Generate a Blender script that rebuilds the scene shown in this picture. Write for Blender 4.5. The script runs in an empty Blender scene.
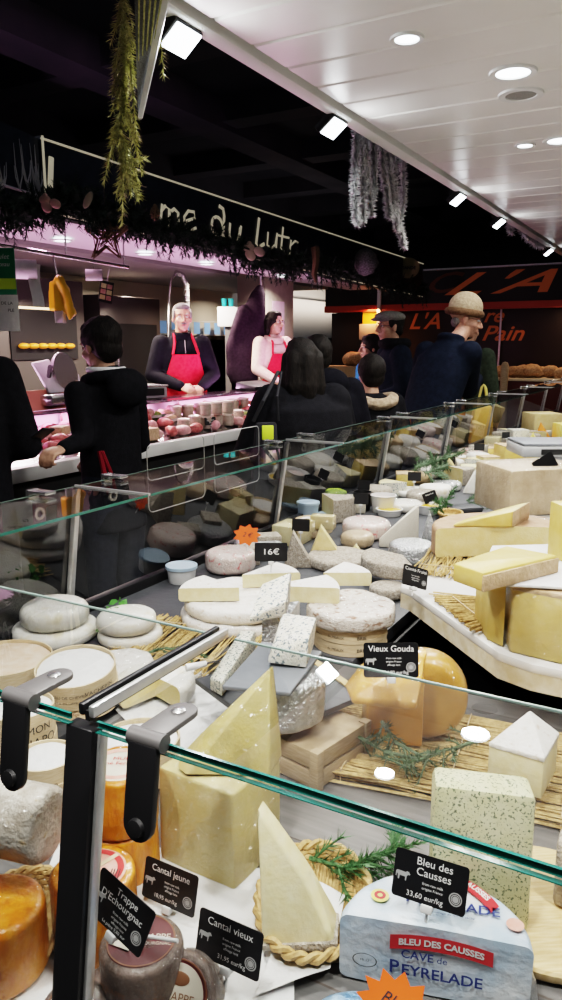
import bpy, bmesh, math, random
from mathutils import Vector as Vc, Matrix as Mx, Euler, noise
random.seed(7)
PI = math.pi
scene = bpy.context.scene
COL = scene.collection

# ------------------------------------------------------------------ camera model (also used to read the stall's plan off the photograph)
F_PX, HOR, CZ, TH = 750.0, 346.0, 1.6, math.radians(29.3)
PITCH = math.atan((500 - HOR) / F_PX)
FW = Vc((math.cos(TH) * math.cos(PITCH), math.sin(TH) * math.cos(PITCH), -math.sin(PITCH)))
RT = Vc((math.sin(TH), -math.cos(TH), 0))
UP = RT.cross(FW)
CAM = Vc((0, 0, CZ))
def ray(px, py): return FW + RT * ((px - 281) / F_PX) - UP * ((py - 500) / F_PX)
def at(px, py, z):                      # point of a horizontal plane
    r = ray(px, py); return CAM + r * ((z - CZ) / r.z)
def aty(px, py, y):
    r = ray(px, py); return CAM + r * (y / r.y)
def atx(px, py, x):
    r = ray(px, py); return CAM + r * (x / r.x)
def atd(px, py, d): return CAM + ray(px, py) * d
def dep(p): return (Vc(p) - CAM).dot(FW)

# ------------------------------------------------------------------ materials
def _nt(name):
    m = bpy.data.materials.new(name); m.use_nodes = True
    nt = m.node_tree; b = nt.nodes['Principled BSDF']
    return m, nt, b
def mat(name, c1, c2=None, scale=12, rough=.6, bump=0, bscale=None, metal=0, lo=.35, hi=.65, coat=0, sss=0, emit=0, stretch=None, detail=4, spec=None, c3=None, sc3=60, t3=(.6, .66), K=4):
    bscale = (bscale or scale * 3) * K; scale = scale * K; sc3 = sc3 * K
    m, nt, b = _nt(name); N = nt.nodes; L = nt.links
    b.inputs['Base Color'].default_value = (*c1, 1); b.inputs['Roughness'].default_value = rough
    b.inputs['Metallic'].default_value = metal
    if coat: b.inputs['Coat Weight'].default_value = coat; b.inputs['Coat Roughness'].default_value = .12
    if sss: b.inputs['Subsurface Weight'].default_value = sss; b.inputs['Subsurface Radius'].default_value = (.02, .012, .006)
    if spec is not None: b.inputs['Specular IOR Level'].default_value = spec
    if emit: b.inputs['Emission Color'].default_value = (*c1, 1); b.inputs['Emission Strength'].default_value = emit
    if c2 is not None or bump or c3 is not None:
        tc = N.new('ShaderNodeTexCoord'); mp = N.new('ShaderNodeMapping')
        L.new(tc.outputs['Object'], mp.inputs['Vector'])
        if stretch: mp.inputs['Scale'].default_value = stretch
    col = None
    if c2 is not None:
        n = N.new('ShaderNodeTexNoise'); n.inputs['Scale'].default_value = scale; n.inputs['Detail'].default_value = detail
        L.new(mp.outputs[0], n.inputs['Vector'])
        r = N.new('ShaderNodeValToRGB'); r.color_ramp.elements[0].position = lo; r.color_ramp.elements[1].position = hi
        r.color_ramp.elements[0].color = (*c1, 1); r.color_ramp.elements[1].color = (*c2, 1)
        L.new(n.outputs['Fac'], r.inputs[0]); col = r.outputs[0]; L.new(col, b.inputs['Base Color'])
    if c3 is not None:
        n = N.new('ShaderNodeTexNoise'); n.inputs['Scale'].default_value = sc3; n.inputs['Detail'].default_value = 2
        L.new(mp.outputs[0], n.inputs['Vector'])
        r = N.new('ShaderNodeValToRGB'); r.color_ramp.elements[0].position = t3[0]; r.color_ramp.elements[1].position = t3[1]
        L.new(n.outputs['Fac'], r.inputs[0])
        mx = N.new('ShaderNodeMix'); mx.data_type = 'RGBA'
        L.new(r.outputs[0], mx.inputs['Factor'])
        if col: L.new(col, mx.inputs['A'])
        else: mx.inputs['A'].default_value = (*c1, 1)
        mx.inputs['B'].default_value = (*c3, 1)
        L.new(mx.outputs['Result'], b.inputs['Base Color'])
    if bump:
        n = N.new('ShaderNodeTexNoise'); n.inputs['Scale'].default_value = bscale or scale * 3; n.inputs['Detail'].default_value = 5
        L.new(mp.outputs[0], n.inputs['Vector'])
        bp = N.new('ShaderNodeBump'); bp.inputs['Strength'].default_value = bump; bp.inputs['Distance'].default_value = .01
        L.new(n.outputs['Fac'], bp.inputs['Height']); L.new(bp.outputs[0], b.inputs['Normal'])
    return m
def emis(name, c, s):
    m, nt, b = _nt(name); b.inputs['Base Color'].default_value = (*c, 1)
    b.inputs['Emission Color'].default_value = (*c, 1); b.inputs['Emission Strength'].default_value = s; return m
def film(name, tint=(1, 1, 1), base=.05, gloss=.35, bump=1.0, bscale=18, rough=.12, haze=None):
    m, nt, b = _nt(name); N = nt.nodes; L = nt.links; N.remove(b)
    out = N['Material Output']
    tr = N.new('ShaderNodeBsdfTransparent'); tr.inputs[0].default_value = (*tint, 1)
    gl = N.new('ShaderNodeBsdfGlossy'); gl.inputs['Roughness'].default_value = rough
    lw = N.new('ShaderNodeLayerWeight'); lw.inputs['Blend'].default_value = .5
    p = N.new('ShaderNodeMath'); p.operation = 'POWER'; p.inputs[1].default_value = 3; L.new(lw.outputs['Facing'], p.inputs[0])
    ma = N.new('ShaderNodeMath'); ma.operation = 'MULTIPLY_ADD'; ma.inputs[1].default_value = gloss; ma.inputs[2].default_value = base; L.new(p.outputs[0], ma.inputs[0])
    tc = N.new('ShaderNodeTexCoord'); n = N.new('ShaderNodeTexNoise'); n.inputs['Scale'].default_value = bscale; n.inputs['Detail'].default_value = 3; n.inputs['Distortion'].default_value = 1.5
    L.new(tc.outputs['Object'], n.inputs['Vector'])
    bp = N.new('ShaderNodeBump'); bp.inputs['Strength'].default_value = bump; bp.inputs['Distance'].default_value = .02
    L.new(n.outputs['Fac'], bp.inputs['Height']); L.new(bp.outputs[0], gl.inputs['Normal'])
    mx = N.new('ShaderNodeMixShader'); L.new(ma.outputs[0], mx.inputs[0]); L.new(tr.outputs[0], mx.inputs[1]); L.new(gl.outputs[0], mx.inputs[2])
    if haze:
        df = N.new('ShaderNodeBsdfDiffuse'); df.inputs[0].default_value = (.9, .9, .9, 1)
        m2 = N.new('ShaderNodeMixShader'); m2.inputs[0].default_value = haze
        L.new(mx.outputs[0], m2.inputs[1]); L.new(df.outputs[0], m2.inputs[2]); L.new(m2.outputs[0], out.inputs[0])
    else: L.new(mx.outputs[0], out.inputs[0])
    return m
def glass(name, tint=(.97, .985, .98)):     # thin clear pane: Schlick reflectance of both faces, no refraction
    m, nt, b = _nt(name); N = nt.nodes; L = nt.links; N.remove(b)
    out = N['Material Output']
    tr = N.new('ShaderNodeBsdfTransparent'); tr.inputs[0].default_value = (*tint, 1)
    gl = N.new('ShaderNodeBsdfGlossy'); gl.inputs['Roughness'].default_value = 0.0
    lw = N.new('ShaderNodeLayerWeight'); lw.inputs['Blend'].default_value = .5
    p = N.new('ShaderNodeMath'); p.operation = 'POWER'; p.inputs[1].default_value = 5; L.new(lw.outputs['Facing'], p.inputs[0])
    ma = N.new('ShaderNodeMath'); ma.operation = 'MULTIPLY_ADD'; ma.inputs[1].default_value = .96; ma.inputs[2].default_value = .075; L.new(p.outputs[0], ma.inputs[0])
    a1 = N.new('ShaderNodeMath'); a1.operation = 'ADD'; a1.inputs[1].default_value = 1; L.new(ma.outputs[0], a1.inputs[0])
    a2 = N.new('ShaderNodeMath'); a2.operation = 'MULTIPLY'; a2.inputs[1].default_value = 2; L.new(ma.outputs[0], a2.inputs[0])
    a3 = N.new('ShaderNodeMath'); a3.operation = 'DIVIDE'; a3.use_clamp = True; L.new(a2.outputs[0], a3.inputs[0]); L.new(a1.outputs[0], a3.inputs[1])
    mx = N.new('ShaderNodeMixShader'); L.new(a3.outputs[0], mx.inputs[0]); L.new(tr.outputs[0], mx.inputs[1]); L.new(gl.outputs[0], mx.inputs[2])
    L.new(mx.outputs[0], out.inputs[0]); return m
def planks(name, c1, c2, width, axis=0, rough=.5, gap=(.1, .08, .07), grain=8):
    m, nt, b = _nt(name); N = nt.nodes; L = nt.links
    tc = N.new('ShaderNodeTexCoord'); sx = N.new('ShaderNodeSeparateXYZ'); L.new(tc.outputs['Object'], sx.inputs[0])
    dv = N.new('ShaderNodeMath'); dv.operation = 'DIVIDE'; dv.inputs[1].default_value = width; L.new(sx.outputs[axis], dv.inputs[0])
    fl = N.new('ShaderNodeMath'); fl.operation = 'FLOOR'; L.new(dv.outputs[0], fl.inputs[0])
    fr = N.new('ShaderNodeMath'); fr.operation = 'FRACT'; L.new(dv.outputs[0], fr.inputs[0])
    wn = N.new('ShaderNodeTexWhiteNoise'); wn.noise_dimensions = '1D'; L.new(fl.outputs[0], wn.inputs['W'])
    mp = N.new('ShaderNodeMapping'); L.new(tc.outputs['Object'], mp.inputs[0])
    mp.inputs['Scale'].default_value = (10, .8, 1) if axis == 0 else (.8, 10, 1)
    n = N.new('ShaderNodeTexNoise'); n.inputs['Scale'].default_value = grain; n.inputs['Detail'].default_value = 6; L.new(mp.outputs[0], n.inputs['Vector'])
    ad = N.new('ShaderNodeMath'); ad.operation = 'MULTIPLY_ADD'; ad.inputs[1].default_value = .45; L.new(wn.outputs['Value'], ad.inputs[0])
    sc = N.new('ShaderNodeMath'); sc.operation = 'MULTIPLY'; sc.inputs[1].default_value = .6; L.new(n.outputs['Fac'], sc.inputs[0]); L.new(sc.outputs[0], ad.inputs[2])
    r = N.new('ShaderNodeValToRGB'); r.color_ramp.elements[0].color = (*c1, 1); r.color_ramp.elements[1].color = (*c2, 1); r.color_ramp.elements[0].position = .2; r.color_ramp.elements[1].position = .75
    L.new(ad.outputs[0], r.inputs[0])
    lt = N.new('ShaderNodeMath'); lt.operation = 'LESS_THAN'; lt.inputs[1].default_value = .03; L.new(fr.outputs[0], lt.inputs[0])
    mx = N.new('ShaderNodeMix'); mx.data_type = 'RGBA'; L.new(lt.outputs[0], mx.inputs['Factor']); L.new(r.outputs[0], mx.inputs['A']); mx.inputs['B'].default_value = (*gap, 1)
    L.new(mx.outputs['Result'], b.inputs['Base Color']); b.inputs['Roughness'].default_value = rough
    return m
def blue_mat(name, base, base2, vein, scale=38, amt=(.56, .62)):
    return mat(name, base, base2, scale=14, rough=.5, bump=.5, bscale=70, c3=vein, sc3=scale, t3=amt, sss=.05)

M = {}
M['white_paint'] = mat('white_paint', (.80, .80, .78), rough=.4)
M['canopy'] = mat('canopy_panel', (.84, .82, .77), (.88, .86, .82), scale=3, rough=.28, bump=.05, bscale=3, K=1)
M['black'] = mat('black_plastic', (.012, .012, .013), rough=.45)
M['black_metal'] = mat('black_metal', (.02, .02, .022), rough=.35, metal=.3)
M['grey_metal'] = mat('grey_metal', (.13, .125, .125), rough=.45, metal=.3)
M['steel'] = mat('steel', (.72, .72, .72), rough=.25, metal=.95)
M['alu'] = mat('aluminium', (.62, .62, .62), (.7, .7, .7), rough=.33, metal=.75)
M['dark_panel'] = mat('dark_panel', (.010, .010, .013), (.018, .018, .022), scale=4, rough=.5, K=1)
M['dark_ceiling'] = mat('dark_ceiling', (.026, .027, .044), (.040, .039, .058), scale=1.2, rough=.8, K=1)
M['dark_beam'] = mat('dark_beam', (.050, .050, .070), (.075, .070, .095), scale=2, rough=.8, K=1)
M['floor'] = mat('floor', (.045, .045, .05), (.07, .068, .07), scale=2, rough=.35, K=1)
M['slate'] = mat('slate', (.055, .058, .065), (.085, .088, .096), scale=6, rough=.5, bump=.15, bscale=60, K=1)
M['slate_grey'] = mat('slate_grey', (.20, .215, .24), (.25, .265, .29), scale=8, rough=.5, bump=.1, bscale=60, K=1)
M['greywood'] = planks('greywood', (.10, .098, .096), (.29, .275, .265), .11, axis=0, rough=.45)
M['marble'] = mat('marble', (.80, .79, .76), (.70, .69, .67), scale=5, rough=.22, lo=.5, hi=.75, K=1)
M['marble_edge'] = mat('marble_edge', (.62, .52, .34), (.74, .68, .55), scale=9, rough=.25)
M['glass'] = glass('glass_pane')
M['glass_edge'] = mat('glass_edge', (.008, .085, .07), (.02, .16, .135), scale=3, rough=.12, coat=.5)
M['glass_edge_pale'] = mat('glass_edge_pale', (.25, .33, .30), rough=.2)
M['paper'] = mat('white_paper', (.83, .83, .82), (.77, .77, .77), scale=9, rough=.55, bump=.25, bscale=14)
M['film'] = film('cling_film')
M['film_strong'] = film('crinkled_film', base=.10, gloss=.5, bump=1.6, bscale=30, haze=.04)
M['film_soft'] = film('milky_film', base=.07, gloss=.4, bump=1.2, bscale=22, haze=.08)
M['foil'] = mat('foil', (.62, .64, .66), (.80, .82, .84), scale=18, rough=.28, metal=.85, bump=1.0, bscale=30)
M['foil_white'] = mat('foil_white', (.48, .62, .76), (.78, .82, .86), scale=5, rough=.34, metal=.1, bump=.45, bscale=9)
M['foil_blue'] = mat('foil_blue', (.16, .32, .55), (.45, .62, .80), scale=16, rough=.3, metal=.4, bump=.8, bscale=22)
M['brie'] = mat('bloomy_rind', (.80, .77, .72), (.87, .85, .82), scale=12, rough=.75, bump=.35, bscale=40, c3=(.62, .53, .44), sc3=16, t3=(.62, .74))
M['brie_mottled'] = mat('mottled_bloomy_rind', (.74, .68, .62), (.82, .77, .71), scale=12, rough=.8, bump=.6, bscale=30, c3=(.36, .23, .16), sc3=14, t3=(.54, .70), stretch=(1, 1, 2))
M['white_rind'] = mat('white_rind', (.82, .79, .71), (.89, .87, .83), scale=9, rough=.62, bump=.2, bscale=22, c3=(.76, .68, .48), sc3=6, t3=(.55, .75))
M['cream'] = mat('cream_paste', (.76, .66, .38), (.81, .73, .48), scale=12, rough=.5, bump=.12, sss=.08)
M['pale'] = mat('pale_yellow_paste', (.74, .60, .28), (.79, .67, .37), scale=9, rough=.45, bump=.12, bscale=50, sss=.08)
M['cantal'] = mat('cantal_paste', (.70, .57, .23), (.76, .65, .33), scale=6, rough=.42, bump=.15, bscale=50, sss=.08)
M['comte'] = mat('comte_paste', (.68, .50, .14), (.74, .58, .22), scale=5, rough=.42, bump=.08, sss=.08)
M['gouda'] = mat('gouda_paste', (.72, .35, .06), (.78, .42, .10), scale=5, rough=.4, bump=.08, sss=.08)
M['gouda_rind'] = mat('gouda_rind', (.50, .26, .06), (.60, .34, .10), scale=7, rough=.35, coat=.3)
M['bright_yellow'] = mat('bright_yellow_paste', (.82, .70, .16), (.86, .76, .27), scale=8, rough=.45)
M['mimolette'] = mat('orange_paste', (.85, .30, .05), (.90, .38, .08), scale=9, rough=.45)
M['comte_rind'] = mat('brown_rind', (.52, .37, .22), (.66, .50, .34), scale=10, rough=.65, bump=.4, bscale=30)
M['pink_rind'] = mat('pinkish_rind', (.40, .24, .14), (.52, .35, .22), scale=7, rough=.55, bump=.25, bscale=30)
M['tomme'] = mat('grey_rind', (.36, .31, .25), (.58, .53, .46), scale=26, rough=.9, bump=.8, bscale=60)
M['drum'] = mat('mouldy_rind', (.46, .40, .33), (.68, .63, .56), scale=9, rough=.8, bump=.4, bscale=40, c3=(.46, .36, .22), sc3=22, t3=(.6, .75))
M['munster'] = mat('orange_rind', (.62, .19, .015), (.76, .32, .03), scale=14, rough=.32, bump=.35, bscale=30, coat=.35, stretch=(1, 1, .45), c3=(.48, .13, .015), sc3=20, t3=(.58, .76))
M['trappe_side'] = mat('brown_grey_rind', (.085, .05, .035), (.16, .105, .08), scale=12, rough=.5, bump=.3)
M['trappe_top'] = mat('maroon_label', (.085, .018, .02), (.13, .03, .032), scale=8, rough=.35)
M['label_cream'] = mat('cream_label', (.72, .66, .55), rough=.5)
M['label_red'] = mat('red_label', (.62, .05, .05), rough=.45)
M['label_pink'] = mat('faded_red_label', (.74, .34, .27), (.80, .46, .38), scale=20, rough=.5)
M['herb'] = mat('herb_flecked_paste', (.60, .58, .34), (.66, .64, .42), scale=10, rough=.45, bump=.1, c3=(.10, .14, .08), sc3=75, t3=(.57, .63))
M['blue'] = blue_mat('blue_veined_paste', (.80, .77, .66), (.87, .85, .78), (.20, .25, .27))
M['blue2'] = blue_mat('blue_veined_paste_dark', (.76, .74, .62), (.84, .82, .72), (.16, .20, .19), scale=55, amt=(.54, .6))
M['peach'] = mat('peach_rind', (.74, .54, .38), (.82, .68, .55), scale=9, rough=.5, bump=.4, bscale=14)
M['boxwood'] = mat('box_wood', (.66, .51, .32), (.76, .63, .44), scale=14, rough=.6, stretch=(1, 1, 8))
M['board'] = mat('board_wood', (.62, .43, .20), (.76, .58, .32), scale=8, rough=.5, stretch=(9, 1, 1))
M['crate'] = mat('crate_wood', (.36, .26, .15), (.48, .37, .24), scale=9, rough=.65, stretch=(1, 1, 9))
M['straw'] = mat('straw', (.40, .26, .09), (.66, .49, .23), scale=30, rough=.6)
M['wicker'] = mat('wicker', (.44, .28, .11), (.62, .44, .21), scale=30, rough=.55)
M['needle'] = mat('pine_needle', (.045, .13, .05), (.11, .22, .09), scale=30, rough=.5)
M['rosemary'] = mat('rosemary', (.05, .11, .06), (.16, .23, .13), scale=40, rough=.5)
M['gold_needle'] = mat('gilded_needle', (.36, .36, .12), (.72, .70, .34), scale=25, rough=.4, metal=.2)
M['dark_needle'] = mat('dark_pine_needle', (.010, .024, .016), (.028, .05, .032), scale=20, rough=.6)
M['leaf'] = mat('parsley', (.05, .20, .03), (.10, .30, .06), scale=30, rough=.5)
M['tinsel'] = mat('tinsel', (.92, .92, .92), rough=.3, metal=.5)
M['cone'] = mat('brown_twig', (.11, .065, .035), (.2, .12, .07), scale=40, rough=.7)
M['card'] = mat('card_black', (.012, .012, .014), rough=.38)
M['chalk'] = mat('white_print', (.85, .85, .85), rough=.6, emit=0)
M['clip'] = mat('clip_white', (.80, .80, .80), rough=.3)
M['ink'] = mat('black_ink', (.03, .03, .03), rough=.6)
M['ink_blue'] = mat('blue_ink', (.03, .05, .22), rough=.5)
M['ink_red'] = mat('red_ink', (.60, .04, .05), rough=.5)
M['brown_ink'] = mat('brown_ink', (.22, .10, .05), rough=.5)
M['star_orange'] = mat('fluorescent_orange', (.95, .14, .015), rough=.6, emit=0)
M['blue_lid'] = mat('pale_blue_plastic', (.45, .58, .70), rough=.35)
M['white_plastic'] = mat('white_plastic', (.80, .80, .80), rough=.35)
M['oil'] = mat('golden_oil', (.62, .42, .06), rough=.15, coat=.6)
M['pinkwrap'] = mat('pink_printed_wrap', (.78, .62, .56), (.84, .74, .69), scale=9, rough=.35, bump=.4, coat=.4, c3=(.72, .20, .20), sc3=13, t3=(.62, .68))
M['paperwrap'] = mat('beige_wrap', (.46, .33, .18), (.58, .44, .27), scale=5, rough=.45, bump=.4, bscale=20)
M['basketcheese'] = mat('ridged_white_rind', (.80, .74, .63), (.86, .82, .73), scale=70, rough=.7, bump=.6, bscale=120)
M['scale'] = mat('pale_grey_plastic', (.55, .56, .57), rough=.4)
M['lime'] = mat('lime_plastic', (.45, .68, .05), rough=.5)
M['lens'] = emis('lamp_lens', (.88, .96, 1.0), 14)
M['lens_dim'] = emis('lamp_lens_soft', (.9, .97, 1.0), 7)
M['lens_pink'] = emis('soffit_lens', (.80, 1.0, .95), 8)
# ------------------------------------------------------------------ mesh building
def rounded(r, h, b, n=4):
    p = [(0, 0), (r - b, 0)]
    for i in range(1, n + 1):
        a = -PI / 2 + i * PI / 2 / n; p.append((r - b + b * math.cos(a), b + b * math.sin(a)))
    for i in range(0, n + 1):
        a = i * PI / 2 / n; p.append((r - b + b * math.cos(a), h - b + b * math.sin(a)))
    p.append((0, h)); return p
class MB:
    def __init__(s): s.v = []; s.f = []; s.m = []; s.sm = []
    def add(s, vs, fs, mi=0, T=None, smooth=True):
        o = len(s.v); vs = [Vc(v) for v in vs]
        if T is not None: vs = [T @ v for v in vs]
        s.v += vs; s.f += [tuple(i + o for i in f) for f in fs]; s.m += [mi] * len(fs) if isinstance(mi, int) else list(mi); s.sm += [smooth] * len(fs)
        return s
    def box(s, c, d, mi=0, T=None, bev=0, seg=2):
        bm = bmesh.new(); bmesh.ops.create_cube(bm, size=1)
        for v in bm.verts: v.co = Vc((v.co.x * d[0] + c[0], v.co.y * d[1] + c[1], v.co.z * d[2] + c[2]))
        if bev: bmesh.ops.bevel(bm, geom=bm.edges[:], offset=bev, segments=seg, profile=.5, affect='EDGES')
        return s.bm(bm, mi, T)
    def bm(s, bm, mi=0, T=None):
        bm.verts.index_update(); s.add([v.co.copy() for v in bm.verts], [[v.index for v in f.verts] for f in bm.faces], mi, T); bm.free(); return s
    def prism(s, poly, z0, z1, mi=0, T=None, bev=0, seg=2):
        bm = bmesh.new(); vs = [bm.verts.new((x, y, z0)) for x, y in poly]; f = bm.faces.new(vs)
        r = bmesh.ops.extrude_face_region(bm, geom=[f]); bmesh.ops.translate(bm, vec=(0, 0, z1 - z0), verts=[g for g in r['geom'] if isinstance(g, bmesh.types.BMVert)])
        bmesh.ops.recalc_face_normals(bm, faces=bm.faces[:])
        if bev: bmesh.ops.bevel(bm, geom=bm.edges[:], offset=bev, segments=seg, profile=.5, affect='EDGES')
        return s.bm(bm, mi, T)
    def hull(s, pts, mi=0, T=None, bev=0, seg=2):
        bm = bmesh.new(); vs = [bm.verts.new(p) for p in pts]
        r = bmesh.ops.convex_hull(bm, input=vs); bmesh.ops.delete(bm, geom=[g for g in r['geom_interior'] if isinstance(g, bmesh.types.BMVert)], context='VERTS')
        bmesh.ops.dissolve_limit(bm, angle_limit=.02, verts=bm.verts[:], edges=bm.edges[:])
        bmesh.ops.recalc_face_normals(bm, faces=bm.faces[:])
        if bev: bmesh.ops.bevel(bm, geom=bm.edges[:], offset=bev, segments=seg, profile=.5, affect='EDGES')
        return s.bm(bm, mi, T)
    def lathe(s, prof, seg=40, mi=0, T=None, ell=1.0):
        vs = []; fs = []; ms = []; idx = []
        for (r, z) in prof:
            if r < 1e-6: idx.append([len(vs)]); vs.append((0, 0, z))
            else:
                idx.append(list(range(len(vs), len(vs) + seg)))
                vs += [(r * math.cos(2 * PI * k / seg), r * ell * math.sin(2 * PI * k / seg), z) for k in range(seg)]
        for i in range(len(prof) - 1):
            a, b = idx[i], idx[i + 1]
            for k in range(seg):
                k2 = (k + 1) % seg
                if len(a) == 1 and len(b) == 1: continue
                if len(a) == 1: fs.append((a[0], b[k2], b[k]))
                elif len(b) == 1: fs.append((a[k], a[k2], b[0]))
                else: fs.append((a[k], a[k2], b[k2], b[k]))
        return s.add(vs, fs, mi, T)
    def sector(s, prof, a0, a1, seg=20, mi=0, caps=True, shell=True, T=None, sag=0, skip_bottom=False):
        # part of a lathe: shell = revolved rind, caps = the two cut faces
        n = len(prof); vs = []; fs = []
        for k in range(seg + 1):
            a = a0 + (a1 - a0) * k / seg
            vs += [(r * math.cos(a), r * math.sin(a), z) for r, z in prof]
        if shell:
            for k in range(seg):
                for i in range(n - 1):
                    f = [k * n + i, (k + 1) * n + i, (k + 1) * n + i + 1, k * n + i + 1]
                    fs.append(tuple(f))
        if caps: fs.append(tuple(range(n))); fs.append(tuple(reversed(range(seg * n, seg * n + n))))
        bm = bmesh.new(); bv = [bm.verts.new(v) for v in vs]
        for f in fs:
            try: bm.faces.new([bv[i] for i in f])
            except ValueError: pass
        bmesh.ops.remove_doubles(bm, verts=bm.verts[:], dist=1e-5)
        bmesh.ops.delete(bm, geom=[v for v in bm.verts if not v.link_faces], context='VERTS')
        bmesh.ops.recalc_face_normals(bm, faces=bm.faces[:])
        return s.bm(bm, mi, T)
    def tube(s, pts, r, seg=8, mi=0, T=None, cap=True, closed=False):
        pts = [Vc(p) for p in pts]; n = len(pts); rr = r if isinstance(r, (list, tuple)) else [r] * n
        vs = []; fs = []; up = None
        for i, p in enumerate(pts):
            if closed: d = pts[(i + 1) % n] - pts[i - 1]
            else: d = pts[min(i + 1, n - 1)] - pts[max(i - 1, 0)]
            d.normalize()
            if up is None: up = Vc((0, 0, 1)) if abs(d.z) < .9 else Vc((1, 0, 0))
            a = d.cross(up); 
            if a.length < 1e-6: a = d.cross(Vc((1, 0, 0)))
            a.normalize(); b = a.cross(d); up = b
            for k in range(seg):
                t = 2 * PI * k / seg; vs.append(p + (a * math.cos(t) + b * math.sin(t)) * rr[i])
        m = n if closed else n - 1
        for i in range(m):
            for k in range(seg):
                j = (i + 1) % n; k2 = (k + 1) % seg
                fs.append((i * seg + k, i * seg + k2, j * seg + k2, j * seg + k))
        if cap and not closed: fs.append(tuple(reversed(range(seg)))); fs.append(tuple(range((n - 1) * seg, n * seg)))
        return s.add(vs, fs, mi, T)
    def ball(s, c, r, mi=0, T=None, seg=16, rings=10):
        r = r if isinstance(r, (tuple, list)) else (r, r, r)
        prof = [(math.sin(PI * i / rings), -math.cos(PI * i / rings)) for i in range(rings + 1)]
        prof[0] = (0, -1); prof[-1] = (0, 1)
        X = Mx.Translation(c) @ Mx.Diagonal((*r, 1))
        return s.lathe(prof, seg, mi, (T @ X) if T is not None else X)
    def quad(s, a, b, c, d, mi=0): return s.add([a, b, c, d], [(0, 1, 2, 3)], mi)
    def sheet(s, fn, nu, nv, mi=0):
        vs = [fn(i / nu, j / nv) for j in range(nv + 1) for i in range(nu + 1)]
        fs = [(j * (nu + 1) + i, j * (nu + 1) + i + 1, (j + 1) * (nu + 1) + i + 1, (j + 1) * (nu + 1) + i) for j in range(nv) for i in range(nu)]
        return s.add(vs, fs, mi)
    def jit(s, amp, sc, seed=0):
        o = Vc((seed * 3.7, seed * 1.3, seed * 7.1)); s.v = [v + noise.noise_vector((v + o) * sc) * amp for v in s.v]; return s
    def xf(s, T): s.v = [T @ v for v in s.v]; return s
    def mesh(s, name, mats, angle=40):
        me = bpy.data.meshes.new(name); me.from_pydata([tuple(v) for v in s.v], [], s.f)
        for m in (mats if isinstance(mats, (list, tuple)) else [mats]): me.materials.append(m)
        me.polygons.foreach_set('material_index', s.m); me.polygons.foreach_set('use_smooth', s.sm)
        me.update(); me.set_sharp_from_angle(angle=math.radians(angle)); return me
    def build(s, name, mats, parent=None, loc=(0, 0, 0), rot=(0, 0, 0), label=None, cat=None, group=None, kind=None, angle=40):
        return link(name, s.mesh(name, mats, angle), parent, loc, rot, label, cat, group, kind)
    def copy(s):
        n = MB(); n.v = [v.copy() for v in s.v]; n.f = list(s.f); n.m = list(s.m); n.sm = list(s.sm); return n
def link(name, me, parent=None, loc=(0, 0, 0), rot=(0, 0, 0), label=None, cat=None, group=None, kind=None):
    o = bpy.data.objects.new(name, me); COL.objects.link(o)
    o.parent = parent; o.location = loc
    o.rotation_euler = rot if not isinstance(rot, (int, float)) else (0, 0, rot)
    tag(o, label, cat, group, kind); return o
def tag(o, label=None, cat=None, group=None, kind=None):
    if label: o['label'] = label
    if cat: o['category'] = cat
    if group: o['group'] = group
    if kind: o['kind'] = kind
    return o
def empty(name, loc, rot=0, label=None, cat=None, group=None):
    o = link(name, None, None, loc, rot, label, cat, group); o.empty_display_size = .05; return o
def dup(o, parent=None):
    c = o.copy(); COL.objects.link(c); c.parent = parent
    for ch in o.children: dup(ch, c)
    return c
def RX(a): return Mx.Rotation(a, 4, 'X')
def RY(a): return Mx.Rotation(a, 4, 'Y')
def RZ(a): return Mx.Rotation(a, 4, 'Z')
def TL(*p): return Mx.Translation(p)
def shell(mb, k, lift=.002):        # a film round a shape: the shape swollen about its middle
    n = mb.copy(); c = sum(n.v, Vc()) / len(n.v)
    n.v = [c + (v - c) * k for v in n.v]
    n.m = [0] * len(n.f); return n
_tc = {}
def text_mesh(s, size, mat_, xs=1.0, bold=0, align='CENTER', shear=0, ext=.0):
    cu = bpy.data.curves.new('t', 'FONT'); cu.body = s; cu.size = size; cu.align_x = align; cu.align_y = 'CENTER'; cu.offset = bold; cu.shear = shear; cu.extrude = ext; cu.resolution_u = 3
    ob = bpy.data.objects.new('t', cu)
    me = bpy.data.meshes.new_from_object(ob); bpy.data.objects.remove(ob)
    for v in me.vertices: v.co.x *= xs
    me.materials.clear(); me.materials.append(mat_); me.name = 'lettering'; return me
def text(s, size, mat_, parent, T, xs=1.0, bold=0, align='CENTER', shear=0, name='lettering', bend=None):
    me = text_mesh(s, size, mat_, xs, bold, align, shear)
    for v in me.vertices:
        c = v.co.copy()
        if bend: c = bend(c)
        v.co = T @ c
    return link(name, me, parent)
# ------------------------------------------------------------------ hall shell
def struct(mb, name, mats, **k): return mb.build(name, mats, kind='structure', **k)
struct(MB().box((6, 2, -.05), (24, 18, .1)), 'floor', M['floor'])
struct(MB().box((6, 2, 4.45), (24, 18, .1)), 'ceiling', M['dark_ceiling'])
b = MB()
for k in range(12): b.box((-4 + 2.0 * k, 2, 4.27), (.34, 17.8, .26))
struct(b, 'trim_1', M['dark_beam'])
b = MB()
for k in range(8): b.box((6, -5.6 + 2.2 * k, 4.24), (23.6, .42, .32))
struct(b, 'trim_2', M['dark_beam'])
struct(MB().box((6, 11.05, 2.2), (24, .1, 4.6)), 'wall_left', M['dark_panel'])
struct(MB().box((18.05, 2, 2.2), (.1, 18, 4.6)), 'wall_back', M['dark_panel'])
struct(MB().box((6, -7.05, 2.2), (24, .1, 4.6)), 'wall_right', M['dark_panel'])
struct(MB().box((-6.05, 2, 2.2), (.1, 18, 4.6)), 'wall_front', M['dark_panel'])

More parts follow.
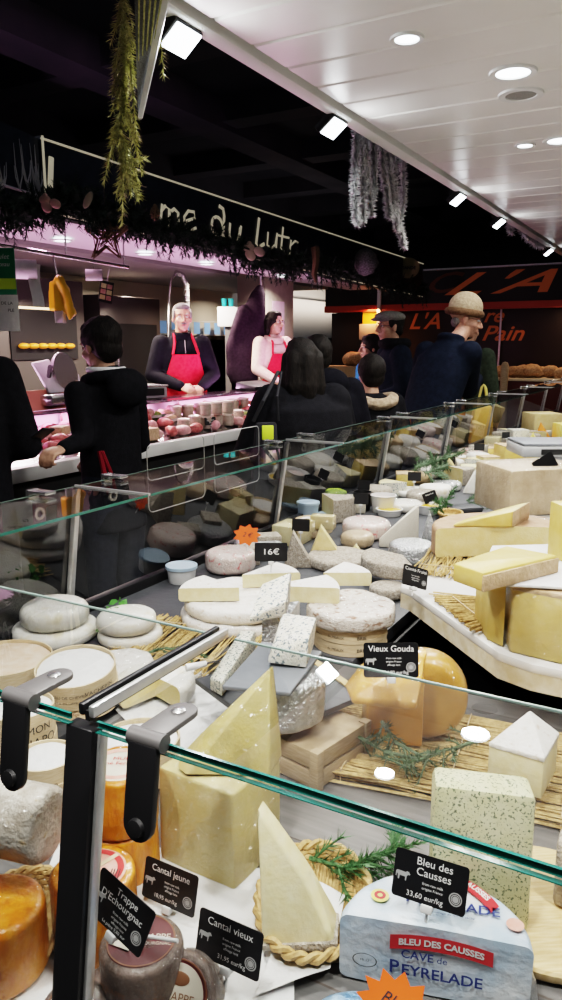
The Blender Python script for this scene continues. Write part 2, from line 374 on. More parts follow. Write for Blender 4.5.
# stall canopy above the photographer: boards run across, shadow gap, fascia
b = MB(); x0, x1, W = -1.2, 9.6, .24
n = int((x1 - x0) / W)
for k in range(n):
    a = x0 + k * W; w = W
    vs = []; pr = [(a, 2.605), (a + .012, 2.598), (a + w - .012, 2.598), (a + w, 2.605)]
    for x, z in pr: vs += [(x, -4.2, z), (x, 1.455, z)]
    b.add(vs, [(0, 1, 3, 2), (2, 3, 5, 4), (4, 5, 7, 6)])
b.box(((x0 + x1) / 2, -1.37, 2.70), (x1 - x0, 5.65, .16))
struct(b, 'ceiling_canopy', M['canopy'], angle=20)
struct(MB().box((4.2, 1.52, 2.635), (10.8, .07, .10), bev=.006), 'trim_3', mat('fascia_paint', (.92, .90, .86), rough=.4))
struct(MB().box((4.2, 1.47, 2.66), (10.8, .03, .05)), 'gap_shade_strip', M['black'])  # black strip put in for the shade between boards and fascia

def downlight(px, py, r, label, power=26, dim=False):
    p = at(px, py, 2.598)
    t = empty('recessed_downlight', p, 0, label, 'ceiling light', 'recessed lights in the white canopy')
    MB().lathe([(r * .74, -.002), (r * .74, -.006), (r, -.008), (r * 1.04, -.001), (r * 1.04, .0)], 40).build('trim_ring', M['white_paint'], t)
    MB().lathe([(0, .0), (r * .74, -.001)], 40).build('lens', M['lens_dim' if dim else 'lens'], t)
    l = bpy.data.lights.new('downlight_lamp', 'AREA'); l.shape = 'DISK'; l.size = r * 1.4; l.energy = power * .62; l.color = (1, .97, .91)
    lo = bpy.data.objects.new('downlight_lamp', l); COL.objects.link(lo); lo.parent = t; lo.location = (0, 0, -.014); l.spread = math.radians(150)
downlight(407, 38, .055, 'small round downlight nearest the canopy fascia, upper centre of the picture', 22)
downlight(513, 72, .085, 'largest bright round downlight above the round grille', 30)
downlight(525, 145, .05, 'tiny round downlight halfway down the canopy beyond the grille')
downlight(560, 140, .08, 'round downlight cut by the right edge of the photo')
for x, y, pw in ((1.05, .85, 30), (5.6, .8, 26), (7.2, .85, 26), (.15, .35, 46), (.55, -.5, 40), (-.3, 1.0, 30), (1.9, -.4, 22)):  # unseen lamps without fixtures; those round the camera added as shadow fill
    l = bpy.data.lights.new('unseen_canopy_lamp', 'AREA'); l.shape = 'DISK'; l.size = .16; l.energy = pw * .62; l.color = (1, .975, .93); l.spread = math.radians(150)
    lo = bpy.data.objects.new('unseen_canopy_lamp', l); COL.objects.link(lo); lo.location = (x, y, 2.59)
p = at(521, 94, 2.598)
t = empty('ceiling_vent', p, 0, 'round grey speaker grille set in the canopy beside the big downlight', 'ceiling grille')
MB().lathe([(.06, -.003), (.062, -.008), (.088, -.008), (.09, 0)], 40).build('trim_ring', M['white_paint'], t)
MB().lathe([(0, -.004), (.061, -.004)], 40).build('grille', mat('grille_mesh', (.10, .095, .09), (.34, .33, .31), scale=400, rough=.6), t)

# square LED floods under the fascia
def flood(x, label, power, yaw=0, tilt=38, part=True):
    t = empty('led_floodlight', (x, 1.575, 2.575), RZ(0).to_euler(), label, 'spotlight', 'square floods along the canopy edge')
    t.rotation_euler = (math.radians(-tilt), 0, math.radians(yaw))
    MB().box((0, 0, -.02), (.145, .05 * 2, .035), bev=.006).build('housing', M['black'], t)
    MB().box((0, 0, -.041), (.125, .088, .008), bev=.003).build('lens', M['lens'], t)
    MB().box((0, -.03, .02), (.03, .09, .05)).build('bracket', M['black'], t)
    l = bpy.data.lights.new('flood_lamp', 'AREA'); l.shape = 'RECTANGLE'; l.size = .125; l.size_y = .09; l.energy = power * .6; l.color = (.93, .975, 1.0); l.spread = math.radians(172)
    lo = bpy.data.objects.new('flood_lamp', l); COL.objects.link(lo); lo.parent = t; lo.location = (0, 0, -.05)
flood(2.12, 'square white LED flood nearest the camera, beside the hanging pine branch', 13)
flood(3.24, 'square white LED flood next to the long silver tinsel bunch', 13)
flood(5.15, 'square white LED flood, third along the canopy edge', 13)
flood(6.28, 'small square white LED flood, fourth along the canopy edge', 11)
flood(8.4, 'farthest square white LED flood, behind the short silver tinsel', 11)

# hanging white pennant board with gilded stripes, seen edge-on at the top left
t = empty('hanging_pennant', (1.83, 1.46, 2.58), 0, 'white edged pointed hanging board with gold stripes at the canopy corner', 'hanging decoration')
O = Vc((1.83, 1.46, 2.58)); dz = FW * .012
def pb(q, off=0): return [atd(x, y, d) - O + FW * o for x, y, d in q for o in (off, off + .010)]
MB().hull(pb([(134, -14, 2.10), (168, -14, 2.18), (141, 118, 2.2), (138, 118, 2.19)])).build('face_board', mat('grey_glitter', (.10, .105, .11), (.26, .27, .28), scale=120, rough=.5), t)
MB().hull(pb([(164, -14, 2.17), (173, -14, 2.18), (143, 119, 2.19), (138.5, 119, 2.185)], -.012), bev=.001).build('white_edge', M['white_paint'], t)
for k in range(5):
    x = 139 + 6 * k
    MB().hull(pb([(x, -12, 2.10 + .015 * k), (x + 1.6, -12, 2.10 + .015 * k), (x - 1.5 - 2.0 * k + 2, 62 - 5 * k, 2.14 + .01 * k), (x - 2.2 - 2.0 * k + 2, 62 - 5 * k, 2.14 + .01 * k)], -.014)).build('gold_stripe', M['gold_needle'], t)

# ------------------------------------------------------------------ needles, garlands, tinsel
def twig(mb, p0, p1, nl=.035, dens=260, droop=0.0, r=.0025, w=.0016, mi=0, seed=0, spread=.9):
    rnd = random.Random(seed); p0, p1 = Vc(p0), Vc(p1); d = p1 - p0; L = d.length; d = d.normalized()
    a = d.orthogonal().normalized(); b = d.cross(a)
    pts = [p0.lerp(p1, i / 6) + Vc((0, 0, -droop * (i / 6) ** 2)) for i in range(7)]
    mb.tube(pts, [r * (1 - .6 * i / 6) for i in range(7)], 5, mi)
    for k in range(int(dens * L)):
        u = rnd.random() ** .9; q = p0.lerp(p1, u) + Vc((0, 0, -droop * u * u))
        t = rnd.random() * 2 * PI; o = (a * math.cos(t) + b * math.sin(t))
        tip = q + (o * spread + d * .75).normalized() * nl * rnd.uniform(.7, 1.15) * (1 - .35 * u)
        s = d.cross(o) * w
        mb.add([q - s, q + s, tip], [(0, 1, 2)], mi)
    return mb
def bough(mb, pts, side=.16, n=14, nl=.035, dens=240, seed=1, mi=0, w=.0016, down=0.0):
    rnd = random.Random(seed); pts = [Vc(p) for p in pts]
    for i in range(len(pts) - 1): twig(mb, pts[i], pts[i + 1], nl, dens, 0, .004, w, mi, seed + i)
    for k in range(n):
        u = (k + .5) / n * (len(pts) - 1); i = min(int(u), len(pts) - 2); q = pts[i].lerp(pts[i + 1], u - i); d = (pts[i + 1] - pts[i]).normalized()
        o = Vc((rnd.uniform(-1, 1), rnd.uniform(-1, 1), rnd.uniform(-1, 1))); o = (o - d * o.dot(d)).normalized()
        twig(mb, q, q + (d * .75 + o * .75 + Vc((0, 0, -down))).normalized() * side * rnd.uniform(.6, 1.2), nl, dens, .01, .002, w, mi, seed * 50 + k)
    return mb

b = MB(); top = atd(122, -12, 2.25); end = atd(124, 232, 2.2)
path = [top, atd(124, 60, 2.22), atd(121, 130, 2.2), atd(124, 172, 2.2)]
bough(b, path, side=.10, n=52, nl=.034, dens=520, seed=4, down=1.0, w=.0026)
for (q0, q1, s) in (((118, 120, 2.2), (104, 182, 2.18), 11), ((128, 110, 2.2), (142, 172, 2.2), 12), ((124, 150, 2.2), (122, 226, 2.17), 13), ((130, 60, 2.2), (137, 140, 2.2), 14), ((122, 20, 2.2), (113, 90, 2.2), 15), ((130, 160, 2.2), (146, 158, 2.2), 16)):
    twig(b, atd(*q0), atd(*q1), .035, 620, .0, .003, .0024, 0, s)
b.build('pine_branch', M['gold_needle'], label='long gilded pine branch hanging down from the canopy corner', cat='pine branch')
b = MB()
twig(b, atd(161, 40, 2.15), atd(164, 76, 2.15), .03, 520, 0, .002, .002, 0, 5)
b.build('pine_sprig', M['gold_needle'], label='small gilded sprig poking out beside the white pennant board', cat='pine sprig')

def tinsel(strands, n, label, seed, len_=.035, wd=.0035):
    rnd = random.Random(seed); mb = MB()
    for pts in strands:
        pts = [Vc(p) for p in pts]; mb.tube(pts, .003, 5)
        for k in range(n):
            u = rnd.random() * (len(pts) - 1); i = min(int(u), len(pts) - 2); q = pts[i].lerp(pts[i + 1], u - i)
            d = Vc((rnd.gauss(0, 1), rnd.gauss(0, 1), rnd.gauss(0, 1))).normalized(); s = d.orthogonal().normalized() * wd
            tip = q + d * len_ * rnd.uniform(.6, 1.2); mid = (q + tip) / 2 + s * rnd.uniform(-1, 1)
            mb.add([q - s, q + s, mid + s, tip, mid - s], [(0, 1, 2, 4), (4, 2, 3)], smooth=False)
    return mb.build('tinsel_garland', M['tinsel'], label=label, cat='tinsel', group='silver tinsel on the canopy edge')
def ty(px, py, y=1.60): return aty(px, py, y)
tinsel([[ty(357, 128), ty(355, 165), ty(354, 195), ty(357, 226)], [ty(365, 140), ty(366, 180), ty(372, 215)], [ty(380, 140), ty(384, 175), ty(388, 205), ty(390, 218)], [ty(402, 155), ty(404, 195), ty(399, 225), ty(404, 247)], [ty(372, 130), ty(374, 165), ty(372, 200)], [ty(392, 148), ty(395, 190), ty(397, 230)], [ty(360, 130), ty(362, 170), ty(363, 210), ty(362, 222)], [ty(386, 145), ty(391, 185), ty(393, 215)]], 1500, 'long bunch of silver tinsel hanging between the second and third floods', 3)
tinsel([[ty(510, 222), ty(511, 233)], [ty(520, 230), ty(530, 240), ty(543, 246), ty(552, 248)], [ty(523, 234), ty(536, 245), ty(548, 246)]], 330, 'short silver tinsel swag on the far right canopy edge', 9, .05, .006)

# ------------------------------------------------------------------ butcher's stall across the aisle
YS = 3.3
NAVY = mat('navy_board', (.008, .012, .022), (.02, .028, .045), scale=3, rough=.35)
t = empty('shop_sign', (6.35, YS, 2.33), 0, 'long dark fascia board with cream art nouveau lettering over the meat counter', 'shop sign')
def sg(px, py): return aty(px, py, YS - .035) - Vc((6.35, YS, 2.33))
xl, xr = 3.17 - 6.35, 9.5 - 6.35
MB().hull([(xl, -.03, -.02), (xl, -.03, .385), (xr, -.03, .30), (xr, -.03, -.13), (xl, .03, -.02), (xl, .03, .385), (xr, .03, .30), (xr, .03, -.13)]).build('board', NAVY, t)
CREAM = mat('cream_glow_paint', (.70, .64, .48), rough=.5, emit=.45)  # glow in the paint stands in for light on lettering and border
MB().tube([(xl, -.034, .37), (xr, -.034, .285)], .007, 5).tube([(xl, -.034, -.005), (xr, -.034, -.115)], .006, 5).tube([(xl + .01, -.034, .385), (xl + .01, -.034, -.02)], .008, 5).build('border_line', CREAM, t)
def letter(strokes):
    m = MB()
    for pts, r in strokes:
        P = [sg(*q) for q in pts]; m.tube(P, r * 1.5, 6)
    for v in m.v: v.y = -.037 + (v.y + .035) * .35
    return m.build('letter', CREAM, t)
def arc(cx, cy, rx, ry, a0, a1, n=8, sl=.3): return [(cx + rx * math.cos(math.radians(a0 + (a1 - a0) * i / n)), cy + ry * math.sin(math.radians(a0 + (a1 - a0) * i / n)) + sl * rx * math.cos(math.radians(a0 + (a1 - a0) * i / n))) for i in range(n + 1)]
letter([([(51, 157), (50, 187)], .013)])                                            # L
letter([([(162, 204), (160, 224)], .008), ([(161, 211), (165, 206), (169, 209), (169, 227)], .009), ([(169, 213), (174, 209), (178, 213), (178, 229)], .009)])   # m
letter([([(183, 222), (195, 218), (194, 212), (188, 211), (184, 217), (185, 226), (190, 230), (196, 228)], .008)])  # e
letter([(arc(217, 226, 5.5, 9, 0, 360, 14), .009), ([(219, 206), (223, 209), (224, 216), (223, 236), (225, 239)], .010)])      # d
letter([([(230, 223), (229, 236), (233, 242), (238, 238), (240, 228)], .009), ([(241, 226), (239, 241), (243, 243)], .009)])      # u
letter([([(259, 218), (256, 244), (259, 247), (264, 244)], .011)])                          # L
letter([([(268, 232), (267, 245), (271, 248), (275, 245), (277, 234)], .008), ([(277, 233), (276, 248)], .008)])   # u
letter([([(283, 227), (281, 248), (284, 252)], .009), ([(277, 235), (289, 238)], .007)])                 # t
letter([([(291, 240), (289, 255)], .008), ([(290, 246), (295, 241), (298, 243)], .007)])          # r
# painted end panel, turned towards the near side
p0 = aty(35, 137, YS); p1 = Vc((2.3, 2.55, 2.72))
t = empty('painted_sign_panel', (3.17, YS, 2.3), 0, 'dark end panel of the meat stall fascia painted with pale bare trees', 'sign panel')
d = Vc((-.85, -.16, 0)); n_ = Vc((d.y, -d.x, 0)).normalized() * .02
MB().hull([Vc((-.01, 0, 0)) + n_, Vc((-.01, 0, .40)) + n_, d + Vc((0, 0, .42)) + n_, d + n_ + Vc((0, 0, 0)), Vc((-.01, 0, 0)) - n_, Vc((-.01, 0, .40)) - n_, d + Vc((0, 0, .42)) - n_, d - n_]).build('board', NAVY, t)
rnd = random.Random(3); m = MB()
for k in range(16):
    u = rnd.random(); base = d * u - n_ * 1.25 + n_ * 0; z = rnd.uniform(.05, .15)
    for (q, s) in ((1, 1), (.6, -1), (.5, 1)):
        a = base + Vc((0, 0, z)); c = base + d * (.05 * s * rnd.uniform(.4, 1)) + Vc((0, 0, z + .22 * q)); m.tube([a, (a + c) / 2 + d * .012 * s, c], [.006, .004, .002], 4)
for v in m.v: pass
m.tube([-n_ * 1.25 + Vc((0, 0, .1)), d - n_ * 1.25 + Vc((0, 0, .1))], .008, 4)
m.build('tree_painting', mat('grey_glow_paint', (.34, .34, .36), rough=.6, emit=.02), t)  # faint glow put into the paint so the dim trees show
#m2 = m.copy().xf(TL(*(n_ * 2.5))); m2.build('tree_painting', bpy.data.materials['grey_glow_paint'], t)

PINKW = mat('soffit_white', (.72, .66, .70), rough=.4)
t = empty('shop_soffit', (6, 3.85, 2.3), 0, 'pale soffit panel glowing pink under the meat stall sign', 'soffit')
MB().box((-.2, -.09, .04), (6.9, .80, .06)).build('panel', PINKW, t)
for px, py, w in ((65, 240, 'leftmost pink lit soffit downlight, beside the paper roll'), (142, 254, 'soffit downlight right of the brown star'), (203, 264, 'soffit downlight above the grey-haired seller'), (307, 275, 'soffit downlight above the right end of the meat counter')):
    q = at(px, py, 2.298); q.y = 3.88
    g = empty('soffit_downlight', q, 0, w, 'ceiling light', 'downlights over the meat counter')
    MB().lathe([(.055, -.002), (.06, -.008), (.078, -.006), (.08, 0)], 32).build('trim_ring', M['white_paint'], g)
    MB().lathe([(0, -.001), (.056, -.002)], 32).build('lens', M['lens_pink'], g)
    l = bpy.data.lights.new('soffit_lamp', 'AREA'); l.shape = 'DISK'; l.size = .11; l.energy = 13; l.color = (1, .88, .80); l.spread = math.radians(150)
    lo = bpy.data.objects.new('soffit_lamp', l); COL.objects.link(lo); lo.parent = g; lo.location = (0, 0, -.012)
for x in (3.4, 4.6, 5.8, 7.0):
    l = bpy.data.lights.new('meat_lamp', 'AREA'); l.shape = 'DISK'; l.size = .12; l.energy = 7; l.color = (1, .50, .78); l.spread = math.radians(140)
    lo = bpy.data.objects.new('meat_lamp', l); COL.objects.link(lo); lo.location = (x, 3.55, 2.27)
    l = bpy.data.lights.new('stall_fill_lamp', 'AREA'); l.shape = 'DISK'; l.size = .12; l.energy = 60; l.color = (1, .84, .70); l.spread = math.radians(150)  # unseen lamp added to brighten the inside of the stall
    lo = bpy.data.objects.new('stall_fill_lamp', l); COL.objects.link(lo); lo.location = (x + .5, 4.45, 2.24)
for x in (4.4, 6.4, 8.6):
    l = bpy.data.lights.new('stall_fill_lamp', 'AREA'); l.shape = 'DISK'; l.size = .12; l.energy = 14; l.color = (1, .84, .68); l.spread = math.radians(160)  # unseen lamp added by the back wall to lighten its cream band
    lo = bpy.data.objects.new('stall_fill_lamp', l); COL.objects.link(lo); lo.location = (x, 5.45, 2.30)
# inner ceiling and back wall of the stall
CW = mat('cream_wall', (.62, .58, .50), rough=.6)
struct(MB().box((6.0, 5.25, 2.36), (6.6, 1.5, .05)), 'ceiling_stall', mat('stall_ceiling', (.30, .28, .27), rough=.6))
struct(MB().box((8.2, 6.03, 2.05), (9.2, .06, .62)), 'wall_stall', CW)
struct(MB().box((0, 0, 0), (4.2, .08, .34)), 'trim_6', CW, loc=(12.0, 6.2, 2.48))
l = bpy.data.lights.new('stall_fill_lamp', 'AREA'); l.shape = 'RECTANGLE'; l.size = 2.5; l.size_y = .08; l.energy = 16; l.color = (1, .88, .82); lo = bpy.data.objects.new('stall_fill_lamp', l); COL.objects.link(lo); lo.location = (11.5, 5.7, 2.25); lo.rotation_euler = (math.radians(120), 0, 0)  # unseen strip lamp added to light the cream end trim
# small dark beam strip with bunting
struct(MB().box((8.2, 5.99, 1.71), (9.2, .05, .05)), 'trim_5', M['black'])
t = empty('column', (aty(266, 285, 4.35).x, 4.35, 0), 0, 'cream column behind the two sellers', 'column'); t['kind'] = 'structure'
MB().box((0, 0, 1.2), (.62, .36, 2.4), bev=.01).build('shaft', mat('cream_column', (.66, .60, .50), (.58, .52, .43), scale=3, rough=.5), t)
MB().box((-.37, -.03, 1.2), (.10, .28, 2.4), bev=.005).build('side_panel', mat('column_side', (.36, .30, .25), rough=.6), t)
# ------------------------------------------------------------------ the glass cheese counter (L-shaped)
DECK = .88; XN, XD = .485, .722
def pane(pts, th, nrm, parent, edge_idx=(0, 1, 2, 3), name='glass_pane', ew=.0035, pale=()):
    # one clear sheet + its polished green edge
    p = [Vc(q) for q in pts]; n = Vc(nrm).normalized()
    o = MB().add(p, [(0, 1, 2, 3)]).build(name, M['glass'], parent)
    e = MB(); e2 = MB()
    for i in edge_idx:
        a, b2 = p[i], p[(i + 1) % 4]; tt = th * (.3 if i in pale else .75); d = (b2 - a).normalized(); s = n.cross(d).normalized() * ew
        (e2 if i in pale else e).add([a - n * tt / 2, b2 - n * tt / 2, b2 + n * tt / 2, a + n * tt / 2, a - n * tt / 2 + s, b2 - n * tt / 2 + s, b2 + n * tt / 2 + s, a + n * tt / 2 + s], [(0, 1, 2, 3), (3, 2, 6, 7), (0, 4, 5, 1)], smooth=False)
    if e.v: e.build('glass_edge', M['glass_edge'], o)
    if e2.v: e2.build('glass_edge', M['glass_edge_pale'], o)
    return o
t = empty('display_counter', (.9, .3, 0), 0, 'near cheese counter with grey wood deck, open glass top and black posts', 'display counter')
def L(*p): return Vc(p) - Vc((.9, .3, 0))
def Lc(c): return (c[0] - .9, c[1] - .3, c[2])
MB().box(Lc((.96, 0, .42)), (1.12, 1.98, .82), bev=.004).build('cabinet', M['dark_panel'], t)
MB().box(Lc((.96, 0, .845)), (1.12, 1.98, .03), bev=.003).build('deck', M['greywood'], t)
MB().box(Lc((.405, 0, .86)), (.03, 1.98, .05), bev=.004).build('front_rail', M['black_metal'], t)
for ya, yb in ((-1.0, .470), (.504, 1.12)):
    pane([L(XN, ya, 1.25), L(XN, yb, 1.25), L(XD, yb, 1.25), L(XD, ya, 1.25)], .008, (0, 0, 1), t, edge_idx=(0, 2), name='top_pane', ew=.003, pale=(2,))
    pane([L(XN - .002, ya, 1.243), L(XN - .002, yb, 1.243), L(XN - .06, yb, .875), L(XN - .06, ya, .875)], .008, (-1, 0, .15), t, edge_idx=(0,), name='front_pane', ew=.001)
# post, rail and hinges
sl = .15
for s, m_, w in ((-1, 'black_metal', .026), (1, 'alu', .008)): pass
def post(y): 
    g = MB(); h = [L(XN - sl * dz + dx, y + dy, 1.242 - dz) for dz in (0, .38) for dx in (-.004, .012) for dy in (-.012, .022)]
    g.hull(h, bev=.0015).build('post', M['black_metal'], t)
    g = MB(); g.hull([L(XN - sl * dz + dx, y + dy, 1.238 - dz) for dz in (0, .38) for dx in (.002, .014) for dy in (-.0165, -.0125)], bev=.001).build('post_trim', M['alu'], t)
post(.487)
for yy, nm in ((.4935, 'rail'), (.4805, 'rail')):
    MB().box(L((XN + XD) / 2, yy, 1.258), (XD - XN - .002, .007, .012), bev=.002).build(nm, M['black_metal' if yy > .49 else 'alu'], t)
MB().box(L((XN + XD) / 2, .487, 1.252), (XD - XN - .006, .006, .010)).build('rail_gap', M['black'], t)
def hinge(y):
    r = MB().prism([(-.004, -.015), (.043, -.015)] + [(.043 + .015 * math.sin(PI * k / 8), -.015 * math.cos(PI * k / 8)) for k in range(1, 8)] + [(.043, .015), (-.004, .015)], 0, .006, bev=.0012).build('hinge_arm', M['grey_metal'], t, L(XN, y, 1.256))
    MB().lathe([(.007, 0), (.007, .002), (.0045, .003), (0, .003)], 20).build('screw', M['steel'], r, (.037, 0, .006))
    MB().tube([(0, -.019, 0), (0, .019, 0)], .0085, 14).build('hinge_barrel', M['grey_metal'], t, L(XN - .008, y, 1.256))
    T = TL(*L(XN - .013, y, 1.254)) @ RY(math.atan(sl))
    g = MB().prism([(-.016, 0), (.016, 0), (.016, -.074)] + [(.016 * math.cos(PI * k / 8), -.074 - .016 * math.sin(PI * k / 8)) for k in range(1, 8)] + [(-.016, -.074)], -.004, .004, T=T @ RZ(-PI / 2) @ RX(PI / 2), bev=.0012).build('hinge_leg', M['black_metal'], t)
    MB().lathe([(.009, 0), (.008, .004), (0, .0055)], 20, T=T @ TL(-.004, 0, -.076) @ RY(-PI / 2)).build('screw', M['black'], g)
hinge(.565); hinge(.404)

t = empty('display_counter', (4.5, 1.05, 0), 0, 'long far cheese counter with dark slate deck and tilted glass screen facing the aisle', 'display counter')
def L(*p): return Vc(p) - Vc((4.5, 1.05, 0))
MB().box(L(5.18, 1.075, .42), (7.44, .85, .82), bev=.004).build('cabinet', M['dark_panel'], t)
MB().box(L(.92, 1.25, .42), (1.06, .44, .82)).build('cabinet', M['dark_panel'], t)
MB().box(L(5.21, 1.06, .858), (7.38, .80, .036), bev=.003).build('deck', M['slate'], t)
MB().box(L(.96, 1.23, .858), (1.10, .46, .036)).build('deck', M['slate'], t)
MB().box(L(4.66, 1.445, .88), (8.5, .03, .05), bev=.003).build('front_rail', M['black_metal'], t)
YI, YO = 1.135, 1.375
xs = [.28, 1.38, 2.49, 3.58, 4.66, 5.74, 6.82, 7.9, 8.9]
for a, c in zip(xs[:-1], xs[1:]):
    pane([L(a + .006, YI, 1.25), L(c - .006, YI, 1.25), L(c - .006, YO, 1.25), L(a + .006, YO, 1.25)], .008, (0, 0, 1), t, edge_idx=(0, 2), name='top_pane', ew=.002, pale=(2,))
    pane([L(a + .006, YO + .002, 1.243), L(c - .006, YO + .002, 1.243), L(c - .006, YO + .06, .885), L(a + .006, YO + .06, .885)], .008, (0, 1, .15), t, edge_idx=(), name='front_pane')
for x in xs[1:]:
    MB().hull([L(x + dx, YO + sl * dz + dy, 1.242 - dz) for dz in (0, .355) for dx in (-.008, .008) for dy in (-.012, .003)], bev=.0015).build('post', M['alu'], t)
    MB().box(L(x, (YI + YO) / 2, 1.252), (.007, YO - YI, .005)).build('rail', M['alu'], t)
    for s in (-1, 1):
        xx = x + .13 * s
        g = MB().box(L(xx, YO - .02, 1.259), (.034, .06, .007), bev=.002).box(L(xx, YO + .012, 1.246), (.034, .012, .036), bev=.003).build('clamp', M['steel'], t)
        MB().lathe([(.009, 0), (.009, .006), (.016, .006), (.016, 0)], 18, T=TL(*L(xx, YO - .004, 1.205)) @ RX(PI / 2)).build('clamp_ring', M['steel'], g)
# clear holders hung outside the screen
for k, x in enumerate((1.92, 2.28)):
    pts = []
    w, h, r = .15, .105, .02
    for cx, cz, a0 in ((w - r, h - r, 0), (-w + r, h - r, 90), (-w + r, -h + r, 180), (w - r, -h + r, 270)):
        for i in range(5):
            a = math.radians(a0 + 90 * i / 4); pts.append((cx + r * math.cos(a), 0, cz + r * math.sin(a)))
    MB().tube([Vc(p) for p in pts], .0014, 6, closed=True).build('clear_sign_holder', M['alu'], None, (x, 1.46, 1.20), label=('rounded thin wire frame on the far glass behind the seller-side clamp, left one', 'rounded thin wire frame on the far glass, nearer the woman with the bag')[k], cat='frame', group='wire frames on the far screen')

# raised marble work shelf on the right, inside the stall
t = empty('marble_shelf', (2.4, .1, 0), 0, 'raised white marble shelf with amber edge and cut corner carrying the hard cheeses', 'shelf')
def L(*p): return Vc(p) - Vc((2.4, .1, 0))
poly = [(1.78, .64), (1.745, .63), (1.73, .60), (1.44, .31), (1.415, .24), (1.39, -.9), (5.2, -.9), (5.2, .64)]
poly = [(x - 2.4, y - .1) for x, y in poly]
MB().prism(poly, .980, 1.0, bev=.005).build('slab', [M['marble']], t)
MB().prism([(x * .997 - .001, y * .997) for x, y in poly], .944, .982).build('edge_band', M['marble_edge'], t)
MB().box(L(3.5, -.15, .47), (3.2, 1.3, .94)).build('cabinet', M['black'], t)
MB().box(L(1.75, .16, .90), (.30, .16, .10)).build('bracket', M['dark_panel'], t)
# ------------------------------------------------------------------ cheese makers
def away(p): q = Vc((p.x, p.y, 0)); return q.normalized()
def wat(px, pyb, wpx, z):           # centre and radius of a round thing whose front foot and width are read off the photograph
    p = at(px, pyb, z); r = wpx / 2 * dep(p) / F_PX; r = wpx / 2 * (dep(p) + r * .9) / F_PX
    return p + away(p) * r, r
def wheel(name, label, cat, c, r, h, m, bev=None, group=None, rot=(0, 0, 0), jit=.002, seed=0, parent=None, seg=44, wrap=None, dome=0):
    b = bev if bev is not None else min(h * .35, .02)
    pr = rounded(r, h, b)
    if dome: pr = pr[:-1] + [(r * .55, h + dome * .8), (0, h + dome)]
    mb = MB().lathe(pr, seg)
    if jit: mb.jit(jit, 14, seed).jit(jit * .5, 45, seed + 5)
    o = mb.build(name, m, parent, c, rot, label, cat, group)
    if wrap: shell(mb, 1.012).build('plastic_wrap', M[wrap], o)
    return o
def cut_wheel(name, label, cat, c, r, h, paste, rind, a0, a1, bev=None, group=None, seed=0, rot=0, wrap=None, jit=.0015, tilt=(0, 0), centre=True):
    # a sector of a wheel (degrees); c is where its middle stands
    b = bev if bev is not None else min(h * .3, .015)
    pr = rounded(r, h, b); a0, a1 = math.radians(a0), math.radians(a1); am = (a0 + a1) / 2
    off = Vc((math.cos(am), math.sin(am), 0)) * r * (.55 if a1 - a0 < 2.2 else .35) if centre else Vc()
    pa = MB().sector(pr, a0, a1, 26, caps=True, shell=False, T=TL(*-off)); ri = MB().sector(pr, a0, a1, 26, caps=False, shell=True, T=TL(*-off))
    if jit:
        pa.jit(jit, 14, seed); ri.jit(jit, 14, seed)
    o = pa.build(name, paste, None, c, (tilt[0], tilt[1], rot), label, cat, group); ri.build('rind', rind, o)
    if wrap:
        al = MB(); al.add(pa.v, pa.f); al.add(ri.v, ri.f); shell(al, 1.012).build('plastic_wrap', M[wrap], o)
    return o
def hull(name, label, cat, pts, m, bev=.004, group=None, seed=0, jit=.0012, wrap=None, rindpts=None, rind=None, wk=1.012, parent=None):
    pts = [Vc(p) for p in pts]; z = min(p.z for p in pts); c = sum(pts, Vc()) / len(pts); c.z = z
    mb = MB().hull([p - c for p in pts], bev=bev)
    if jit: mb.jit(jit, 18, seed)
    o = mb.build(name, m, parent, c, 0, label, cat, group)
    if rindpts:
        MB().hull([Vc(p) - c for p in rindpts], bev=bev * .5).jit(jit, 18, seed).build('rind', rind, o)
    if wrap: shell(mb, wk).build('plastic_wrap', M[wrap], o)
    return o
def block(name, label, cat, c, d, rz, m, bev=.005, group=None, seed=0, jit=.0012, wrap=None, rind=None, rindside='z', tilt=(0, 0), rt=.006):
    # a cut rectangular piece; rind = crust sheet on the top ('z') or on one end ('x')
    mb = MB().box((0, 0, d[2] / 2), d, bev=bev)
    if jit: mb.jit(jit, 18, seed)
    o = mb.build(name, m, None, c, (tilt[0], tilt[1], rz), label, cat, group)
    if rind:
        r = MB()
        if 'z' in rindside: r.box((0, 0, d[2] - rt / 2 + .001), (d[0] + .001, d[1] + .001, rt), bev=.002)
        if 'x' in rindside: r.box((d[0] / 2 - rt / 2 + .001, 0, d[2] / 2), (rt, d[1] + .001, d[2] + .001), bev=.002)
        if 'X' in rindside: r.box((-d[0] / 2 + rt / 2 - .001, 0, d[2] / 2), (rt, d[1] + .001, d[2] + .001), bev=.002)
        r.jit(jit, 18, seed).build('rind', rind, o)
    if wrap: shell(mb, 1.015).build('plastic_wrap', M[wrap], o)
    return o
def rline(p, q): return math.atan2(q[1] - p[1], q[0] - p[0])

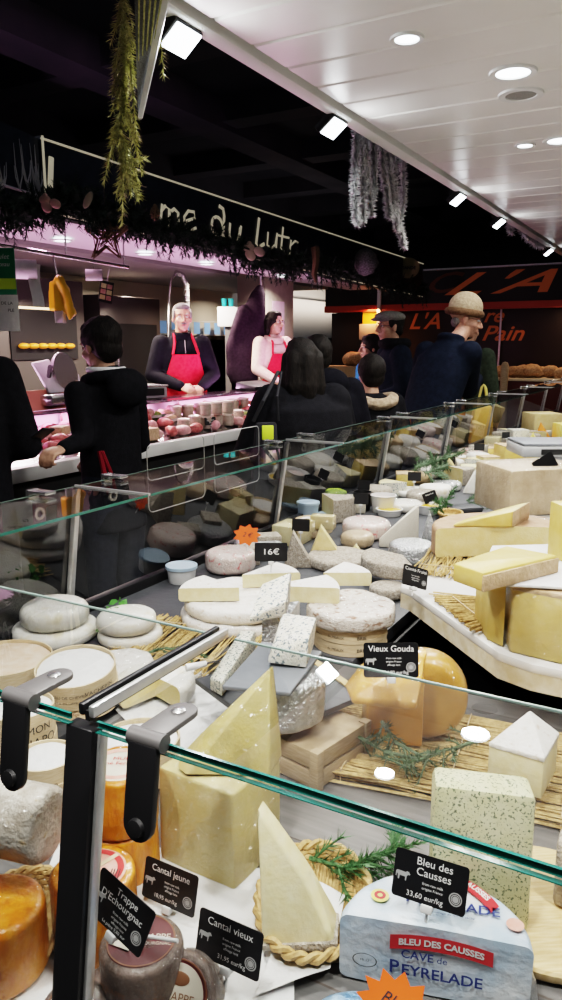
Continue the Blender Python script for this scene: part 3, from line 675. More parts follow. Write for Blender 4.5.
COWP = [(-.5, .12), (-.42, .22), (.22, .2), (.3, .3), (.36, .24), (.44, .3), (.46, .2), (.55, .12), (.5, .04), (.38, .06), (.3, -.08), (.28, -.38), (.2, -.38), (.19, -.12), (-.2, -.1), (-.24, -.38), (-.32, -.38), (-.34, -.08), (-.42, 0), (-.46, -.22), (-.5, -.2)]
def card(lines, label, c, rot, w=.0856, h=.054, cow=True, stamp=True, clip=-1, price=None, group='black printed price cards', stem=.03):
    t = empty('price_card', c, 0, label, 'price card', group); t.rotation_euler = rot
    r = .004
    poly = []
    for cx, cz, a0 in ((w / 2 - r, h / 2 - r, 0), (-w / 2 + r, h / 2 - r, 90), (-w / 2 + r, -h / 2 + r, 180), (w / 2 - r, -h / 2 + r, 270)):
        for i in range(4):
            a = math.radians(a0 + 30 * i); poly.append((cx + r * math.cos(a), cz + r * math.sin(a)))
    MB().prism(poly, 0, .0012, T=RX(PI / 2)).build('board', M['card'], t)
    F = TL(0, -.0018, 0) @ RX(PI / 2)
    for s, size, x, y, xs in lines: text(s, size, M['chalk'], t, F @ TL(x, y, 0), xs, bold=.0)
    if cow:
        k = w * .19; MB().add([(x * k, y * k, 0) for x, y in COWP], [tuple(range(len(COWP)))], T=F @ TL(-w * .37, -h * .02, 0)).build('cow_drawing', mat('grey_print', (.42, .42, .42)) if 'grey_print' not in bpy.data.materials else bpy.data.materials['grey_print'], t)
    if stamp:
        g = MB()
        for r0, r1 in ((.0, .0035), (.0042, .0052), (.0062, .0075)):
            k = w / .0856; g.lathe([(r0 * k, 0), (r1 * k, 0)], 24, T=F @ TL(w * .36, -h * .2, 0))
        g.build('round_stamp', bpy.data.materials.get('grey_print') or mat('grey_print', (.42, .42, .42)), t)
    if clip is not None:
        g = MB().box((w * .0, -.002, -h / 2 - .004), (.013, .005, .009), bev=.001).box((0, .004, -h / 2 - .003), (.014, .014, .006), bev=.001)
        if stem: g.tube([(0, .002, -h / 2), (0, .004, -h / 2 - stem)], .0018, 6)
        g.build('clip', M['clip'], t)
    return t
RN = -PI / 2     # cards on the near counter face the customers
def small(x, y, n=3, s=.0042): return [(['from raw milk', 'origine France', 'affinage lent'][i], s, x, y - .0052 * i, 1) for i in range(n)]

# ------------------------------------------------------------------ the pieces nearest the glass
# deck papers and baskets
def paper(label, pts, amp=.006, seed=0, grp=None):
    a, b2, c2, d2 = [Vc(p) for p in pts]; ctr = (a + b2 + c2 + d2) / 4
    def fn(u, v):
        p = (a * (1 - u) + b2 * u) * (1 - v) + (d2 * (1 - u) + c2 * u) * v
        return p - ctr + Vc((0, 0, .002 + amp * (.5 + .5 * noise.noise(Vc((p.x * 14 + seed, p.y * 14, seed))))))
    return MB().sheet(fn, 28, 28).build('paper_sheet', M['paper'], None, ctr, 0, label, 'paper', grp)
paper('crumpled white paper under the wrapped block and the maroon topped rounds', [(.44, .62, DECK - .018), (.60, .32, DECK - .018), (.82, .44, DECK - .018), (.74, .80, DECK - .018)], .008, 2)
paper('white paper sheet under the round boxed cheeses on the left', [(.95, .72, DECK - .019), (1.12, .66, DECK - .019), (1.35, .98, DECK - .019), (1.18, 1.22, DECK - .019)], .004, 5)
paper('white paper between the tall wedge and the printed silver half wheel', [at(255, 1000, .87), at(330, 975, .87), at(345, 900, .87), at(300, 880, .87)], .012, 8)

def wicker(label, c, r, h, rz=0, ell=.7):
    t = empty('wicker_basket', c, rz, label, 'basket', 'wicker baskets on the deck'); m = MB()
    n = 30
    for j in range(5):
        z = .004 + h * j / 5; rr = r * (.86 + .14 * j / 5)
        m.tube([(rr * math.cos(2 * PI * k / 60) * (1 + .018 * (-1) ** (k + j)), ell * rr * math.sin(2 * PI * k / 60) * (1 + .018 * (-1) ** (k + j)), z) for k in range(60)], h * .13, 6, closed=True)
    m.build('weave', M['wicker'], t)
    m = MB()
    for j in range(2):
        m.tube([((r + .004 * math.cos(k * .9 + j * PI)) * math.cos(2 * PI * k / 90), ell * (r + .004 * math.cos(k * .9 + j * PI)) * math.sin(2 * PI * k / 90), h + .004 * math.sin(k * .9 + j * PI)) for k in range(90)], .0042, 6, closed=True)
    m.build('braided_rim', M['wicker'], t)
    m = MB()
    for k in range(26):
        y = -ell * r * .84 + k * ell * r * 1.68 / 25; xx = math.sqrt(max(0, (r * .84) ** 2 - (y / ell) ** 2)); m.tube([(-xx, y, .005 + .002 * (k % 2)), (xx, y, .005 + .002 * (k % 2))], .0035, 5)
    m.build('base', M['wicker'], t); return t
wicker('wicker basket under the pale tall wedge, rim showing beside the pine sprig', (.775, .385, DECK - .018), .105, .028, math.radians(20))
wicker('wicker basket in the front left corner under the orange cheese', (.545, .70, DECK - .018), .10, .025, .4)

# wrapped double block of hard cheese
a, b2, c2 = Vc((.757, .628, .866)), Vc((.754, .497, .866)), Vc((.868, .487, .866))
d2 = a + (c2 - b2) * 1.1; up = Vc((0, 0, .147))
hull('cheese_block', 'large film wrapped pale yellow cheese block, lower of the two beside the black post', 'cheese', [a, b2, c2, d2, a + up + Vc((.004, 0, 0)), b2 + up, c2 + up, d2 + up], M['cantal'], .005, seed=3, wrap='film_strong')
ZT = 1.016
P1, P2, P1b = at(176, 768, ZT), at(270, 776, ZT), at(204, 742, ZT)
ap = atd(269, 670, dep(P2) + .03)
P2b = P2 + Vc((.055, .01, 0)); apb = ap + Vc((.035, .012, -.008))
hull('cheese_wedge', 'smooth yellow triangular cheese wedge on top of the wrapped block', 'cheese', [P1, P2, ap, P1b, P2b, apb, at(186, 776, ZT), at(182, 752, ZT + .012)], M['cantal'], .004, seed=8, wrap='film')

# pale tall wedge with its rind down
A, B = at(262, 950, .88), at(337, 950, .885); apx = atd(257, 809, dep(A) + .02)
Cb = A + Vc((.07, .03, 0)); Db = B + Vc((.05, .02, 0))
hull('cheese_wedge', 'tall pale cheese wedge standing on its rind beside the silver half wheel', 'cheese', [A, B, apx, Cb, Db, apx + Vc((.03, .01, -.005)), apx.lerp(B, .5) + (B - A) * .10, apx.lerp(Db, .5) + (B - A) * .16], M['cream'], .004, seed=5,
     rindpts=[A + Vc((-.001, .0, -.001)), B + Vc((-.001, -.001, -.001)), Cb, Db, A + Vc((-.001, 0, .007)), B + Vc((-.001, -.001, .010)), Cb + Vc((0, 0, .006)), Db + Vc((0, 0, .006))], rind=M['tomme'])

# orange washed rind rounds
def label_disc(o, r, z, m1, m2=None, sticker=None):
    g = MB().lathe([(0, 0), (r * .8, .0008), (r * .82, 0)], 40); g.build('paper_label', m1, o, (0, 0, z))
    if m2: MB().lathe([(r * .60, .0012), (r * .76, .0012)], 40).build('label_ring', m2, o, (0, 0, z))
    if sticker: MB().box((0, 0, .0016), (.026, .017, .0006)).build('price_sticker', M['clip'], o, sticker[:3], sticker[3])
r = .0505
cJ = at(93, 872, .962); cJ.z = .868
J = wheel('munster_cheese', 'orange rind round with faded red label and white price sticker, behind the black post', 'cheese', cJ, .052, .096, M['munster'], .006, seed=2, wrap='film')
label_disc(J, .050, .0965, M['label_pink'], M['label_red'], (.006, -.030, .001, .5))
MB().box((0, 0, .0012), (.075, .006, .0006)).build('label_band', M['boxwood'], J, (0.0, 0, .0965), -.2)
for k in range(4): MB().box((0, -.005 + .0033 * k, 0), (.018, .0012, .0004)).build('print_line', M['ink'], J, (.006, -.030, .0988), .5)
cI0 = cJ + Vc((.118, .058, 0))
wheel('munster_cheese', 'orange rind round at the bottom of the rear stack, behind the black post', 'cheese', cI0, .052, .075, M['munster'], .007, seed=4)
cI = cI0 + Vc((.0, 0, .0765))
I = wheel('munster_cheese', 'orange rind round with red and cream label, topmost of the rear stack', 'cheese', cI, .0525, .085, M['munster'], .006, seed=6, wrap='film')
label_disc(I, .051, .0855, M['label_cream'], M['label_pink'])
text('affiné Fermier', .011, M['ink_red'], I, TL(0, 0.0, .0872) @ RZ(-PI / 2 + .5)); text('MUNSTER', .012, M['ink_red'], I, TL(.018, -.008, .0872) @ RZ(-PI / 2 + .5))
cK = at(-4, 903, .958); cK.z = .868
wheel('munster_cheese', 'bare orange rind round at the far left edge under the grey log', 'cheese', cK, .056, .092, M['munster'], .010, seed=9, wrap='film')
# grey mouldy log lying on the orange rounds
cL = atd(22, 827, .885)
mb = MB().lathe(rounded(.045, .17, .012), 44).jit(.002, 12, 4).jit(.0015, 50, 2)
mb.xf(TL(0, 0, -.085))
o = mb.build('cheese_log', M['drum'], None, cL + Vc((0.0, .055, 0)), Euler((PI / 2, 0, math.radians(12))), 'grey mould rinded log lying on its side at the left edge', 'cheese'); shell(mb, 1.01).build('plastic_wrap', M['film'], o)

# maroon topped trappist rounds
def trappe(name, label, c, rot, r=.047, h=.055, top_text=True, stick=False, seed=0):
    o = wheel(name, label, 'cheese', c, r, h, M['trappe_side'], .008, seed=seed, rot=rot, jit=.001, wrap='film_strong')
    label_disc(o, r, h + .0005, M['trappe_top'])
    MB().lathe([(r * .78, .0012), (r * .815, .0012)], 36).build('label_ring', M['brown_ink'], o, (0, 0, h + .001))
    return o
cP = at(141, 938, .945); cP.z = .886
o = trappe('trappist_cheese', 'maroon topped brown cheese round with the slanted price card stuck in it', cP, (0, 0, 0), seed=1)
MB().prism([(-.036, -.004), (-.012, -.016), (-.006, .012), (-.026, .024)], 0, .0006).build('cream_patch', M['label_cream'], o, (0, 0, .0572), -1.0)
text('TRAPPE', .0115, M['label_cream'], o, TL(.010, -.010, .0575) @ RZ(-PI / 2 + .5)); text("D'ECHOURGNAC", .0062, M['label_cream'], o, TL(.0, -.012, .0575) @ RZ(-PI / 2 + .5))
text('TRAPPE', .010, M['brown_ink'], o, TL(-.0485, 0, .028) @ RZ(-PI / 2) @ RX(PI / 2))
MB().tube([Vc((.0, -.0, .062)), Vc((.0, -.052, .078))], .0022, 8).build('card_spike', M['clip'], o)
lower = at(105, 985, .875); lower.z = .866
wheel('trappist_cheese', 'brown wrapped cheese round under the one with the slanted card', 'cheese', (cP.x - .012, cP.y + .014, .865), .050, .0195, M['trappe_side'], .005, seed=3, wrap='film_strong')
cQ = at(175, 1001, .882)
o = trappe('trappist_cheese', 'brown cheese round tipped forward showing its cream and maroon printed face', cQ + Vc((.03, 0, -.012)), (0, math.radians(-52), math.radians(12)), r=.043, h=.045, seed=5)
MB().lathe([(0, .0012), (.031, .0012)], 36).build('paper_label', M['label_cream'], o, (0, 0, .0465))
MB().sector([(.012, 0), (.032, 0), (.032, .0006), (.012, .0006)], 2.0, 4.6, 14).build('orange_arc', M['munster'], o, (0, 0, .0478))
text('TRAPPE', .0125, M['brown_ink'], o, TL(-.002, 0, .0485) @ RZ(-PI / 2)); text("D'ECHOURGNAC", .006, M['brown_ink'], o, TL(-.013, 0, .0485) @ RZ(-PI / 2))
MB().ball((.016, 0, .0482), (.007, .012, .0006)).build('tree_emblem', M['brown_ink'], o)
cR = at(88, 1000, .885)
o = trappe('trappist_cheese', 'brown cheese round half cut by the bottom edge with white lettered face', cR + Vc((-.01, 0, -.02)), (0, math.radians(-45), math.radians(10)), r=.040, h=.035, seed=7)
MB().lathe([(0, .0012), (.030, .0012)], 36).build('paper_label', M['clip'], o, (0, 0, .0365)); text('TRAPPE', .012, M['brown_ink'], o, TL(.008, 0, .0385) @ RZ(-PI / 2))

# near cards
card([('Trappe', .0115, .004, .0165, 1), ("D'Echourgnac", .0115, .0, .0055, 1)] + small(.004, -.006) + [('La pièce 9,80 eur', .0052, 0, -.0215, 1)], "tilted black price card in the maroon topped round, front left, reads Trappe D'Echourgnac", atd(121, 911, .82), (math.radians(-18), math.radians(13), RN - .12), stem=.005)
card([('Cantal jeune', .0122, .0, .0165, 1)] + small(.004, .003) + [('18,95 eur/kg', .0075, -.004, -.018, 1)], 'black price card reading Cantal jeune at the foot of the wrapped block', (.682, .550, .9045), (math.radians(-14), 0, RN), stem=.012)
card([('Cantal vieux', .0122, .0, .0165, 1)] + small(.004, .003) + [('31,95 eur/kg', .0075, .006, -.018, 1)], 'black price card reading Cantal vieux, front right of the jeune card', (.612, .411, .934), (math.radians(-14), 0, RN), stem=.03)

# printed silver half wheel of blue cheese
p, q = at(344, 976, .865), at(524, 1012, .865)
ang = rline(p, q); R = .108; H = .086
mid = (p + q) / 2; mid.z = .864
o = empty('blue_cheese_package', mid, ang, 'silver foil half wheel of blue cheese with blue and red print, front right', 'cheese')
sec = MB().sector(rounded(R, H, .010), 0, PI, 32, T=Mx.Diagonal((1, .92, 1, 1))); sec.jit(.0022, 22, 3).jit(.001, 60, 6)
sec.build('foil_wrap', M['foil_white'], o)
FT = TL(0, -.0035, 0) @ RX(PI / 2)
def bendarc(R0): return lambda c: Vc((c.x, c.y - c.x * c.x / (2 * R0), c.z))
def banner(w, h, T, R0, name='red_banner'):
    g = MB(); n = 18
    for k in range(n):
        x0 = -w / 2 + w * k / n; x1 = x0 + w / n
        g.add([Vc((x0, -h / 2 - x0 * x0 / (2 * R0), 0)), Vc((x1, -h / 2 - x1 * x1 / (2 * R0), 0)), Vc((x1, h / 2 - x1 * x1 / (2 * R0), 0)), Vc((x0, h / 2 - x0 * x0 / (2 * R0), 0))], [(0, 1, 2, 3)], T=T)
    return g.build(name, M['ink_red'], o)
banner(.115, .019, FT @ TL(.008, .070, 0), .25)
text('BLEU DES CAUSSES', .0115, M['clip'], o, FT @ TL(.008, .070, .0006), .98, bold=.0004, bend=bendarc(.25))
text('CAVE', .0150, M['ink_blue'], o, FT @ TL(-.018, .050, 0), 1, bold=.0002); text('de', .0125, M['ink_blue'], o, FT @ TL(.010, .0495, 0))
text('P', .025, M['ink_blue'], o, FT @ TL(-.044, .0305, 0), .95, bold=.0003); text('EYRELADE', .0195, M['ink_blue'], o, FT @ TL(.010, .029, 0), 1.02, bold=.0003)
MB().lathe([(.0105, 0), (.0115, .0001)], 28, T=FT @ TL(-.078, .032, 0) @ Mx.Diagonal((1.25, .8, 1, 1))).build('oval_mark', M['ink'], o); text('FR 12', .0045, M['ink'], o, FT @ TL(-.078, .032, 0))
UT = TL(0, 0, H + .0035)
text('P', .026, M['ink_blue'], o, UT @ TL(-.030, .042, 0), .95, bold=.0003); text('EYRELADE', .0205, M['ink_blue'], o, UT @ TL(.026, .040, 0), 1.0, bold=.0003)
text('fromage au lait de vache', .005, M['ink_blue'], o, UT @ TL(.02, .024, 0))
g = banner(.07, .016, UT @ TL(.045, .073, 0) @ RZ(-.7), .09); text('CAUSSES', .0105, M['clip'], o, UT @ TL(.046, .074, .0008) @ RZ(-.7), 1, bold=.0004, bend=bendarc(.09))
MB().lathe([(0, .0004), (.011, .0004)], 28, T=UT @ TL(-.066, .036, 0)).build('yellow_seal', M['bright_yellow'], o); MB().lathe([(.003, .0008), (.007, .0008)], 28, T=UT @ TL(-.066, .036, 0)).build('seal_ring', M['ink_red'], o)
MB().lathe([(.0, .0005), (.010, .0005)], 24, T=UT @ TL(.089, .026, 0)).build('red_seal', M['label_pink'], o)
MB().hull([(.098, .0, .0), (.12, .012, .0), (.105, .03, .0), (.1, .0, .05), (.116, .012, .035), (.104, .03, .05)], bev=.003).jit(.003, 40, 3).build('foil_fold', M['foil'], o)
card([('Bleu des', .0125, .004, .0185, 1), ('Causses', .0125, .004, .007, 1)] + small(.004, -.0045, 2) + [('33,60 eur/kg', .0085, -.004, -.0195, 1)], 'black price card reading Bleu des Causses on the silver half wheel', atd(430, 881, .86), (math.radians(-18), 0, RN + .05), stem=.02)

# blue foil piece with the fluorescent star, bottom edge
c = at(352, 1012, .905); c.z = .866
o = wheel('foil_cheese', 'blue printed foil wrapped round cut by the bottom edge under the orange star', 'cheese', c + Vc((-.03, -.02, 0)), .062, .045, M['foil_blue'], .012, seed=4, jit=.003)
def star(name, label, c, rot, R, n, words=(), parent=None):
    poly = [(R * (1 if k % 2 == 0 else .72) * math.cos(PI * k / n), R * .78 * (1 if k % 2 == 0 else .72) * math.sin(PI * k / n)) for k in range(2 * n)]
    t = empty(name, c, 0, label, 'price sign', 'orange star signs'); t.rotation_euler = rot
    MB().prism(poly, 0, .001, T=RX(PI / 2)).build('star_card', M['star_orange'], t)
    for s, size, x, y in words: text(s, size, M['ink'], t, TL(0, -.002, 0) @ RX(PI / 2) @ TL(x, y, 0) @ RZ(-.12), 1, shear=.35)
    MB().tube([(0, .003, -R * .3), (0, .003, -R * 1.1)], .0018, 6).build('pick', M['clip'], t)
    return t
c = at(397, 1010, .925)
star('star_sign', 'fluorescent orange star sign with handwritten Bleu, bottom edge of the photo', c, (math.radians(-35), 0, RN), .046, 12, (('Bleu', .017, -.004, .006),))

# herb flecked slab, its board, bloomy wedge
a, b2 = at(428, 925, .880), at(529, 936, .880); ang = rline(a, b2)
w = (b2 - a).length; mid = (a + b2) / 2 + Vc((-math.sin(ang), math.cos(ang), 0)) * .0
nrm = Vc((-math.sin(ang), math.cos(ang), 0)); 
if nrm.dot(away(mid)) < 0: nrm = -nrm
MB().lathe([(0, 0), (.118, 0), (.12, .003), (.12, .011), (.117, .014), (0, .014)], 56).build('round_board', M['board'], None, at(545, 940, .866) + Vc((.05, 0.01, 0)), .6, 'round pale wooden board under the herb flecked slab, right edge', 'board')
hh = .188
pts = []
for s, z in ((0, 0), (1, 0), (0, hh), (1, hh - .004)):
    for th in (0, .05):
        pts.append(a + (b2 - a) * s + nrm * (th + .012 * (z > 0)) + Vc((0, 0, z)))
hull('herb_cheese', 'thick cream coloured slab flecked with green herbs standing upright at right', 'cheese', pts, M['herb'], .009, seed=3, jit=.002)
a, b2, c2 = at(486, 782, .905), at(541, 800, .905), at(556, 772, .905)
hh = .075; ap = (a + c2) / 2 + Vc((.035, 0, 0))
hull('soft_wedge', 'pale soft cheese wedge with wrinkled bloomy rind top on the straw mat', 'cheese', [a, b2, c2, ap, a + Vc((0, 0, hh - .008)), b2 + Vc((.0, 0, hh - .006)), c2 + Vc((0, 0, hh - .008)), ap + Vc((0, 0, hh + .022))], M['cream'], .003, seed=6,
     rindpts=[a + Vc((-.001, 0, hh - .012)), b2 + Vc((-.002, -.001, hh - .010)), c2 + Vc((.001, -.001, hh - .012)), ap + Vc((0, 0, hh + .016)), a + Vc((-.001, 0, hh - .004)), b2 + Vc((-.002, -.001, hh - .002)), c2 + Vc((.001, -.001, hh - .004)), ap + Vc((0, 0, hh + .028))], rind=M['brie'])
hull('cheese_block', 'pale cheese block cut off by the right edge beside the herb slab', 'cheese', [at(552, 905, .882), at(575, 915, .882), at(585, 890, .882), at(556, 885, .882), at(552, 905, .882) + Vc((0, 0, .09)), at(575, 915, .882) + Vc((0, 0, .09)), at(585, 890, .882) + Vc((0, 0, .09)), at(556, 885, .882) + Vc((0, 0, .09))], M['tomme'], .006, seed=2)

# straw mat on the near deck
def straw(label, ctr, L, W, rz, n, h, seed, ties=2, fan=.0, grp='straw mats under the cheeses'):
    rnd = random.Random(seed); t = empty('straw_mat', ctr, rz, label, 'straw mat', grp); m = MB()
    for k in range(n):
        y = -W / 2 + W * rnd.random(); z = .003 + h * rnd.random(); l = L * rnd.uniform(.9, 1.06); s = rnd.uniform(-.03, .03) + fan * y
        yy = rnd.uniform(-.012, .012)
        m.tube([(-l / 2, y * (1 + fan) + s, z), (0, y + yy * .3, z + rnd.uniform(-.003, .004)), (l / 2, y * (1 - fan * .3) + yy, z + rnd.uniform(-.002, .006))], rnd.uniform(.0012, .0024), 5)
    m.build('straw', M['straw'], t)
    m = MB()
    for k in range(ties):
        x = -L * .32 + L * .64 * k / max(1, ties - 1); m.tube([(x, -W / 2, .001), (x, -W / 2, h + .007), (x, W / 2, h + .007), (x, W / 2, .001)], .0012, 5)
    m.build('tie_thread', M['boxwood'], t); return t
mq = [at(330, 762, .885), at(562, 835, .885), at(340, 700, .885), at(562, 735, .885)]
ctr = (mq[0] + mq[1] + mq[2] + mq[3]) / 4
straw('wide straw mat on the near deck under the orange gouda and the bloomy wedge', (1.24, .325, .861), .56, .29, math.radians(-83), 300, .016, 3, 3)
# gouda group
zg = .884
a, b2 = at(366, 742, zg), at(425, 748, zg); c2 = at(398, 748, zg)
rz = rline(a, b2)
gl = (b2 - a).length
hull('gouda_block', 'orange gouda slab standing under the lighter roof piece', 'cheese', [a, a + (b2 - a) * .95, a + Vc((.05, .03, 0)), b2 + Vc((.05, .03, 0))] + [p + Vc((.0, 0, .135)) for p in (a, a + (b2 - a) * .95, a + Vc((.05, .03, 0)), b2 + Vc((.05, .03, 0)))], M['gouda'], .004, seed=1, wrap='film')
cg = at(428, 748, zg) + Vc((.03, .0, 0)); nr = away(cg)
sec = MB().sector(rounded(.082, .07, .02), -PI * .62, PI * .62, 28)
ctrg = at(420, 745, zg) + nr * .045; ctrg.z = zg + .066
mb = MB(); mb.add(sec.v, sec.f, T=RZ(rline(a, b2)) @ TL(0, .035, 0) @ RX(PI / 2))
zmin = min(v.z for v in mb.v); mb.xf(TL(0, 0, -zmin)); mb.jit(.001, 18)
o = mb.build('half_gouda', M['gouda_rind'], None, (ctrg.x, ctrg.y, zg + .0005), 0, 'deep orange half gouda wheel standing on its rim right of the slab', 'cheese'); shell(mb, 1.012).build('plastic_wrap', M['film'], o)
zt = zg + .1365
f1, f2 = at(352, 704, zt), at(416, 711, zt); bk = Vc((.055, .04, 0))
tp1, tp2 = atd(364, 668, dep(f1) + .045), atd(428, 652, dep(f2) + .06)
hull('gouda_slab', 'light orange sloping gouda slab on top of the standing gouda', 'cheese', [f1, f2, f1 + bk, f2 + bk + Vc((.02, 0, 0)), tp1, tp2, tp1 + Vc((.02, .012, 0)), tp2 + Vc((.02, .012, 0)), f1 + Vc((0, 0, .012)), f2 + Vc((0, 0, .012))], M['gouda'], .004, seed=7, wrap='film')
card([('Vieux Gouda', .0135, .0, .0175, 1)] + small(.004, .003) + [('24,90 eur/kg', .0075, .008, -.019, 1)], 'black price card reading Vieux Gouda leaning on the orange slab', atd(391, 660, 1.17), (math.radians(-14), 0, TH - PI / 2), stem=.0)

def sprig(label, stems, m='rosemary', nl=.02, dens=500, w=.0016, seed=1, grp='evergreen sprigs on the counter', side=.06, n=7, name='rosemary_sprig', cat='herb sprig'):
    mb = MB()
    for k, pts in enumerate(stems): bough(mb, pts, side, n, nl, dens, seed + k * 3, 0, w)
    c = sum(mb.v, Vc()) / len(mb.v); mb.xf(TL(*-c))
    return mb.build(name, M[m], None, c, 0, label, cat, grp)
z = .912
sprig('rosemary branch lying across the straw mat in front of the gouda', [[at(355, 735, z), at(385, 752, z + .01), at(425, 760, z)], [at(480, 740, z), at(440, 752, z + .012), at(400, 768, z)], [at(382, 722, z + .02), at(395, 742, z + .02), at(420, 755, z + .01)]], seed=2, side=.05, n=10, nl=.018)
z = .885
sprig('green pine sprig between the tall wedge and the herb slab', [[at(310, 858, z), at(345, 868, z + .01), at(398, 850, z + .01)], [at(335, 872, z), at(365, 862, z + .012), at(405, 842, z + .012)]], m='needle', seed=5, side=.06, n=9, nl=.026, dens=520, name='pine_sprig', cat='pine sprig')

# ------------------------------------------------------------------ round boxed and white cheeses on the left
def boxed(name, label, c, r, h, fill, rot=(0, 0, 0), rim=True, group=None, seed=0, fillm='brie', lines=()):
    t = empty(name, c, 0, label, 'cheese', group); t.rotation_euler = rot
    MB().lathe([(r - .004, .003), (r - .001, .001), (r, .002), (r, h), (r - .003, h), (r - .003, .006), (0, .006)], 52).build('wood_box', M['boxwood'], t)
    MB().lathe([(r + .0005, .0), (r + .0018, .0), (r + .0018, h * .34), (r + .0005, h * .34)], 52).build('lid_band', M['boxwood'], t)
    mb = MB().lathe([(0, .008), (r - .0035, .008), (r - .004, h * fill - .004), (r * .8, h * fill + .001), (r * .5, h * fill + .003), (0, h * fill + .003)], 52).jit(.003, 20, seed).jit(.001, 60, seed)
    if fill > .01: mb.build('cheese', M[fillm], t)
    for s, size, a, zz, m in lines: 
        text(s, size, M[m], t, Mx(), bend=lambda c, a=a, zz=zz: Vc(((r + .0025) * math.cos(a + c.x / r), (r + .0025) * math.sin(a + c.x / r), zz + c.y)))
    return t
zt = DECK - .003
face = lambda c: math.atan2(-c.y, -c.x)
c, r = wat(57, 652, 84, zt); wheel('soft_white_cheese', 'flat white soft wheel under the thick one, rear left of the counter', 'cheese', c, r, .035, M['white_rind'], .014, seed=3)
c2 = c + Vc((0, 0, .036)); wheel('soft_white_cheese', 'thick round white cheese topmost at the rear left', 'cheese', c2, r * .80, .052, M['white_rind'], .02, seed=4, wrap='film')
c, r = wat(131, 652, 64, zt); wheel('soft_white_cheese', 'flat white wheel under the rear right one of the left group', 'cheese', c, r, .03, M['white_rind'], .012, seed=5)
c2 = c + Vc((-.005, .005, .031)); wheel('soft_white_cheese', 'round white cheese beside the parsley, second of the rear row', 'cheese', c2, r * .93, .042, M['white_rind'], .018, seed=6, wrap='film')
c, r = wat(122, 690, 66, zt); wheel('soft_white_cheese', 'drooping flat white cheese in the middle of the left group', 'cheese', c, r, .04, M['brie'], .018, seed=7, wrap='film', jit=.004)
cb, r = wat(80, 722, 78, zt)
fa = face(cb)
boxed('boxed_cheese', 'shallow wooden box under the open boxed white cheese, left group', cb, r * .96, .032, 0, lines=(('fromage fermier', .010, fa, .016, 'brown_ink'),))
boxed('boxed_cheese', 'open round wooden box of white cheese in paper, tilted over another box', cb + Vc((0, 0, .037)), r, .052, .93, rot=(math.radians(4), math.radians(-8), 0), fillm='paper', seed=4, lines=(('LAIT CRU DE CHEVRE', .009, fa - .35, .030, 'ink'), ('AFFINE EN CAVE', .007, fa - .35, .018, 'ink'), ('VACHERIN', .013, fa + .55, .032, 'ink'), ('fermier', .009, fa + .55, .017, 'ink_red')))
ce, r = wat(8, 700, 92, zt)
boxed('boxed_cheese', 'open wooden box of wrinkled peach coloured cheese at the left edge', ce, r, .055, .92, rot=(0, 0, 0), fillm='peach', seed=8)
ch, r = wat(24, 764, 66, zt); ch = ch + Vc((0, .0, 0)); fh = face(ch)
boxed('boxed_cheese', 'round wooden box with big black MON NAPO lettering, behind the left hinge', ch, r, .085, .96, fillm='paper', seed=2, lines=(('MON', .020, fh + .50, .058, 'ink'), ('NAPO', .024, fh + .52, .034, 'ink')))
cg2, r = wat(142, 792, 80, zt); fg = face(cg2)
boxed('boxed_cheese', 'printed wooden box of paper covered white cheese beside the glass rail', cg2, r, .062, .95, fillm='paper', seed=6, lines=(('BRIE FERMIER', .011, fg - .2, .03, 'ink'), ('au lait cru', .009, fg + .4, .03, 'ink')))
cg3, r3 = wat(48, 797, 66, zt)
boxed('boxed_cheese', 'printed box of paper covered cheese left of the black post, under the lettered one', cg3 + Vc((.0, .0, 0)), .052, .045, .95, fillm='paper', seed=9, lines=(('CŒUR', .012, face(cg3), .015, 'ink'),))
a = wat(158, 706, 70, zt)
cut_wheel('cut_soft_cheese', 'white rinded cheese cut open to soft yellow inside, right of the left group', 'cheese', (a[0].x, a[0].y, zt), .085, .045, M['pale'], M['white_rind'], -105, 165, .014, seed=4, wrap='film', rot=0)
for k, (px, py, h_) in enumerate(((100, 618, 0), (122, 604, 0))):
    pass
mb = MB(); rnd = random.Random(5)
for (px, py, s) in ((122, 612, .03), (118, 618, .024), (104, 622, .022), (126, 618, .02)):
    c = at(px, py + 14, .885); top = c + Vc((0, 0, s * 2.2)); mb.tube([c, top], .0015, 5)
    for k in range(16):
        q = c.lerp(top, rnd.uniform(.3, 1.05)) + Vc((rnd.uniform(-1, 1), rnd.uniform(-1, 1), rnd.uniform(-.5, .7))) * s * .8
        n1 = Vc((rnd.uniform(-1, 1), rnd.uniform(-1, 1), rnd.uniform(-1, 1))).normalized() * s * .4; n2 = n1.orthogonal().normalized() * s * .35
        mb.add([q - n1, q + n2 * .9, q + n1, q - n2 * .9, q + n1 * 1.2 + n2], [(0, 1, 2, 3), (1, 2, 4)])
c = sum(mb.v, Vc()) / len(mb.v); mb.xf(TL(*-c)); mb.build('parsley', M['leaf'], None, c, 0, 'bright green parsley sprig tucked behind the rear white cheeses', 'herb sprig')

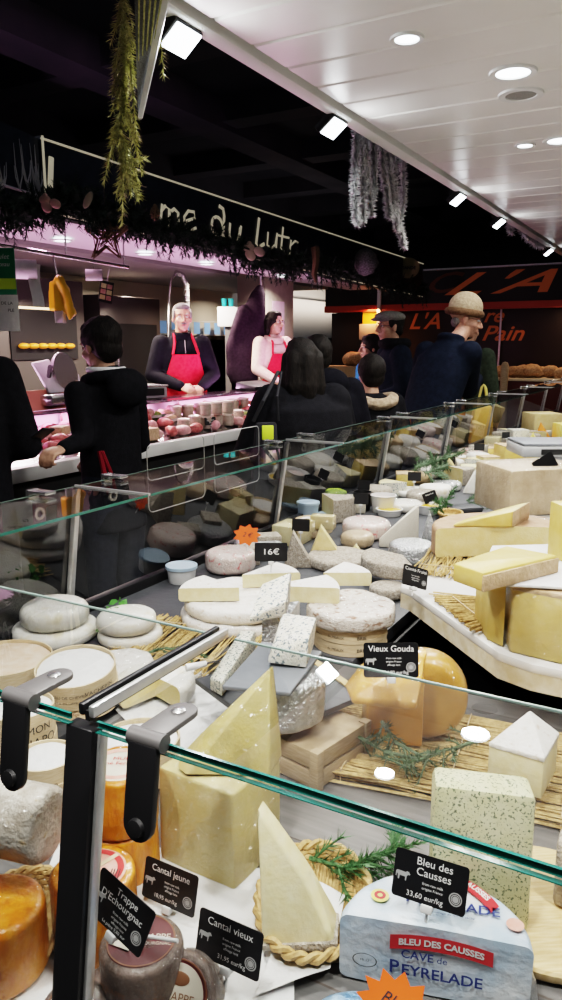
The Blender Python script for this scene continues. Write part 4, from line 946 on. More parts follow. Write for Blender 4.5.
# ------------------------------------------------------------------ slate stand with the blue cheeses
zc = DECK - .018
cc = at(306, 775, zc) + away(at(306, 775, zc)) * .06
t = empty('wooden_crate', (cc.x, cc.y, zc), math.radians(-12), 'low brown wooden crate under the slate board with the foil cheese', 'crate')
for k in range(2): MB().box((0, 0, .018 + .036 * k), (.15, .17, .032), bev=.002).build('slat_band', M['crate'], t)
for sx in (-1, 1):
    for sy in (-1, 1): MB().box((.07 * sx, .08 * sy, .036), (.018, .018, .074), bev=.002).build('corner_post', M['crate'], t)
zs = zc + .078
sl_ = [at(195, 684, zs), at(270, 740, zs), at(364, 700, zs), at(300, 655, zs)]
mb = MB().hull([p + Vc((0, 0, dz)) for p in sl_ for dz in (0, .012)], bev=.002)
c = sum(sl_, Vc()) / 4; mb.xf(TL(*-c)); o = mb.build('slate_board', M['slate'], None, c, 0, 'dark slate serving board with a pale wood edge carrying the blue cheeses', 'board')
e0, e1 = sl_[2], sl_[3]
mb = MB().hull([p + Vc((dx, dy, dz)) for p in (e0 + Vc((-.005, .02, 0)), e1 + Vc((-.02, -.005, 0))) for dx, dy in ((0, 0), (.018, .0)) for dz in (.0125, .016)]); mb.xf(TL(*-c)); mb.build('wood_edge', M['board'], o)
zs += .0135
cf, r = wat(286, 736, 78, zs)
mb = MB().sector(rounded(r, .085, .012), math.radians(-170), math.radians(60), 36).jit(.003, 30, 2).jit(.0015, 70, 3)
mb.build('foil_cheese', M['foil'], None, cf, 0, 'big silver foil wrapped drum of blue cheese on the slate board', 'cheese')
# grey marble plate leaning over the drum
zp = zs + .088
pl = [at(222, 690, zp - .02), at(290, 697, zp), at(322, 655, zp), at(262, 645, zp - .01)]
mb = MB().hull([p + Vc((0, 0, dz)) for p in pl for dz in (0, .008)], bev=.002); c = sum(pl, Vc()) / 4; mb.xf(TL(*-c))
mb.build('slate_plate', M['slate_grey'], None, c, 0, 'pale grey stone plate on the foil drum under the veined piece', 'plate')
zq = zp + .010
a, b2, c2, d2 = at(266, 663, zq), at(306, 668, zq), at(314, 645, zq), at(280, 640, zq)
hull('blue_cheese', 'blue veined cut piece standing on the grey stone plate', 'cheese', [a, b2, c2, d2] + [p + Vc((0.01, 0, .052)) for p in (a + Vc((.02, 0, -.02)), b2, c2, d2)], M['blue'], .003, seed=2)
zq = zp + .002
a, b2, c2, d2 = at(210, 690, zs + .002), at(222, 697, zs + .002), at(256, 658, zs + .002), at(240, 655, zs + .002)
hull('blue_cheese', 'long low blue veined wedge lying left of the grey stone plate', 'cheese', [a, b2, c2, d2, a + Vc((0, 0, .025)), b2 + Vc((0, 0, .03)), c2 + Vc((0, 0, .06)), d2 + Vc((0, 0, .055))], M['blue2'], .003, seed=4)
zq = zs
a, b2, c2, d2 = at(262, 655, zq), at(288, 652, zq), at(300, 636, zq), at(272, 640, zq)
o = hull('foil_cheese', 'foil wrapped block behind the veined piece, carrying another blue wedge', 'cheese', [p + Vc((0, 0, dz)) for p in (a, b2, c2, d2) for dz in (0, .085)], M['foil'], .003, seed=6, jit=.003)
zq = zs + .088
a, b2, c2, d2 = at(250, 623, zq), at(286, 617, zq), at(290, 600, zq), at(262, 606, zq)
hull('blue_cheese', 'blue veined wedge with foil side topmost beside the large brie', 'cheese', [a, b2, c2, d2, a + Vc((0, 0, .012)), b2 + Vc((0, 0, .035)), c2 + Vc((0, 0, .065)), d2 + Vc((0, 0, .05))], M['blue'], .003, seed=9,
     rindpts=[b2 + Vc((-.002, 0, -.001)), c2 + Vc((0, 0, -.001)), b2 + Vc((-.002, 0, .034)), c2 + Vc((0, 0, .064)), b2 + Vc((.006, 0, .030)), c2 + Vc((.006, 0, .06))], rind=M['foil'])
# white handled knife on the slate
k0, k1 = at(186, 668, zs + .003), at(222, 660, zs + .003)
t = empty('cheese_knife', k0, 0, 'white handled cheese knife lying on the dark slate', 'knife')
mid = k0.lerp(k1, .55)
MB().tube([Vc(), (mid - k0) * .5, mid - k0], [.008, .007, .006], 10).build('handle', M['white_plastic'], t)
MB().hull([mid - k0 + Vc((0, 0, z)) + Vc((.006 * s, 0, 0)) for s in (-1, 1) for z in (-.001, .001)] + [k1 - k0 + Vc((.003 * s, 0, z)) for s in (-1, 1) for z in (-.001, .001)]).build('blade', M['steel'], t)
straw('straw mat between the slate stand and the stacked brie wheels', (1.40, 1.03, DECK - .003), .30, .36, math.radians(12), 160, .012, 8, 2)
sprig('rosemary sprig at the edge of the straw behind the slate board', [[at(140, 655, .90), at(165, 648, .905), at(205, 655, .90)]], seed=9, side=.04, n=6, nl=.016)
# ------------------------------------------------------------------ far counter: brie stacks and what stands round them
zf = DECK - .003
c, r = wat(238, 642, 116, zf)
wheel('whole_brie', 'large white brie wheel at the bottom of the left stack', 'cheese', c, r, .036, M['brie'], .014, seed=1, jit=.005, wrap='film', seg=60)
wheel('whole_brie', 'large white brie wheel carrying two cut wedges and the handwritten card', 'cheese', c + Vc((.008, -.006, .037)), r * .98, .038, M['brie'], .014, seed=2, jit=.004, seg=60)
zb = zf + .0765
tp = at(239, 601, zb); tp.z = zb
cut_wheel('brie_wedge', 'cut brie wedge on the left side of the stacked brie', 'cheese', tp, .155, .036, M['cream'], M['brie'], 72, 121, .008, seed=3, centre=False)
tp = at(241, 592, zb + .0); tp.z = zb
cut_wheel('brie_wedge', 'cut brie wedge in front of the handwritten card', 'cheese', tp + Vc((.03, .015, 0)), .16, .038, M['cream'], M['brie'], -52, -8, .008, seed=4, centre=False)
hc = atd(271, 552, 2.02)
t = card([('16€', .022, 0, 0, 1.3)], 'plain black card with handwritten white price on the brie stack', hc, (math.radians(-10), 0, TH - PI / 2), w=.088, h=.05, cow=False, stamp=False, stem=.03)
c, r = wat(350, 657, 72, zf)
for k in range(2):
    boxed('boxed_cheese', ('round wooden box at the bottom of the stack under the right brie', 'round wooden box directly under the right brie wheel')[k], c + Vc((0, 0, .031 * k)), r, .029, .9, seed=k, lines=(('BRIE', .012, face(c) + .3, .015, 'ink'), ('de MEAUX', .009, face(c) - .4, .015, 'ink')))
zr = zf + .0625
cR, rR = c + Vc((.0, .0, .0625)), r * 1.22
wheel('whole_brie', 'brown flecked brie wheel on two wooden boxes, right stack', 'cheese', cR, rR, .042, M['brie_mottled'], .012, seed=5, seg=60, wrap='film', jit=.004)
zr2 = zr + .043
tp = at(268, 604, zr2); tp.z = zr2
cut_wheel('brie_wedge', 'long cut brie slice with its creamy face forward on the right stack', 'cheese', tp + Vc((.02, .01, 0)), .175, .040, M['cream'], M['brie'], -68, -30, .006, seed=6, centre=False)
tp = at(322, 592, zr2); tp.z = zr2
cut_wheel('brie_wedge', 'brie quarter with pinkish rind edge at the back of the right stack', 'cheese', tp + Vc((.05, .02, 0)), .125, .036, M['cream'], M['brie'], -62, -2, .008, seed=7, centre=False)

def tri(name, label, px, py, w, h, d, m, rind, seed=0, lean=.3, wrap=None, z=zf, rr=True):
    # upright wedge: triangular cut face towards the camera, rind band behind
    p = at(px, py, z); k = dep(p) / F_PX; f = away(p); s = Vc((f.y, -f.x, 0))
    a, b2 = p - s * w * k / 2, p + s * w * k / 2; ap = p + s * w * k * (lean - .5) + Vc((0, 0, h * k))
    bk = f * d
    return hull(name, label, 'cheese', [a, b2, ap, a + bk, b2 + bk, ap + bk], m, .003, seed=seed, wrap=wrap,
                rindpts=[a + bk * .96, b2 + bk * .96, ap + bk * .96, a + bk * 1.06, b2 + bk * 1.06, ap + bk * 1.06] if rr else None, rind=M[rind] if rr else None)
def blk(name, label, px, py, w, h, d, m, seed=0, yaw=.25, wrap=None, rind=None, z=zf, rs='z'):
    p = at(px, py, z); k = dep(p) / F_PX; f = away(p); c = p + f * d / 2
    return block(name, label, 'cheese', (c.x, c.y, z), (w * k, d, h * k), TH - PI / 2 + yaw, m, .004, seed=seed, wrap=wrap, rind=rind, rindside=rs)
def whl(name, label, px, py, w, h, m, seed=0, wrap=None, z=zf, bev=None, group=None):
    c, r = wat(px, py, w, z); return wheel(name, label, 'cheese', c, r, h, M[m], bev, seed=seed, wrap=wrap, group=group)
tri('tomme_wedge', 'grey crusted upright tomme wedge just right of the handwritten card', 299, 568, 30, 36, .05, M['tomme'], 'tomme', 1, .3)
tri('tomme_wedge', 'grey crusted wedge with a yellow cut strip, second right of the handwritten card', 326, 560, 36, 34, .05, M['pale'], 'tomme', 2, .35)
blk('tomme_piece', 'rough grey cheese chunk half hidden left of the handwritten card', 248, 566, 20, 18, .08, M['tomme'], 3)
blk('tomme_piece', 'rough grey cheese chunk behind the handwritten card', 268, 556, 24, 20, .07, M['tomme'], 4)
whl('round_tomme', 'flat grey tomme wheel under the grey crusted wedges', 340, 574, 66, .035, 'tomme', 5)
whl('wrapped_cheese', 'flat film wrapped pale wheel with gold cheeses on it, behind the grey wedges', 302, 540, 40, .03, 'paperwrap', 6, 'film_soft')
blk('gold_cheese', 'golden wrapped cheese piece lying on the flat pale wheel, left one', 301, 534, 26, 12, .05, M['pale'], 7, .5, 'film_strong', z=zf + .032)
blk('gold_cheese', 'golden wrapped cheese piece lying on the flat pale wheel, right one', 323, 530, 24, 14, .05, M['pale'], 8, -.3, 'film_strong', z=zf + .034)
whl('wrapped_cheese', 'big film wrapped pink printed cheese in the middle of the far counter', 366, 542, 48, .065, 'pinkwrap', 9, 'film_soft', bev=.02)
whl('wrapped_cheese', 'lower pinkish wrapped cheese in front of the big pink printed one', 357, 550, 33, .05, 'paperwrap', 10, 'film_soft', bev=.02)
tri('cheese_wedge', 'tiny yellow wedge in front of the pink wrapped cheeses', 356, 555, 14, 9, .04, M['pale'], 'tomme', 11, .5)
c = at(392, 577, zf + .036)
cut_wheel('tomme_half', 'grey rinded half tomme with white cut top beside the foil round', 'cheese', (c.x + .06, c.y + .03, zf + .036), .13, .045, M['cream'], M['tomme'], 75, 215, .01, seed=12)
whl('round_tomme', 'grey tomme wheel under the cut half beside the right brie stack', 388, 602, 38, .034, 'tomme', 13)
whl('foil_cheese', 'crinkled silver foil round beside the straw and the gruyere', 411, 566, 45, .062, 'foil', 14, bev=.015)
p = at(399, 548, zf); f = away(p); k = dep(p) / F_PX; s = Vc((f.y, -f.x, 0))
hull('pressed_cheese', 'white basket patterned triangular cheese standing left of the foil round', 'cheese', [p - s * 20 * k, p + s * 19 * k, p + s * 18 * k + Vc((0, 0, 44 * k)), p - s * 20 * k + Vc((0, 0, 9 * k)), p - s * 18 * k + f * .08, p + s * 17 * k + f * .08, p + s * 16 * k + f * .08 + Vc((0, 0, 40 * k))], M['basketcheese'], .004, seed=3)
def tub(label, px, py, w, h, body, top, group=None, lid=None, z=zf):
    c, r = wat(px, py, w, z); t = empty('cheese_tub', c, 0, label, 'tub', group)
    MB().lathe([(0, 0), (r * .84, 0), (r * .86, .002), (r * .98, h - .004), (r * 1.04, h - .003), (r * 1.04, h), (r * .96, h), (r * .94, h - .006), (r * .84, h * .55)], 36).build('cup', M[body], t)
    MB().lathe([(r * .94, h * .80), (0, h * .82)], 36).build('filling', M[top], t)
    if lid: MB().lathe([(r * 1.06, h - .005), (r * 1.06, h + .004), (r * .95, h + .005), (r * .9, h + .003), (0, h + .003)], 36).build('lid', M[lid], t)
    return t
tub('black plastic tub with a black card, on the slate near the far glass', 362, 512, 18, .085, 'black', 'black')
tub('pale paper labelled tub next to the black tub', 383, 514, 25, .075, 'white_plastic', 'pinkwrap')
tub('small white dish of golden oil in front of the paper labelled tub', 389, 518, 26, .03, 'white_plastic', 'oil')
tub('white dish of golden oil under the tilted black card', 429, 516, 24, .04, 'white_plastic', 'oil')
tub('pale blue lidded tub left of the long lime printed bag', 308, 521, 22, .07, 'blue_lid', 'white_plastic', lid='blue_lid')
tub('flat tub with a pale blue rim in front of the lime printed bag', 331, 523, 26, .025, 'white_plastic', 'brie', lid='blue_lid')
whl('fresh_cheese', 'film wrapped flat white fresh cheese between the two oil dishes', 405, 514, 34, .042, 'white_rind', 15, 'film_soft')
whl('fresh_cheese', 'flat white cheese behind the tilted black card', 418, 500, 44, .03, 'white_rind', 16)
p = at(334, 504, zf); mb = MB().ball((0, 0, .03), (.10, .055, .030), seg=24).jit(.012, 22, 3); o = mb.build('salad_bag', M['film_soft'], None, p + away(p) * .05, .3, 'clear bag with lime green print lying beside the black tub', 'bag'); MB().ball((.055, 0, .034), (.045, .05, .027), seg=20).jit(.012, 22, 3).build('lime_print', M['lime'], o)
card([], 'small black card standing in the black tub', atd(364, 485, dep(at(362, 508, zf)) ), (math.radians(-8), 0, TH - PI / 2 - .3), w=.055, h=.045, cow=False, stamp=False, stem=.02)
card([('Chèvre frais', .009, 0, .012, 1)], 'tilted black card above the oil dishes and white fresh cheeses', atd(430, 497, dep(at(430, 512, zf)) + .02), (math.radians(-20), math.radians(-12), TH - PI / 2 + .5), w=.075, h=.048, cow=False, stamp=False)
tri('foil_pyramid', 'small pointed foil wrapped cheese between the pressed white cheese and the gruyere', 430, 541, 18, 30, .03, M['foil'], 'foil', 17, .4, rr=False)
blk('slate_piece', 'dark slate tile on a little wicker tray amid the pine sprigs', 462, 513, 34, 5, .10, M['slate'], 18)
wicker('small wicker tray in front of the dark slate tile', at(452, 521, zf) + Vc((.04, .02, 0)), .07, .025, .3)
sprig('dark green pine sprig standing beside the tilted card and slate tile', [[at(445, 512, .89), at(447, 500, .93), at(452, 490, .97)], [at(444, 514, .89), at(440, 506, .93), at(441, 498, .95)]], m='needle', seed=21, side=.05, n=7, nl=.03, name='pine_sprig', cat='pine sprig', w=.002)
sprig('pine sprig lying in front of the white wedge on the far counter', [[at(468, 506, .89), at(480, 503, .90), at(498, 507, .89)], [at(466, 500, .89), at(478, 498, .90)]], m='rosemary', seed=23, side=.05, n=7, nl=.026, name='pine_sprig', cat='pine sprig', w=.002)
sprig('large dark pine branch lying along the far glass beyond the slate tile', [[aty(415, 467, 1.2), aty(440, 460, 1.2), aty(462, 453, 1.2)], [aty(425, 473, 1.18), aty(450, 465, 1.18)]], m='rosemary', seed=27, side=.10, n=12, nl=.04, name='pine_sprig', cat='pine sprig', w=.003, dens=300)
tri('cheese_wedge', 'brown rinded wedge with a yellow edge left of the white wedge', 451, 480, 20, 22, .10, M['pale'], 'comte_rind', 19, .35)
whl('fresh_cheese', 'tall white fresh cheese behind the small yellow blocks', 478, 466, 24, .07, 'white_rind', 20)
blk('cheese_block', 'small yellow block beside the tall white fresh cheese', 487, 474, 18, 17, .10, M['pale'], 21, .2, None, M['comte_rind'])
tri('blue_cheese', 'pale yellow blue veined wedge in front of the small yellow block', 484, 483, 24, 20, .08, M['blue'], 'cream', 22, .55)
tri('cheese_wedge', 'bright white wedge in front of the blue veined one', 477, 494, 28, 22, .09, M['white_rind'], 'white_rind', 23, .4)
tri('fresh_cheese', 'low white wedge next to the wrapped beige block', 494, 502, 26, 12, .08, M['white_rind'], 'white_rind', 24, .6)
blk('cheese_block', 'bright yellow square block with brown crust left of the scale', 512, 470, 30, 24, .16, M['comte'], 25, .15, None, M['comte_rind'])
blk('blue_cheese', 'cube of blue veined white cheese behind the yellow square block', 517, 449, 17, 19, .12, M['blue'], 26, .1)
blk('cheese_block', 'low yellow strip of cheese at the foot of the scale', 527, 472, 30, 8, .06, M['bright_yellow'], 27, .1)
tri('cheese_wedge', 'bright yellow wedge right of the blue veined cube', 532, 452, 20, 18, .12, M['bright_yellow'], 'bright_yellow', 28, .5)
blk('cheese_block', 'large pale block behind the orange wedge', 541, 436, 30, 22, .25, M['pale'], 29, .1)
tri('mimolette_wedge', 'bright orange cheese wedge in front of the large pale block', 543, 441, 17, 18, .10, M['mimolette'], 'mimolette', 30, .3)
blk('cheese_block', 'yellow block at the right edge behind the scale', 562, 442, 14, 18, .14, M['bright_yellow'], 31, .1)
star('star_sign', 'small orange star sign standing on the far counter left of the brie stack', aty(247, 535, 1.20), (math.radians(-20), 0, TH - PI / 2), .045, 9, (('2 €', .02, 0, 0),))
tub('added tub with a pale blue lid standing for a reflection left of the brie', 182, 586, 30, .05, 'white_plastic', 'cream', lid='blue_lid')  # tub added where a reflection shows in the far glass

# weighing scale
p = at(546, 462, .985); t = empty('weighing_scale', (p.x + .1, p.y + .03, 1.001), TH - PI / 2, 'grey weighing scale with a dark flat plate at the right edge', 'scale')
MB().box((0, 0, .045), (.34, .30, .06), bev=.012).build('body', M['scale'], t)
MB().box((0, 0, .083), (.33, .29, .014), bev=.005).build('plate', M['slate_grey'], t)
MB().box((0, -.153, .045), (.14, .006, .03), bev=.002).build('display', M['black'], t)

# ------------------------------------------------------------------ hard cheeses on the raised marble shelf
zm = 1.001
straw('straw mat under the pinkish gruyere half wheel', (2.02, .48, zm), .30, .34, math.radians(8), 150, .010, 31, 2)
straw('loose straw bundle with dry ears on the marble in front of the yellow blocks', (1.66, .375, zm), .20, .16, math.radians(-50), 110, .010, 33, 1, .25)
zg2 = zm + .013
tp = at(474, 575, zg2)
c = at(480, 582, zg2)
cut_wheel('gruyere_half', 'big half wheel of hard cheese with smooth pinkish brown rind on straw', 'cheese', (2.17, .505, zg2), .19, .084, M['pale'], M['pink_rind'], -5, 190, .012, seed=3, centre=True, rot=math.radians(-62), wrap=None)
c, r = wat(524, 556, 62, zm); wheel('round_gruyere', 'brown rinded wheel behind the gruyere half, left of the wrapped block', 'cheese', c, r, .085, M['pink_rind'], .015, seed=4, wrap='film_soft')
zt2 = zg2 + .085
a, b2, c2 = at(453, 527, zt2), at(512, 527, zt2), at(528, 519, zt2); c3 = at(470, 521, zt2)
hull('comte_wedge', 'long yellow wedge with brown rind end lying on the gruyere half', 'cheese', [a, b2, c2, c3, b2 + Vc((.0, 0, .045)), c2 + Vc((0, 0, .052)), a + Vc((0, 0, .01)), c3 + Vc((0, 0, .012))], M['comte'], .004, seed=5,
     rindpts=[b2 + Vc((.003, -.003, 0)), c2 + Vc((.003, -.003, 0)), b2 + Vc((.003, -.003, .045)), c2 + Vc((.003, -.003, .053)), b2 + Vc((-.004, .0, 0)), c2 + Vc((-.004, 0, 0)), b2 + Vc((-.004, 0, .045)), c2 + Vc((-.004, 0, .053))], rind=M['comte_rind'])
p = at(530, 515, zm); f = away(p)
block('wrapped_block', 'very large beige film wrapped cheese block under the black tilted card', 'cheese', (p.x + .12, p.y + .03, zm), (.32, .26, .17), TH - PI / 2 + .25, M['paperwrap'], .012, seed=5, wrap='film_soft')
card([], 'black card tilted back on the large beige wrapped block', atd(545, 464, dep(p) + .02), (math.radians(-12), math.radians(-30), TH - PI / 2 + .2), w=.085, h=.06, cow=False, stamp=False, stem=.02)
# two standing blocks carry a paper covered board and the comte wedge
def pillar(name, label, q, h, m, seed, wrap, rind=None, rin=None):
    return hull(name, label, 'cheese', list(q) + [v + Vc((0, 0, h)) for v in q], m, .005, seed=seed, wrap=wrap, rindpts=rin, rind=rind)
h_ = .135
a, b2 = at(487, 640, zm), at(503, 648, zm)
q = [a, b2, b2 + Vc((.10, .055, 0)), a + Vc((.10, .055, 0))]
pillar('comte_block', 'narrow yellow block with a rind edge standing left of the wrapped one', q, h_, M['comte'], 3, None, M['comte_rind'], [v + Vc((0, 0, z_)) for v in q for z_ in (h_ - .006, h_ + .001)])
a, b2 = at(509, 652, zm), at(575, 668, zm)
q = [a, b2, b2 + Vc((.17, .06, 0)), a + Vc((.15, .06, 0))]
pillar('comte_block', 'wide yellow film wrapped block with brown rind top, right edge', q, h_ + .002, M['comte'], 4, 'film_strong', M['comte_rind'], [v + Vc((0, 0, z_)) for v in q for z_ in (h_ - .008, h_ + .004)])
zp2 = zm + h_ + .008
q = [at(474, 585, zp2), at(600, 592, zp2), at(600, 545, zp2), at(492, 548, zp2)]
c = sum(q, Vc()) / 4
mb = MB().hull([v + Vc((0, 0, dz)) for v in q for dz in (0, .006)], bev=.002).xf(TL(*-c)); mb.build('paper_board', M['paper'], None, c, 0, 'white paper covered board lying across the yellow blocks', 'board')
zp3 = zp2 + .007
a, b2, c2, d2 = at(452, 581, zp3 + .004), at(482, 592, zp3), at(557, 572, zp3), at(505, 562, zp3)
hh2 = .036
hull('comte_wedge', 'long flat yellow wedge with mottled brown rind side on the white paper', 'cheese', [a, b2, c2, d2] + [v + Vc((0, 0, hh2)) for v in (a, b2, c2, d2)], M['comte'], .004, seed=8,
     rindpts=[v + Vc((dx, dy, dz)) for v in (b2, c2) for dx, dy in ((-.002, -.003), (.004, .004)) for dz in (0, hh2 - .005)], rind=M['comte_rind'])
blk('cheese_block', 'tall bright yellow slab standing on the paper at the right edge', 561, 561, 17, 56, .06, M['comte'], 41, .2, z=zp3)
card([('Comté Fruité', .0115, 0, .016, 1)] + small(.0, .002), 'slanted black price card on the corner of the marble shelf', atd(415, 577, 1.80), (math.radians(-24), math.radians(20), TH - PI / 2 + .35), w=.072, h=.05, cow=False, stem=.02)

# ------------------------------------------------------------------ rows of cheeses along the far glass
rnd = random.Random(11)
ORD = 'first second third fourth fifth sixth seventh eighth ninth tenth eleventh twelfth thirteenth fourteenth fifteenth sixteenth seventeenth eighteenth nineteenth twentieth'.split()
SORT = [('white bloomy wheel', 'w', 'white_rind', .05), ('grey rinded wheel', 'w', 'tomme', .07), ('yellow block with crust', 'b', 'comte', .09), ('pale wrapped cheese', 'w', 'paperwrap', .05), ('pale yellow wedge', 't', 'pale', .09), ('blue veined wedge', 't', 'blue', .08), ('white pressed cheese', 'b', 'basketcheese', .06), ('pink wrapped wheel', 'w', 'pinkwrap', .06), ('silver foil round', 'w', 'foil', .05), ('wooden boxed round cheese', 'x', 'brie', .05), ('cream coloured block', 'b', 'cream', .07)]
for row, y, xs_, where in ((0, 1.325, [2.0 + .205 * k for k in range(20)], 'against the far glass'), (1, 1.11, [3.3 + .21 * k for k in range(15)], 'in the middle row'), (2, .87, [4.6 + .225 * k for k in range(10)], 'in the inner row beyond the scale')):
    bag = []
    for k, x in enumerate(xs_):
        if not bag: bag = SORT[:]; rnd.shuffle(bag)
        nm, ty_, m, h = bag.pop(); s = rnd.uniform(.070, .090); h *= rnd.uniform(.85, 1.2)
        lab = f'{nm} {where}, {ORD[k]} from the near end'; c = Vc((x + rnd.uniform(-.01, .01), y + rnd.uniform(-.012, .012) - .012 * (row == 0), zf)); g = 'cheeses ranged along the far counter'
        if abs(c.x - 4.05) < .5 and row == 1 and False: continue
        if ty_ == 'w': wheel('round_cheese', lab, 'cheese', c, s, h, M[m], min(.02, h * .35), g, seed=k, wrap='film' if rnd.random() < .4 else None, seg=32)
        elif ty_ == 'b': block('cheese_block', lab, 'cheese', c, (s * 1.5, s * 1.3, h), rnd.uniform(-.4, .4), M[m], .005, g, k, wrap='film' if rnd.random() < .4 else None, rind=M['comte_rind'] if m == 'comte' else None)
        elif ty_ == 'x': boxed('boxed_cheese', lab, c, s, h, .92, seed=k, group=g)
        else:
            o = cut_wheel('cheese_wedge', lab, 'cheese', c, s * 1.9, h, M[m], M['tomme' if m == 'pale' else 'cream'], -28, 28, .008, g, seed=k, rot=rnd.choice((PI * .5, PI * 1.5, PI)) + rnd.uniform(-.3, .3))
for k, (x, y) in enumerate(((2.32, 1.22), (2.86, 1.22), (3.5, 1.21), (4.1, 1.215), (4.75, 1.22), (5.5, 1.22))):
    card([], f'tiny black card among the cheeses along the far glass, {ORD[k]} from the near end', (x, y, .97), (math.radians(-10), 0, TH - PI / 2 - .2), w=.065, h=.045, cow=False, stamp=False, stem=.06)
# ------------------------------------------------------------------ people
FAB = lambda n, c, c2=None, r=.85: mat(n, c, c2 or tuple(x * 1.5 for x in c), scale=40, rough=r, bump=.25, bscale=150, K=1, spec=.08)
M['skin'] = mat('skin', (.44, .25, .17), (.52, .31, .22), scale=20, rough=.5, sss=.08)
M['skin2'] = mat('skin_ruddy', (.44, .22, .15), (.52, .29, .21), scale=20, rough=.5, sss=.08)
M['lips'] = mat('lips', (.42, .16, .14), rough=.45)
M['eye_white'] = mat('eye_white', (.75, .73, .70), rough=.3); M['iris'] = mat('iris', (.03, .02, .015), rough=.2)
M['hair_dark'] = mat('dark_hair', (.006, .005, .0045), (.018, .014, .012), scale=25, rough=.6, spec=.2, stretch=(1, 1, .15), bump=.5, bscale=60)
M['hair_grey'] = mat('grey_hair', (.10, .095, .09), (.24, .23, .22), scale=25, rough=.6, stretch=(1, 1, .2), bump=.5)
M['cloth_black'] = FAB('black_cloth', (.008, .008, .010)); M['cloth_navy'] = FAB('navy_cloth', (.007, .010, .019)); M['cloth_jacket'] = FAB('black_jacket', (.006, .006, .009))
M['cloth_red'] = FAB('red_apron_cloth', (.50, .015, .035), (.62, .03, .05)); M['cloth_beige'] = FAB('beige_fleece', (.55, .42, .36), (.66, .52, .45))
M['cloth_green'] = FAB('dark_green_cloth', (.025, .032, .022)); M['cloth_blue'] = FAB('blue_cloth', (.02, .10, .24)); M['jean'] = FAB('dark_trousers', (.012, .014, .022))
M['knit_tan'] = mat('tan_knit', (.36, .27, .17), (.46, .36, .24), scale=60, rough=.9, bump=.8, bscale=90, K=1); M['knit_brown'] = mat('brown_knit', (.10, .05, .02), (.15, .08, .04), scale=60, rough=.9, bump=.8, bscale=90, K=1)
M['cap_grey'] = mat('grey_tweed', (.17, .17, .16), (.27, .27, .25), scale=90, rough=.9, K=1); M['fur'] = mat('beige_fur', (.30, .22, .15), (.50, .39, .28), scale=40, rough=.95, bump=1, bscale=120, K=1)
def solid(mb, vox, it=6, fac=.5):
    me = mb.mesh('tmp', M['skin']); ob = bpy.data.objects.new('tmp', me); COL.objects.link(ob)
    r = ob.modifiers.new('r', 'REMESH'); r.mode = 'VOXEL'; r.voxel_size = vox; r.use_smooth_shade = True
    s = ob.modifiers.new('s', 'SMOOTH'); s.iterations = it; s.factor = fac
    dg = bpy.context.evaluated_depsgraph_get(); out = bpy.data.meshes.new_from_object(ob.evaluated_get(dg)); bpy.data.objects.remove(ob); bpy.data.meshes.remove(me)
    out.materials.clear(); out.polygons.foreach_set('use_smooth', [True] * len(out.polygons)); out.polygons.foreach_set('material_index', [0] * len(out.polygons))
    return out
def limb(mb, pts, rs, T=None):
    for i in range(len(pts) - 1):
        a, b = Vc(pts[i]), Vc(pts[i + 1]); n = 5
        mb.tube([a.lerp(b, k / n) for k in range(n + 1)], [rs[i] + (rs[i + 1] - rs[i]) * k / n for k in range(n + 1)], 14, 0, T)
    for p, r in zip(pts, rs): mb.ball(p, r, 0, T, 14, 8)
def loft(mb, rings, seg=28, T=None):
    vs = []; fs = []
    for (c, rx, ry) in rings:
        for k in range(seg):
            t = 2 * PI * k / seg; ct, st = math.cos(t), math.sin(t)
            vs.append((c[0] + rx * math.copysign(abs(ct) ** .85, ct), c[1] + ry * math.copysign(abs(st) ** .85, st), c[2]))
    for i in range(len(rings) - 1):
        for k in range(seg):
            k2 = (k + 1) % seg; fs.append((i * seg + k, i * seg + k2, (i + 1) * seg + k2, (i + 1) * seg + k))
    fs.append(tuple(reversed(range(seg)))); n = len(rings) - 1; fs.append(tuple(range(n * seg, n * seg + seg)))
    mb.add(vs, fs, 0, T)
def head_into(mb, T, fem=False):
    mb.ball((0, -.012, .032), (.074, .094, .086), 0, T); mb.ball((0, .022, -.035), (.060, .066, .078), 0, T)
    mb.ball((0, .050, -.088), (.030, .030, .024), 0, T)
    for s in (-1, 1):
        mb.ball((.040 * s, .052, -.028), (.024, .026, .024), 0, T); mb.ball((.077 * s, -.008, -.012), (.010, .019, .031), 0, T, 12, 8); mb.ball((.032 * s, .072, .026), (.024, .014, .008), 0, T)
        mb.ball((.012 * s, .092, -.034), (.010, .011, .008), 0, T, 10, 6)
    mb.tube([(0, .080, .016), (0, .097, -.010), (0, .108, -.032)], [.009, .011, .013], 10, 0, T); mb.ball((0, .106, -.033), (.013, .013, .011), 0, T, 12, 8)
    mb.ball((0, .078, -.064), (.024, .014, .013), 0, T)
